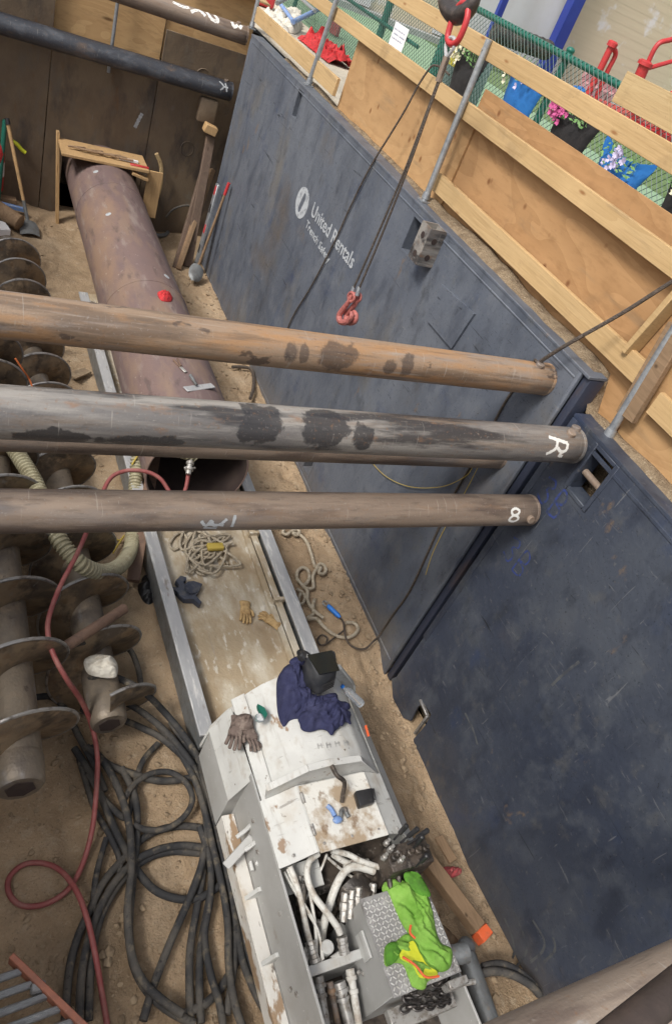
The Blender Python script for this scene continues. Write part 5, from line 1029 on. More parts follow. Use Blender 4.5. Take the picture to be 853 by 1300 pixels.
hose('black hose crossing the middle of the floor from upper right to lower centre', hp(A5, [(300, 690), (330, 645)], 0.1) + hp(A5, [(400, 640), (500, 685)], 0.17) + hp(A5, [(600, 765), (680, 862)], 0.11) + hp(A6, [(645, 110), (676, 240), (668, 380), (630, 500), (565, 650), (510, 790), (470, 920)], 0.075))
hose('black hose making the wide belly loop right of the pale small loop', hp(A5, [(300, 640), (380, 695), (500, 745), (600, 800)], 0.085) + hp(A6, [(660, 120), (690, 230), (735, 340), (745, 420), (715, 480), (650, 518), (575, 518), (505, 488), (450, 425), (405, 345), (360, 250), (310, 130), (245, 25)], 0.045))
hose('long dusty black hose snaking straight down the middle of the coil', hp(A6, [(285, 20), (340, 70), (390, 160), (425, 280), (432, 420), (420, 560), (432, 700), (470, 790), (530, 850), (600, 900)], 0.11))
hose('thin grey black hose forming the small upper ring', hp(A6, [(520, 10), (475, 60), (450, 120), (430, 220), (415, 250), (395, 245), (340, 190), (290, 110)], 0.04) , 0.02)
hose('thin black hose curled into a closed ring in the upper coil', hp(A6, [(410, 190), (445, 140), (500, 108), (560, 105), (612, 140), (632, 195), (605, 250), (545, 290), (480, 293), (440, 275)], 0.085), 0.019)
hose('black hose crossing level under the ring from the auger end', hp(A6, [(300, 20), (350, 75), (430, 108), (520, 132), (600, 128), (640, 118)], 0.055), 0.024)
hose('dusty hose of the outermost left loop running off the bottom of the pit', hp(A6, [(735, 380), (700, 310), (640, 284), (560, 285), (480, 315), (410, 385), (345, 460), (295, 560), (255, 650), (228, 760), (215, 920)], 0.03))
hose('dusty hose of the inner left loop beside the outermost one', hp(A6, [(670, 352), (590, 345), (510, 362), (440, 400), (375, 470), (325, 560), (290, 660), (268, 780), (262, 920)], 0.055))
hose('dark hose of the inner left loop nearest the red hose', hp(A6, [(655, 370), (560, 365), (480, 390), (410, 450), (350, 540), (315, 640), (298, 760), (292, 920)], 0.028), 0.022)
hose('straight black hose, left of the pair under the latch bracket', hp(A6, [(675, 300), (668, 420), (645, 560), (625, 680), (622, 800), (626, 930)], 0.035), 0.022)
hose('straight black hose, right of the pair under the latch bracket', hp(A6, [(700, 330), (700, 440), (680, 560), (660, 680), (655, 800), (660, 930)], 0.035), 0.022)
hose('black hose hugging the machine flange down to the bottom', hp(A6, [(700, 230), (735, 370), (762, 500), (790, 640), (830, 760), (880, 860), (930, 950)], 0.05), 0.03)
hose('black hose curving under the machine end at the bottom', hp(A6, [(600, 900), (680, 860), (740, 790), (785, 690), (780, 560), (760, 450)], 0.03), 0.024)
hose('thin black hose looped left of the straight middle hose', hp(A6, [(350, 320), (322, 420), (310, 500), (318, 560), (380, 480), (395, 400), (360, 310), (310, 220), (260, 60)], 0.03), 0.018)
hose('black hose lying in the shadow between the augers', [(*A5(130, 640), .1), (*A5(190, 640), .12), (*A5(240, 690), .1), (*A5(290, 790), .08), (*A5(340, 880), .06), (*A5(380, 980), .05)], 0.022)
hose('black hose coming out under the auger tip towards the coil', [(*A5(215, 480), .62), (*A5(260, 455), .6), (*A5(310, 440), .55), (*A5(400, 430), .3), (*A5(470, 470), .12), (*A5(500, 540), .08), (*A5(510, 600), .06)], 0.02)
hose('two turn black hose end at the near right corner by the last pipe', [(612, 1228, .06), (632, 1224, .07), (652, 1230, .07), (672, 1245, .06), (684, 1262, .05), (672, 1250, .1), (650, 1238, .11), (625, 1233, .1), (600, 1240, .06)], 0.025)
hose('dusty red air hose winding from the casing mouth over the augers to the bottom', [(240, 596, 1.05), (236, 620, .95), (226, 640, .9), (214, 622, .95), (204, 608, 1.0), (190, 600, 1.02), (172, 597, 1.02), (155, 599, 1.0), (140, 608, .98), (128, 632, .96), (112, 672, .95), (96, 708, .94), (78, 742, .92), (65, 775, .9), (61, 800, .88), (68, 830, .84), (85, 862, .74), (105, 892, .5), (118, 925, .26), (124, 960, .2), (123, 1000, .16), (118, 1050, .1), (106, 1095, .028), (88, 1128, .028), (60, 1147, .026), (30, 1150, .026), (13, 1136, .026), (12, 1115, .026), (30, 1098, .026), (55, 1096, .03), (78, 1106, .05), (98, 1132, .1), (112, 1170, .115), (122, 1215, .09), (130, 1262, .03), (138, 1310, .03)], 0.0155, m_redhose, 'air_hose', 8, 10, None)
hose('black hose of the tight bundle under the side box, nearest the flange', hp(A6, [(560, -60), (610, 20), (660, 120), (695, 230), (722, 340), (752, 470), (775, 600), (800, 730), (850, 850), (900, 930)], 0.07), 0.022)
hose('black hose of the tight bundle under the side box, outer one', hp(A6, [(520, -50), (585, 30), (640, 130), (675, 240), (700, 350), (730, 480), (748, 600), (752, 740), (770, 860), (800, 950)], 0.09), 0.022)
hose('dusty black hose lying on the straight pair', hp(A6, [(655, 280), (690, 400), (690, 520), (672, 640), (690, 760), (720, 860), (735, 950)], 0.075), 0.021)
hose('dusty black hose left of the straight pair crossing the belly loop', hp(A6, [(400, 90), (445, 190), (450, 320), (436, 470), (425, 620), (440, 740), (490, 830), (560, 890), (640, 930)], 0.06), 0.022)
# fitting at the casing mouth
mb = MB(); a, b = P(239, 602, z=1.05), P(242, 586, z=1.1); mb.lathe(a, b - a, [(0, 0.02), (0.03, 0.022), (0.032, 0.034), (0.05, 0.034), (0.052, 0.02), (0.08, 0.02), (0.082, 0.03), (0.1, 0.03), (0.12, 0.012)], 12); mb.beam((a + b) / 2 + Vector((-.04, 0, 0)), (a + b) / 2 + Vector((.05, 0, 0)), 0.014, 0.014); solo(mb, 'hose_coupling', m_fit, 'silver coupling at the end of the red air hose in front of the casing mouth', 'coupling')
def duct(label, pts, r):
    base = resample(spline([P(u, v, z=h) for u, v, h in pts], 14), 0.0078); n = len(base)
    mb = MB(); mb.tube(base, lambda i, t: r * (1.0 if i % 4 in (1, 2) else 0.79), 14); return tag(mb.build('ribbed_duct', m_duct, None, 25), label, 'duct', 'ribbed beige ventilation ducts')
z7r = lambda X, Y: (X / 3.554, 560 + Y / 3.554)
duct('ribbed beige duct looping over the augers and up beside the casing mouth', [(8, 530, .86), (*z7r(40, -10), .86), (*z7r(95, 80), .86), (*z7r(160, 190), .86), (*z7r(235, 380), .84), (*z7r(300, 490), .8), (*z7r(380, 565), .72), (*z7r(470, 592), .55), (*z7r(550, 555), .35), (*z7r(592, 480), .2), (*z7r(604, 360), .2), (*z7r(612, 200), .3), (*z7r(625, 60), .45), (183, 556, .6), (196, 548, 0.9), (215, 558, 1.12), (235, 572, 1.12)], 0.06)
duct('short end of ribbed beige duct resting on the rim of the casing mouth', [(205, 566, 1.16), (222, 570, 1.16), (238, 574, 1.14), (247, 578, 1.1)], 0.062)
hose('thin orange cord lying over the augers', [(20, 455, .9), (30, 470, .8), (38, 482, .7), (44, 500, .6)], 0.008, m_orangecord, 'cord', 6, 6, None, 'cord')
hose('yellow cord tangled on the ground between auger and duct', [(133, 692, .05), (142, 682, .06), (152, 686, .04), (158, 680, .05), (148, 695, .04), (144, 702, .05)], 0.008, m_yellowcord, 'cord', 6, 6, None, 'cord')
hose('short yellow cord on the duct beside the casing mouth', [(168, 590, .42), (174, 580, .48), (180, 571, .52)], 0.008, m_yellowcord, 'cord', 6, 6, None, 'cord')

# ================================================================== ROPES AND CABLES ON THE RIGHT
z8 = lambda X, Y, h=0.03: (350 + X / 5.687, 660 + Y / 5.687, h)
hose('white rope with loops lying on the sand between the track and the shield', [z8(*p) for p in ((60, 70), (52, 95), (80, 105), (110, 85), (150, 70), (172, 88), (150, 112), (125, 95, .05), (175, 108), (225, 160), (258, 250), (285, 338), (320, 318), (350, 330), (362, 365), (340, 392), (312, 378, .05), (325, 345, .05), (295, 352, .05), (268, 410), (272, 488), (225, 495), (195, 478), (225, 455), (244, 410), (230, 362), (195, 345), (158, 372), (155, 425), (185, 462), (228, 515, .05), (228, 575), (262, 640), (318, 690), (345, 708))], 0.016, m_rope, 'rope', 7, 8, None, 'rope')
hose('white rope doubled in a long bight towards the blue handled lead', [z8(*p) for p in ((280, 575), (268, 620), (272, 675), (240, 700), (232, 715, .04), (295, 715), (340, 765), (400, 815), (460, 845), (530, 848), (580, 815), (592, 775), (560, 745), (505, 742))], 0.016, m_rope, 'rope', 7, 8, None, 'rope')
hose('grey rope end in loops close to the right track rail', [z8(*p) for p in ((150, 500), (190, 520), (212, 560), (190, 605), (165, 590), (180, 530))], 0.014, m_rope, 'rope', 7, 8, None, 'rope')
hose('thin brown cord with a small ring beside the right track rail', [z8(*p) for p in ((490, 800), (430, 845), (380, 885), (330, 905), (300, 870), (330, 832), (370, 850), (365, 890))], 0.008, m_wire, 'cord', 7, 6, None, 'cord')
ld = thing('welding_lead', 'bright blue handled lead with a metal ring lying on the sand', 'lead', P(*z8(420, 660)[:2], z=0.02))
mb = MB(); a, b = P(*z8(375, 618)[:2], z=0.04), P(*z8(465, 705)[:2], z=0.04); mb.lathe(a, b - a, [(0, 0.014), (0.01, 0.02)] + [(0.02 + k * 0.02, 0.02 + 0.003 * (k % 2)) for k in range(int(((b - a).length - 0.03) / 0.02))] + [((b - a).length, 0.012)], 12); mb.build('grip', m_blueplastic, ld)
mb = MB(); mb.torus(P(*z8(360, 605)[:2], z=0.04), (0.2, 0, 1), 0.028, 0.009, 16); mb.build('ring', m_fit, ld)
hose('black cable hanging down the shield from the spreader pipe and ending at the blue handle', [(*z8(465, 705, .04)[:2], .04), z8(490, 745), z8(500, 830, .05), z8(530, 895), z8(590, 930), z8(650, 928), z8(700, 880, .06)] + [], 0.009, m_wire, 'cable', 7, 6, None, 'cable')
cb = [P(*z8(700, 880)[:2], z=.06)] + [P(u, v, x=WX - 0.012) for u, v in ((482, 806), (499, 780), (520, 750), (548, 690), (575, 630), (598, 590), (618, 553), (640, 512), (655, 490))]
ob = bpy.data.objects['cable']; mb = MB(); mb.bm.from_mesh(ob.data); mb.bm.transform(Matrix.Translation(ob.location)); mb.tube(spline(cb, 6), 0.009, 6)
lab = ob['label']; bpy.data.objects.remove(ob); o = tag(mb.build('cable', m_wire, None, 60), lab, 'cable')
y_ = [P(u, v, x=WX - 0.02) for u, v in ((470, 585), (490, 605), (520, 618), (560, 618), (590, 605), (600, 592))]
mb = MB(); mb.tube(spline(y_, 6), 0.003, 5); mb.tube(spline([P(u, v, x=WX - 0.02) for u, v in ((608, 590), (590, 625), (570, 660), (550, 700), (540, 730))], 6), 0.003, 5); solo(mb, 'string', m_yellowcord, 'thin yellow string hanging against the blue grey shield below the spreader pipes', 'string')
hose('thin twisted wire rope tied from the pin of the orange pipe up to the plywood fence', [(681, 462, 2.9)], 0.012, m_wire, 'cable', 4, 6, None) if False else None
wr = [P(682, 461, y=2.94), P(720, 437, x=3.2), P(790, 397, x=3.32), P(853, 357, x=3.40), P(930, 310, x=3.50)]
mb = MB(); mb.tube(spline(wr, 8), 0.012, 7); mb.torus(P(682, 462, y=2.94), (0.6, 0, 0.8), 0.03, 0.01, 14); solo(mb, 'wire_rope', m_wire, 'dark wire rope stretched from the end of the orange pipe up to the plywood fence', 'wire rope')
# slings from the crane hook
XH = 2.85
hk = thing('crane_hook', 'dark steel crane hook holding a red oval link over the fence rail', 'hook', P(580, 20, x=XH))
s_ = (P(600, 30, x=XH) - P(560, 30, x=XH)).length / 40
ctr = P(581, 5, x=XH); hpts = []
rt = Vector((0, -1, 0)); U = Vector((0, 0, 1))
mb = MB()
hk_px = [(570, -40), (567, -22), (566, -5), (570, 10), (579, 19), (590, 16), (600, 4), (606, -10), (607, -20)]
mb.tube(spline([P(u, v, x=XH) for u, v in hk_px], 8), lambda i, t: 0.05 * (0.85 + 0.35 * math.sin(min(t * 1.25, 1) * math.pi)) * (1 - 0.45 * max(0, t - 0.7) / 0.3), 14); mb.build('hook_body', m_hook, hk)
mb = MB(); mb.tube(spline([P(u, v, x=XH) for u, v in ((602, -20), (594, -6), (590, 10))], 6), 0.018, 8); mb.build('safety_latch', m_fit, hk)
lk = [P(u, v, x=XH - 0.02) for u, v in ((568, 48), (571, 34), (577, 17), (585, 5), (593, 6), (593, 22), (587, 40), (580, 53), (572, 56))]
mb = MB(); mb.tube(spline(lk, 6, True), 0.02, 10, True); solo(mb, 'shackle_link', m_redpaint, 'red oval lifting link hanging in the crane hook', 'link')
bot = P(450, 370, x=XH)
sl_ = thing('wire_sling', 'long brown wire rope sling hanging straight down from the red link to two salmon hooks', 'sling', bot)
top = P(569, 56, x=XH - 0.02)
mb = MB(); mb.tube(spline([P(u, v, x=XH - 0.02) for u, v in ((566, 70), (566, 56), (571, 48), (577, 50), (576, 60), (568, 72))], 6, True), 0.012, 8, True); mb.build('thimble', m_rail, sl_)
mb = MB(); b1, b2 = P(449, 366, x=XH), P(456, 366, x=XH); t1 = P(567, 72, x=XH - 0.02); k1 = P(530, 170, x=XH - 0.02)
mb.tube(spline([t1, P(548, 125, x=XH - .02), P(515, 213, x=XH - .01), P(480, 296, x=XH), b1], 8), 0.0085, 7); mb.tube(spline([t1 + Vector((0, -0.02, 0)), P(549, 126, x=XH - .02), P(518, 213, x=XH - .01), P(485, 297, x=XH), b2], 8), 0.0085, 7); mb.build('strand', m_wire, sl_)
mb = MB(); mb.tube([P(567, 72, x=XH - .02), P(556, 104, x=XH - .02)], 0.022, 9); mb.build('ferrule', m_pipe_brown, sl_)
for (u0, du) in ((447, 0), (454, 0)):
    mb = MB(); mb.lathe(P(u0 + 2, 364, x=XH), P(u0 - 1, 376, x=XH) - P(u0 + 2, 364, x=XH), [(0, 0.016), (0.07, 0.018), (0.075, 0.01)], 10); mb.build('ferrule', m_galv, sl_)
for i, pts in enumerate((((447, 374), (442, 384), (436, 392), (431, 400), (432, 408), (440, 409), (446, 402), (446, 396)), ((455, 374), (452, 384), (446, 392), (440, 400), (442, 409), (450, 408), (452, 400), (449, 395)))):
    mb = MB(); mb.tube(spline([P(u, v, x=XH - 0.02 + 0.05 * i) for u, v in pts], 6), lambda i_, t: 0.014 + 0.012 * math.sin(t * math.pi), 9); mb.torus(P(pts[0][0] - 1, pts[0][1] + 3, x=XH - 0.02 + 0.05 * i), (1, 0.3, 0), 0.035, 0.012, 14); mb.build('hook', m_pinkhook, sl_)
pts = [P(570, 95, x=3.42), P(560, 86, x=3.41), P(551, 83, x=3.40), P(545, 87, x=3.385), P(531, 108, x=3.37), P(515, 138, x=3.35), P(497, 168, x=3.33), P(470, 212, x=WX - .02), P(445, 262, x=WX - .02), P(425, 306, x=WX - .02), P(396, 362, x=WX - .02), P(374, 398, x=WX - .02), P(362, 425, x=WX - .02), P(350, 460, x=WX - .02)]
mb = MB(); mb.tube(spline(pts, 6), 0.0085, 7); solo(mb, 'cable', m_wire, 'black cable bent over the fence rail and hanging down across the stencilled logo', 'cable')

# ================================================================== FLOOR ITEMS ON THE RIGHT AND BOTTOM
tb = thing('timber_baulk', 'square timber baulk with a bright orange painted end beside the machine', 'timber', (2.9, 0.9, 0))
a, b = P(539, 1090, z=0.09), P(607, 1180, z=0.09); d = (b - a).normalized(); c = P(616, 1195, z=0.09)
mb = MB(); mb.beam(a, b, 0.095, 0.09, (0, 0, 1), 0.006); mb.build('timber_body', m_timber, tb)
mb = MB(); mb.beam(b, b + d * 0.07, 0.097, 0.092, (0, 0, 1), 0.006); mb.build('painted_end', m_orange, tb)
tag(cloth('red_rag', m_pinkrag, [(560, 1100), (570, 1096), (586, 1097), (590, 1104), (578, 1110), (563, 1109)], 0.03, lambda x, y: fz(x, y) - 0.02, 0.05, 22, 0.4, seed=5, step=0.006, fold=1.5), 'dusty dark red rag on the sand at the foot of the navy shield', 'rag')
mb = MB(); mb.lathe(P(590, 1208, z=0.12), P(618, 1290, z=0.12) - P(590, 1208, z=0.12), [(0, 0.04), (0.02, 0.06), (0.12, 0.062), (0.5, 0.062), (0.7, 0.062)], 20); mb.ico(P(592, 1203, z=0.12), (0.06, 0.06, 0.05), 2, 0.08); o = solo(mb, 'steel_tube', m_greycast, 'grey capped steel tube lying at the near end beside the timber baulk', 'tube')
mb = MB(); mb.cyl(P(588, 1203, z=0.185), P(588, 1203, z=0.19), 0.02, None, 12); mb.build('lug_hole', m_inside, o)
tag(cloth('brown_rag', m_browncloth, [(553, 1178), (566, 1168), (580, 1180), (590, 1196), (588, 1240), (600, 1275), (585, 1290), (575, 1250), (560, 1210)], 0.06, fz, 0.09, 9, 0.6, seed=6, step=0.014), 'crumpled brown cloth between the machine and the timber baulk', 'cloth')
mb = MB(); mb.beam(P(556, 1062, z=0.03), P(575, 1094, z=0.03), 0.07, 0.025); solo(mb, 'board_offcut', m_timber, 'short grey board offcut on the sand above the timber baulk', 'board')
lad = thing('ladder', 'aluminium ladder with faded orange side rail in the bottom left corner', 'ladder', P(40, 1260, z=0.2))
a, b = P(14, 1216, z=0.32), P(120, 1318, z=0.32)
mb = MB(); mb.beam(a, b, 0.03, 0.085, (0, 0, 1), 0.004); mb.build('side_rail', m_ladder, lad)
mb = MB(); sh_ = P(-120, 1300, z=0.32) - P(20, 1250, z=0.32); sh_.z = 0; sh_ = sh_.normalized() * 0.42; mb.beam(a + sh_, b + sh_, 0.03, 0.085, (0, 0, 1), 0.004); mb.build('side_rail', m_ladder, lad)
for k in range(6):
    c = a.lerp(b, 0.16 + k * 0.155); mb = MB(); mb.beam(c + sh_ * 0.02, c + sh_ * 0.98, 0.034, 0.03, (0, 0, 1), 0.006)
    for q in range(3): mb.beam(c + sh_ * 0.02 + Vector((0.011 * (q - 1), 0.008 * (q - 1), 0.017)), c + sh_ * 0.98 + Vector((0.011 * (q - 1), 0.008 * (q - 1), 0.017)), 0.004, 0.004, (0, 0, 1), 0.001)
    mb.build('rung', m_alu, lad)
mb = MB(); c = a.lerp(b, 0.42); mb.box(c + Vector((-0.03, 0.02, 0.0)), (0.07, 0.05, 0.06), None, 0.01); mb.build('rung_lock', m_alu, lad)
# short pipe, rag, bottle on the middle auger; strip and dark lump beside the track
mb = MB(); a, b = P(76, 826, z=0.68), P(159, 772, z=0.66); mb.lathe(a, b - a, [(0, 0.035), ((b - a).length - 0.01, 0.035), ((b - a).length, 0.032)], 16); solo(mb, 'short_pipe', m_rustplate, 'short rusty pipe lying across the middle auger', 'pipe')
tag(cloth('white_rag', m_whitecloth, [z5a(*p) for p in ((308, 490), (345, 470), (400, 472), (428, 500), (428, 545), (400, 552), (345, 545), (318, 530))], 0.56, lambda x, y: 0.50, 0.085, 10, 0.3, seed=7, step=0.010), 'off white cloth hung on the end of the middle auger', 'cloth')
mb = MB(); mb.lathe(P(146, 744, z=0.05), (0.1, -0.05, 1), [(0, 0.04), (0.08, 0.045), (0.1, 0.03), (0.12, 0.012)], 14); solo(mb, 'white_bottle', m_sign, 'small white plastic bottle on the sand beside the ribbed duct', 'bottle')
a, b = P(169, 738, z=0.1), P(198, 572, z=0.42); mb = MB(); mb.beam(a, b, 0.10, 0.05, (0, 0, 1), 0.004); solo(mb, 'steel_strip', m_rustplate, 'rust brown steel strip leaning beside the left track rail towards the casing mouth', 'strip')
tag(cloth('black_rag', m_blackplastic, [(176, 738), (186, 725), (196, 735), (198, 755), (190, 766), (180, 752)], 0.04, fz, 0.08, 12, 0.3, seed=13, step=0.011), 'black crumpled plastic lying against the left track rail', 'plastic')
mb = MB(); mb.beam(P(92, 478, z=.08), P(112, 470, z=.05), 0.1, 0.02); solo(mb, 'broken_slab', m_stone, 'flat pale stone slab on the sand between auger and track', 'slab')
mb = MB(); mb.tube(spline([P(u, v, z=.05) for u, v in ((295, 466), (308, 466), (320, 470), (322, 490), (318, 506))], 6), 0.02, 8); solo(mb, 'cable', m_wire, 'short dark cable end on the sand right of the casing pipe', 'cable')

# ================================================================== BACK CORNER ITEMS
Yw = 10.5
mb = MB(); a, b = P(74, 166, y=10.38), P(73, 292, y=10.25); mb.beam(a, b, 0.09, 0.04, (1, 0, 0), 0.004); solo(mb, 'wooden_stake', m_pine_z, 'upright pale wooden stake left of the casing pipe at the back wall', 'stake')
a, b = P(79, 196, y=9.86), P(190, 219, y=9.86); mb = MB(); mb.beam(a + Vector((0, 0.27, 0)), b + Vector((0, 0.27, 0)), 0.54, 0.035, (0, 0, 1), 0.004); mb.beam(P(168, 219, y=9.9), P(188, 228, y=9.9), 0.1, 0.035); solo(mb, 'shelf_board', m_pine_z, 'long board laid as a shelf over the casing pipe at the back wall', 'board')
jn = [('wood_scrap', m_timber, 'brown wood scraps lying on the left half of the shelf board', 'scraps', [(100, 194, .3), (118, 197, .28), (134, 200, .34), (150, 203, .2)]), ]
mb = MB(); random.seed(5)
for k in range(9):
    u, v = 98 + k * 7.5, 190 + k * 1.6; c = P(u, v, y=10.05); an = random.uniform(-0.5, 0.5); mb.beam(c + Vector((-0.11, 0.04 * math.sin(k * 3), 0.02)), c + Vector((0.11, 0.05 * math.cos(k * 2), 0.03)), 0.025, 0.02)
solo(mb, 'wood_scrap', m_timber, 'brown wood scraps piled along the shelf board over the casing', 'scraps')
mb = MB(); mb.beam(P(152, 201, y=10.05), P(176, 206, y=10.05), 0.04, 0.03); solo(mb, 'marker_tube', m_sign, 'white tube lying on the shelf board next to the red one', 'tube')
mb = MB(); mb.beam(P(166, 209, y=9.95), P(189, 214, y=9.95), 0.05, 0.03); solo(mb, 'red_tube', m_redpaint, 'red tube lying at the right end of the shelf board', 'tube')
mb = MB(); mb.beam(P(188, 275, y=9.95), P(198, 218, y=9.95), 0.2, 0.03, (0, 1, 0.2), 0.003); solo(mb, 'short_board', m_pine_z, 'short upright board right of the casing pipe under the shelf', 'board')
tag(cloth('blue_glove', m_bluetube, [(191, 184), (198, 181), (203, 188), (200, 194), (192, 193)], 1.05, lambda x, y: 1.02, 0.06, 10, 0, seed=17, step=0.012), 'blue glove hung on the board end above the casing', 'glove')
mb = MB(); mb.tube(spline([P(u, v, y=10.42) for u, v in ((199, 195), (205, 212), (204, 235), (200, 250))], 5), 0.03, 7); solo(mb, 'olive_strap', m_oldpine, 'dull olive strap hanging behind the short board', 'strap')
mb = MB(); mb.tube(spline([P(u, v, z=.07) for u, v in ((196, 282), (206, 280), (214, 288), (212, 297), (202, 299), (194, 296))], 6), 0.03, 9); solo(mb, 'open_shackle', m_greycast, 'grey open shackle on the sand right of the casing pipe', 'shackle')
mb = MB(); mb.tube(spline([P(u, v, y=10.45) for u, v in ((211, 276), (220, 266), (234, 261), (246, 262))], 6), 0.015, 7); solo(mb, 'bent_hose', m_rubber, 'thin black hose bent in an arch at the foot of the dark steel plate', 'hose')
mb = MB(); mb.beam(P(238, 338, z=.0), P(268, 172, y=10.2), 0.12, 0.06, (0, 1, 0), 0.006); solo(mb, 'leaning_timber', m_oldtimber, 'dark wide timber leaning into the back corner, nearest the steel plate', 'timber')
mb = MB(); mb.beam(P(222, 340, z=.0), P(258, 215, y=10.3), 0.06, 0.06, (0, 1, 0), 0.006); solo(mb, 'leaning_timber', m_oldtimber, 'narrow dark timber leaning left of the wide one in the back corner', 'timber')
mb = MB(); mb.beam(P(226, 342, z=.0), P(270, 215, y=10.25), 0.07, 0.09, (0, 1, 0), 0.01); solo(mb, 'leaning_timber', m_timber, 'short rough brown timber between the two dark leaning ones in the back corner', 'timber')
mb = MB(); q = P(267, 164, y=10.15); mb.box(q, (0.17, 0.13, 0.11), Matrix.Rotation(R(12), 3, 'Y'), 0.008); solo(mb, 'wooden_block', m_pine_z, 'pale wooden block wedged in the corner under the lower back pipe', 'block')
mb = MB(); q = P(263, 140, y=10.3); mb.box(q, (0.24, 0.12, 0.3), None, 0.02, 2); solo(mb, 'steel_bracket', m_plate, 'brown steel bracket hanging below the back pipe end', 'bracket')
lv = thing('spirit_level', 'grey spirit level leaning against the shield near the back corner', 'level', P(246, 345, z=0))
a, b = P(247, 344, z=0.02), P(277, 234, x=3.2); d = (b - a).normalized()
mb = MB(); mb.beam(a, b, 0.1, 0.035, (1, 0, 0.3), 0.004); mb.build('level_body', m_galv, lv)
for t_ in (0.06, 0.27, 0.5, 0.73, 0.93):
    mb = MB(); c = a.lerp(b, t_); mb.beam(c - d * 0.06, c + d * 0.06, 0.06, 0.041, (1, 0, 0.3), 0.003); mb.build('vial', m_blackplastic if t_ not in (0.5, 0.93) else m_redpaint, lv)
sp = thing('shovel', 'round shovel with red tipped handle leaning against the shield beside the spirit level', 'shovel', P(245, 355, z=0))
a, b = P(252, 338, z=0.2), P(291, 232, x=3.26)
mb = MB(); mb.cyl(a, a.lerp(b, 0.86), 0.02, 0.017, 10); mb.build('handle', m_timber, sp)
mb = MB(); mb.cyl(a.lerp(b, 0.86), b, 0.021, 0.021, 10); mb.build('grip', m_redpaint, sp)
def blade(mb, cpos, d, side, ln, wd, square=False):
    d = d.normalized(); side = (side - d * side.dot(d)).normalized(); n_ = d.cross(side); rows = []
    for j in range(7):
        t = j / 6; ww = wd * (1 if square else math.sqrt(max(0, 1 - max(0, (t - 0.45) / 0.56) ** 2))) * (0.75 + 0.25 * min(1, t * 4))
        rows.append([cpos + d * ln * t + side * ww * (i / 3 - 1) + n_ * 0.03 * (1 - (i / 3 - 1) ** 2) for i in range(7)])
    vs = [p for r_ in rows for p in r_]; k = len(vs)
    mb.add(vs + [p + n_ * 0.006 for p in vs], [(j * 7 + i, j * 7 + i + 1, j * 7 + i + 8, j * 7 + i + 7) for j in range(6) for i in range(6)] + [(k + j * 7 + i, k + j * 7 + i + 7, k + j * 7 + i + 8, k + j * 7 + i + 1) for j in range(6) for i in range(6)])
mb = MB(); d0 = (P(243, 362, z=0.03) - a); blade(mb, a, d0, Vector((1, 0.3, 0)), 0.27, 0.105); mb.build('blade', m_greycast, sp)
sp = thing('spade', 'square spade with pale wooden handle leaning on the brown plate at the left', 'spade', P(38, 303, z=0))
a, b = P(36, 282, y=10.0), P(9, 150, y=10.45)
mb = MB(); mb.cyl(a, a.lerp(b, 0.22), 0.026, 0.024, 10); mb.build('socket', m_greycast, sp)
mb = MB(); mb.cyl(a.lerp(b, 0.22), a.lerp(b, 0.94), 0.022, 0.024, 10); mb.build('handle', m_pine_z, sp)
mb = MB(); mb.cyl(a.lerp(b, 0.94), b, 0.034, 0.03, 10); mb.build('grip', m_blackplastic, sp)
mb = MB(); blade(mb, a, P(40, 306, z=0.02) - a, Vector((1, -0.1, 0)), 0.3, 0.12, True); mb.build('blade', m_greycast, sp)
mb = MB(); mb.cyl(P(-4, 268, y=10.2), P(7, 152, y=10.45), 0.035, 0.03, 10); solo(mb, 'green_bar', m_green, 'dark green bar leaning at the left edge beside the spade', 'bar')
mb = MB(); mb.tube(spline([P(u, v, y=10.48) for u, v in ((14, 178), (22, 183), (28, 190), (33, 194))], 5), 0.025, 8); solo(mb, 'yellow_tool', m_yellow, 'yellow tool handle behind the spade at the back wall', 'tool')
fe = thing('fire_extinguisher', 'red and white cylinder standing on the left edge behind the green bar', 'cylinder', P(-6, 240, y=10.4))
c0 = P(-7, 240, y=10.4); mb = MB(); mb.lathe(c0, (0, 0, 1), [(0, 0.1), (0.02, 0.11), (0.5, 0.11), (0.58, 0.08), (0.62, 0.04), (0.68, 0.04)], 20); mb.build('body', m_redpaint, fe)
mb = MB(); mb.lathe(c0 + Vector((0, 0, 0.2)), (0, 0, 1), [(0, 0.112), (0.18, 0.112)], 20); mb.build('band', m_sign, fe)
mb = MB(); mb.lathe(P(-8, 262, z=.2), P(24, 282, z=.14) - P(-8, 262, z=.2), [(0, 0.11), (0.38, 0.1), (0.4, 0.07)], 18); solo(mb, 'log', m_timber, 'round grey brown log lying at the left edge below the spade', 'log')
mb = MB(); mb.beam(P(-2, 258, y=10.2), P(33, 267, y=10.2), 0.06, 0.05); solo(mb, 'blue_bar', m_bluetube, 'blue grey steel bar lying behind the spade socket', 'bar')
mb = MB(); mb.beam(P(1, 251, y=10.35), P(21, 255, y=10.35), 0.12, 0.05); solo(mb, 'wood_block', m_timber, 'short wood block at the foot of the left plate', 'block')
mb = MB(); q = P(2, 290, z=.05); mb.box(q, (0.16, 0.24, 0.1), Matrix.Rotation(R(15), 3, 'Z'), 0.01); solo(mb, 'white_box', m_sign, 'small white box at the left edge on the sand', 'box')
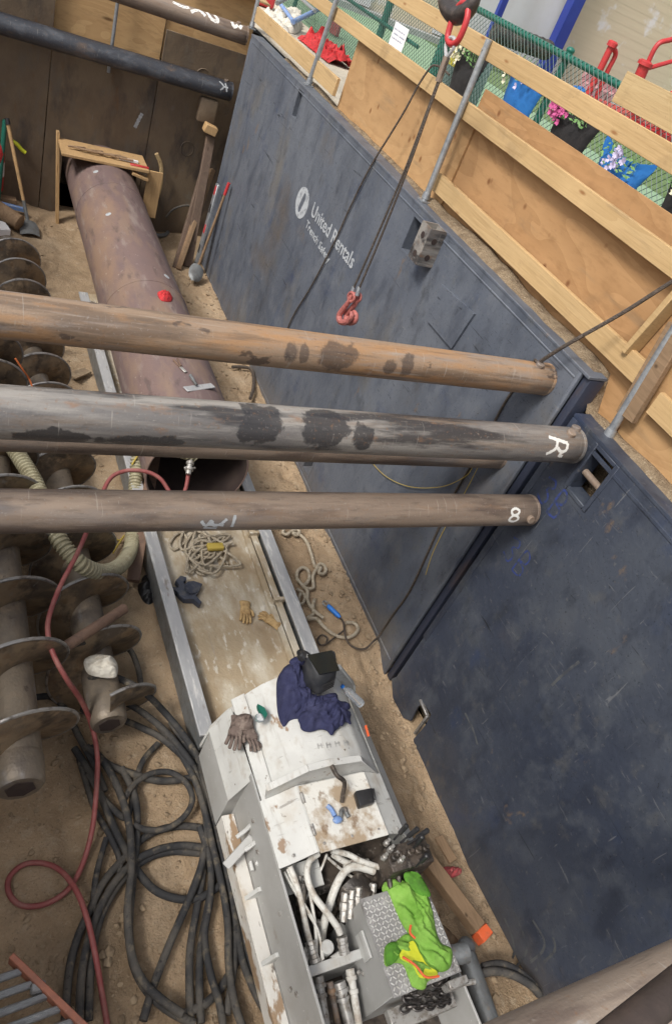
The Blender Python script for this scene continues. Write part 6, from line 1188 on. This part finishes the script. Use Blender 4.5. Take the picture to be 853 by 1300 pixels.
# ================================================================== FENCE ALONG THE PIT EDGE
XF = 3.53
g = 'plywood sheets of the pit fence'
def ply(y0, y1, z0, z1, x, mat, label):
    mb = MB(); mb.box2((x, y0, z0), (x + 0.016, y1, z1), 0.001); return tag(mb.build('plywood_sheet', mat), label, 'plywood', g)
ply(5.06, 7.48, 2.93, 3.70, XF, m_ply, 'plywood sheet of the fence left of the middle pipe post')
ply(2.42, 5.16, 2.7, 3.885, XF + 0.02, m_ply2, 'tall plywood sheet of the fence right of the middle pipe post')
ply(-1.2, 2.415, 2.7, 3.7, XF + 0.002, m_ply, 'plywood sheet of the fence at the right edge behind the studs')
def board(label, p0, p1, w_, h_, mat=m_pine, group=None, up=(0, 0, 1), name='lumber_rail', cat='rail'):
    mb = MB(); mb.beam(p0, p1, w_, h_, up, 0.003); return tag(mb.build(name, mat), label, cat, group)
gr = 'pine rails of the pit fence'
board('low pine rail nailed across the plywood near its foot', (3.49, 5.20, 3.16), (3.49, 2.36, 3.155), 0.038, 0.14, group=gr)
board('low pine rail piece right of the stud at the right edge', (3.49, 2.30, 3.09), (3.49, -1.2, 3.09), 0.038, 0.14, group=gr)
board('middle pine guard rail along the top of the plywood', (3.47, 10.3, 3.70), (3.47, -1.2, 3.715), 0.038, 0.12, group=gr)
board('top pine guard rail above the plywood', (3.47, 10.4, 4.10), (3.47, -1.2, 4.13), 0.038, 0.125, group=gr)
q = P(765, 150, x=3.6)
board('loose weathered board behind the top rail at the upper right', (3.56, P(768, 148, x=3.56).y, 4.29), (3.56, 1.0, 4.30), 0.04, 0.17, m_oldpine, gr)
board('pine toe board along the shield edge at the far end', (3.43, 10.35, 3.175), (3.43, 7.42, 3.185), 0.036, 0.165, group=gr, name='toe_board', cat='board')
a, b = P(797, 448, x=3.49), P(868, 366, x=3.49); board('slanting pine brace on the plywood at the right edge', a, b, 0.038, 0.10, up=(1, 0, 0.01), name='brace', cat='brace')
mb = MB(); a, b = P(794, 530, x=3.46), P(862, 415, x=3.46); mb.beam(a, b, 0.14, 0.04, (1, 0, 0), 0.004); solo(mb, 'stud', m_timber, 'wide worn wooden stud beside the near pipe post', 'stud')
def post(p0, top, label):
    t = thing('pipe_post', label, 'post', p0, 'galvanised pipe posts of the pit fence'); p0 = Vector(p0); top = Vector(top)
    mb = MB(); mb.cyl(p0, top, 0.025, None, 14); mb.build('pipe', m_galv, t)
    mb = MB(); mb.cyl(p0 + (top - p0) * 0.02, p0 + (top - p0) * 0.06, 0.034, 0.03, 12); mb.box((p0.x, p0.y, p0.z + 0.004), (0.09, 0.09, 0.012)); mb.build('base', m_galv, t)
    mb = MB(); mb.cyl(top - (top - p0) * 0.06, top - (top - p0) * 0.06 + Vector((-0.03, 0, 0)), 0.009, None, 8); mb.build('bolt', m_fit, t)
post((3.405, P(541, 249, x=3.405).y, 3.008), P(621, 50, x=3.43), 'galvanised pipe post in the middle of the fence')
post((3.405, P(396, 92, x=3.405).y, 3.008), P(428, 4, x=3.42) + Vector((0, 0, 0.35)), 'galvanised pipe post at the toe board')
post((3.405, P(323, 20, x=3.405).y, 3.008), (3.42, P(323, 20, x=3.405).y + 0.05, 4.15), 'galvanised pipe post at the far corner of the shield')
post((3.455, P(775, 549, x=3.455).y, 2.75), P(860, 400, x=3.46) + Vector((0, 0, 0.3)), 'grey pipe post beside the wide worn stud at the right edge')

# ================================================================== CHAIN LINK FENCE
FX = 5.0; FT = 4.21; FB = 3.02
cf = thing('chain_link_fence', 'dark green chain link fence behind the plywood', 'fence', (FX, 6, 2.97))
mb = MB(); mb.cyl((FX, -1.5, FT), (FX, 16.8, FT), 0.032, None, 12); mb.build('top_rail', m_green, cf)
mb = MB(); mb.cyl((FX, 8.95, 3.60), (FX, 16.8, 3.60), 0.024, None, 10); mb.build('mid_rail', m_green, cf)
for y, r in ((3.2, 0.036), (6.3, 0.036), (8.45, 0.07), (10.1, 0.05), (13.4, 0.036), (0.2, 0.036)):
    mb = MB(); mb.cyl((FX + 0.04, y, 2.96), (FX + 0.04, y, FT + 0.05), r, None, 12); mb.ico((FX + 0.04, y, FT + 0.055), (r * 1.2, r * 1.2, r * 0.8), 2); mb.lathe((FX + 0.04, y, FT - 0.04), (0, 0, 1), [(0, r * 1.25), (0.05, r * 1.25)], 12); mb.build('post', m_green, cf)
mb = MB(); pitch = 0.066; Y0, Y1 = 1.0, 14.0; ZTm = FT + 0.03; k = 0
y = Y0 - (ZTm - FB)
while y < Y1:
    for sg in (1, -1):
        # a zigzag wire is drawn here as its two slanting runs, woven front and back
        a = Vector((FX - 0.03 + 0.003 * sg, y if sg > 0 else y + (ZTm - FB), FB)); b = Vector((FX - 0.03 - 0.003 * sg, y + (ZTm - FB) if sg > 0 else y, ZTm))
        mb.tube([a, b], 0.0033, 4, False, False)
    y += pitch
mb.build('mesh', m_link, cf)
# sign on the fence
sg_ = thing('fence_sign', 'small white notice tied to the chain link fence', 'sign', P(507, 60, x=FX - 0.05))
c = [P(u, v, x=FX - 0.05) for u, v in ((500, 32), (519, 45), (512, 63), (493, 49))]; yc = sum(p.y for p in c) / 4; zc = sum(p.z for p in c) / 4; hw = 0.2; hh = 0.13
mb = MB(); mb.box((FX - 0.05, yc, zc), (0.006, 2 * hw, 2 * hh), None, 0.001); mb.build('board', m_sign, sg_)
mb = MB()
random.seed(3)
for k in range(3):
    zz = zc + 0.055 - k * 0.048; yy = yc + 0.165 - 0.02 * (k % 2)
    while yy > yc - 0.15:
        wl = random.uniform(0.012, 0.02); mb.box((FX - 0.0545, yy - wl / 2, zz), (0.001, wl * 0.8, 0.007)); mb.box((FX - 0.0545, yy - wl * 0.3, zz + 0.006), (0.0012, 0.004, 0.016)); yy -= wl + (0.016 if random.random() < 0.25 else 0.004)
mb.build('lettering', m_ink, sg_)

# ================================================================== PLANTER BAGS ON THE FENCE
def bag(u, v, mat, label, flowers, wd=0.52, ht=0.42):
    c = P(u, v, x=FX - 0.09); t = thing('planter_bag', label, 'planter', (FX - 0.09, c.y, c.z - ht / 2), 'planter bags hung on the chain link fence')
    mb = MB(); rows = []; N = 16; Mv = 10
    for j in range(Mv + 1):
        s = j / Mv; z = c.z + ht / 2 - ht * s; row = []
        for i in range(N + 1):
            a = i / N * 2 - 1; half = wd / 2 * (0.9 + 0.12 * max(0, 1 - s * 2.2) - 0.22 * s); sag = 0.08 * (1 - a * a) * max(0, 1 - s * 1.2)
            bul = (0.055 * math.sin(min(1, s * 1.15) * math.pi * 0.75) + 0.025) * (1 - a * a) ** 0.6
            row.append(Vector((FX - 0.05 - bul - 0.012 * nz(a * 3, s * 3, c.y), c.y + a * half, z - sag + 0.01 * nz(a * 5, s * 4, c.y + 5))))
        rows.append(row)
    vs = [p for r_ in rows for p in r_]; n1 = N + 1
    fc = [(j * n1 + i, j * n1 + i + 1, (j + 1) * n1 + i + 1, (j + 1) * n1 + i) for j in range(Mv) for i in range(N)]
    k = len(vs); back = [Vector((FX - 0.045, p.y, p.z + (0.05 if q < n1 else 0))) for q, p in enumerate(vs)]
    mb.add(vs + back, fc + [tuple(k + q for q in f[::-1]) for f in fc] + [(j * n1, (j + 1) * n1, k + (j + 1) * n1, k + j * n1) for j in range(Mv)] + [(j * n1 + N, k + j * n1 + N, k + (j + 1) * n1 + N, (j + 1) * n1 + N) for j in range(Mv)] + [(Mv * n1 + i, Mv * n1 + i + 1, k + Mv * n1 + i + 1, k + Mv * n1 + i) for i in range(N)])
    mb.build('pouch', mat, t, 60)
    mb = MB(); tz_ = c.z + ht / 2 - 0.05
    for q in range(70):
        a = random.uniform(-0.38, 0.38) * wd; h = random.uniform(-0.02, 0.12); p = Vector((FX - 0.15 + random.uniform(-0.06, 0.05), c.y + a, tz_ + h - 0.07)); d = Vector((random.uniform(-1, 1), random.uniform(-1, 1), random.uniform(0, 1))).normalized(); s2 = d.orthogonal().normalized(); l = random.uniform(0.03, 0.06)
        mb.add([p, p + d * l * 0.5 + s2 * l * 0.25, p + d * l, p + d * l * 0.5 - s2 * l * 0.25], [(0, 1, 2, 3)])
    for q in range(8):
        a = random.uniform(-0.3, 0.3) * wd; mb.tube([(FX - 0.1, c.y + a, tz_ - 0.05), (FX - 0.12 + random.uniform(-.04, .04), c.y + a + random.uniform(-.03, .03), tz_ + 0.13)], 0.003, 4)
    mb.build('foliage', m_leaf, t, flip=False)
    for fm, a0, n in flowers:
        mb = MB()
        for q in range(n):
            p = Vector((FX - 0.19 + random.uniform(-0.04, 0.03), c.y - a0 * wd + random.gauss(0, 0.055), tz_ - 0.02 + random.gauss(0, 0.05)))
            for r_ in range(5):
                an = r_ * 1.257 + random.random(); d = Vector((-0.5, math.cos(an), math.sin(an))).normalized(); s2 = d.cross(Vector((1, 0.2, 0))).normalized(); mb.add([p, p + d * 0.02 + s2 * 0.013, p + d * 0.036, p + d * 0.02 - s2 * 0.013], [(0, 1, 2, 3)])
        mb.build('blossom', fm, t, flip=False)
    return t
bag(588, 92, m_blackbag, 'black felt planter with a tuft of cream flowers behind the pipe post', [(m_palebloom, -0.2, 26)], 0.62, 0.46)
bag(659, 117, m_bluebag, 'blue felt planter left of the black one with magenta flowers', [(m_palebloom, -0.25, 8), (m_lilac, 0.1, 6)], 0.68, 0.42)
bag(720, 168, m_blackbag, 'black felt planter with magenta flowers', [(m_pinkbloom, -0.18, 34)], 0.68, 0.42)
bag(777, 224, m_bluebag, 'blue felt planter with thin pale lilac flowers, right of the magenta one', [(m_lilac, 0.05, 16)], 0.66, 0.38)
bag(862, 272, m_blackbag, 'black felt planter cut off by the right edge of the photo', [(m_palebloom, 0.0, 14)], 0.6, 0.5)
# dull box with yellow stickers behind the fence
bn = thing('storage_bin', 'dull grey green bin with yellow stickers behind the fence', 'bin', P(575, 90, x=5.35))
c = P(570, 74, x=5.35); mb = MB(); mb.box((5.35 + 0.2, c.y, c.z - 0.1), (0.4, 0.75, 0.62), None, 0.03, 2); mb.build('body', m_binlid, bn)
mb = MB(); mb.box((5.55, c.y, c.z + 0.235), (0.44, 0.79, 0.05), None, 0.015, 2); mb.build('lid', m_kerb, bn)
for dy in (0.19, -0.14):
    mb = MB(); mb.box((5.345, c.y + dy, c.z + 0.02), (0.006, 0.2, 0.14)); mb.build('sticker', m_binlabel, bn)

# ================================================================== BEYOND THE FENCE
YW = 17.36
bw = thing('school_building', 'long cream building wall with lap siding beyond the playground', 'building', (20, YW, 2.96))
mb = MB(); mb.box2((4.0, YW + 0.03, 2.9), (60, YW + 0.3, 12))
mb.build('wall', m_siding, bw)
mb = MB()
for k in range(46):
    z = 3.05 + k * 0.19; mb.prism([(4, YW + 0.029, z), (4, YW + 0.0245, z), (4, YW + 0.026, z + 0.188)], (56, 0, 0))
mb.build('siding', m_siding, bw)
mb = MB(); mb.box2((9.9, YW - 0.03, 3.12), (13.2, YW + 0.0, 9)); mb.build('wall_panel', m_palewall, bw)
mb = MB(); mb.box2((4.0, YW - 0.03, 3.12), (8.2, YW + 0.0, 9)); mb.build('wall_panel', m_palewall, bw)
q = P(690, 92, y=17.0); mb = MB(); mb.box((q.x, 17.05, q.z + 3), (0.32, 0.3, 6.0), None, 0.02); mb.cyl((q.x, 17.05, 2.97), (q.x, 17.05, q.z + 0.01), 0.1, None, 12); solo(mb, 'blue_post', m_bluepost, 'thick royal blue post standing in front of the cream building', 'post')
q = P(635, 12, y=16.8); mb = MB(); mb.box((q.x, 16.8, 4.6), (0.16, 0.12, 3.2), None, 0.01); solo(mb, 'blue_pole', m_bluepost, 'thin royal blue pole left of the thick blue post', 'pole')
a, b = P(628, 40, y=16.2), P(700, 66, y=16.2); mb = MB(); mb.lathe((a.x, 16.2, a.z), (b.x - a.x, 0, b.z - a.z), [(k * 0.1, 0.2 + 0.015 * (k % 2)) for k in range(int((b - a).length / 0.1))], 16); o = solo(mb, 'drain_tube', m_rubber, 'thick black corrugated tube lying along the building', 'tube')
# stack of pink blocks
pk = thing('pink_bench', 'dusty pink slatted bench along the cream building', 'bench', P(800, 120, y=16.4))
a, b = P(750, 96, y=16.5), P(838, 124, y=16.5)
for k in range(9):
    c = a.lerp(b, (k + 0.5) / 9); mb = MB(); mb.box((c.x, 16.5, 3.2), (0.36, 0.5, 0.44), None, 0.03); mb.build('block', m_pinkblock, pk)
mb = MB(); mb.box(((a.x + b.x) / 2, 16.75, 3.5), ((b.x - a.x) * 1.02, 0.12, 0.2), None, 0.02); mb.build('back_slat', m_pinkblock, pk)
mb = MB(); q = P(750, 88, y=16.3); mb.ico((q.x, 16.3, 3.12), (0.38, 0.25, 0.18), 2, 0.15); mb.ico((q.x + 0.3, 16.2, 3.06), (0.2, 0.2, 0.12), 2, 0.15); solo(mb, 'blue_sack', m_bluebag, 'bright blue bag on the ground left of the pink bench', 'bag')
# red platform with handrails
rpf = thing('red_platform', 'red steel platform with tall tubular handrails behind the fence', 'platform', (13.5, 13.8, 2.97))
X0, Y0_ = 8.0, 8.55
def ry(u, v, y): return P(u, v, y=y)
mb = MB(); mb.box2((12.4, 13.2, 3.26), (18.5, 14.7, 3.34), 0.01); mb.box2((12.3, 13.1, 2.97), (12.45, 14.8, 3.3), 0.01); mb.box2((12.4, 13.1, 3.05), (18.5, 13.24, 3.30), 0.01); mb.build('deck', m_redpaint, rpf)
def redtube(pts, r): mb = MB(); mb.tube(spline(pts, 6) if len(pts) > 2 else pts, r, 10); return mb
a1, a2 = ry(737, 138, 13.9), ry(777, 56, 13.9); mb = redtube([a1, a2], 0.07); mb.lathe(a2, (0, 0, 1), [(-0.05, 0.11), (0.03, 0.11), (0.06, 0.07)], 12); mb.build('handrail', m_redpaint, rpf)
mb = redtube([ry(748, 142, 13.9), ry(770, 92, 13.9), ry(780, 72, 13.9), ry(780, 64, 13.9), ry(776, 62, 13.9)], 0.05); mb.build('handrail', m_redpaint, rpf)
a1, a2 = ry(795, 136, 13.4), ry(819, 80, 13.4); mb = redtube([a1, a2], 0.12); mb.lathe(a2, (0, 0, 1), [(-0.05, 0.16), (0.02, 0.16), (0.05, 0.1)], 12); mb.build('upright', m_redpaint, rpf)
mb = redtube([ry(820, 84, 13.4), ry(834, 57, 13.4), ry(853, 50, 13.4), ry(900, 38, 13.4)], 0.05); mb.tube([ry(821, 87, 13.4), ry(900, 64, 13.4)], 0.045, 8); mb.build('handrail', m_redpaint, rpf)
a1, a2 = ry(800, 145, 13.2), ry(870, 118, 13.2); mb = MB(); mb.beam(a1, a2, 0.06, 0.3, (0, 0, 1)); mb.beam(ry(835, 175, 13.0), ry(850, 118, 13.0), 0.1, 0.1, (1, 0, 0)); mb.build('guard_plate', m_redpaint, rpf)
mb = MB(); q = P(824, 112, y=16.0); mb.box((q.x, 16.0, 3.15), (1.5, 0.5, 0.35), None, 0.03); o = solo(mb, 'play_bench', m_kerb, 'grey low bench behind the red platform', 'bench')
mb = MB(); q = P(815, 118, y=15.7); mb.prism([(q.x - 0.13, 15.7, 3.33), (q.x + 0.13, 15.7, 3.33), (q.x, 15.7, 3.58)], (0, 0.15, 0)); solo(mb, 'yellow_cone', m_yellowcord, 'small yellow wedge standing on the grey bench', 'wedge')
# sacks, blue trestle and red netting at the far left of the path
def wpath(x, y): return 2.965
tag(cloth('sandbag', m_whitecloth, [(345, 12), (358, 8), (380, 12), (386, 22), (378, 30), (360, 22)], 3.1, wpath, 0.2, 6, 0.2, seed=41, step=0.03), 'off white sack lying behind the toe board, nearer the blue trestle', 'sack', 'sacks on the path')
tag(cloth('sandbag', m_whitecloth, [(336, 8), (350, 16), (362, 30), (372, 40), (366, 44), (352, 30), (338, 18)], 3.05, wpath, 0.12, 6, 0.9, seed=44, step=0.03), 'flat off white sack pressed along the toe board', 'sack', 'sacks on the path')
o = [ob for ob in bpy.data.objects if ob.name.startswith('sandbag')]
tr_ = thing('blue_trestle', 'blue and grey tubular trestle lying on the path by the sacks', 'trestle', P(385, 25, z=3.0))
mb = MB(); mb.tube([P(372, 28, z=3.1), P(408, 10, z=3.25)], 0.035, 10); mb.tube([P(356, 5, z=3.2), P(372, 27, z=3.1)], 0.028, 10); mb.build('tube', m_bluetube, tr_)
mb = MB(); mb.tube([P(352, 4, z=3.3), P(370, -6, z=3.4)], 0.03, 10); mb.tube([P(380, -4, z=3.25), P(400, 14, z=3.25)], 0.026, 10); mb.build('tube', m_galv, tr_)
mb = MB(); random.seed(9); a, b = Vector((4.55, P(402, 30, x=4.55).y, 2.98)), Vector((4.62, P(442, 62, x=4.62).y, 2.98))
rows = []
for i in range(60):
    t_ = i / 59; c = a.lerp(b, t_)
    rows.append([Vector((c.x - 0.22 + 0.44 * q / 9 + 0.05 * nz(i * 0.5, q * 0.6), c.y + 0.04 * nz(i * 0.9, q * 0.9, 4), 2.975 + (0.16 + 0.1 * nz(i * 0.25, 2.2)) * math.sin(q / 9 * math.pi) * (0.75 + 0.9 * nz(i * 0.6, q * 0.8, 7)))) for q in range(10)])
mb.add([p for r_ in rows for p in r_], [(i * 10 + q, i * 10 + q + 1, i * 10 + q + 11, i * 10 + q + 10) for i in range(59) for q in range(9)])
tag(mb.build('safety_netting', m_redcloth, None, 50), 'crumpled red safety netting along the foot of the chain link fence', 'netting')
mb = MB(); mb.box(P(427, 32, z=3.12), (0.06, 0.2, 0.28), Matrix.Rotation(R(20), 3, 'Z'), 0.01); solo(mb, 'red_board', m_pinkrag, 'dark red board standing behind the red netting', 'board')
mb = MB(); mb.box(P(334, -6, z=3.1), (0.35, 0.3, 0.25), None, 0.03); solo(mb, 'red_crate', m_redpaint, 'red crate at the top edge behind the sacks', 'crate')
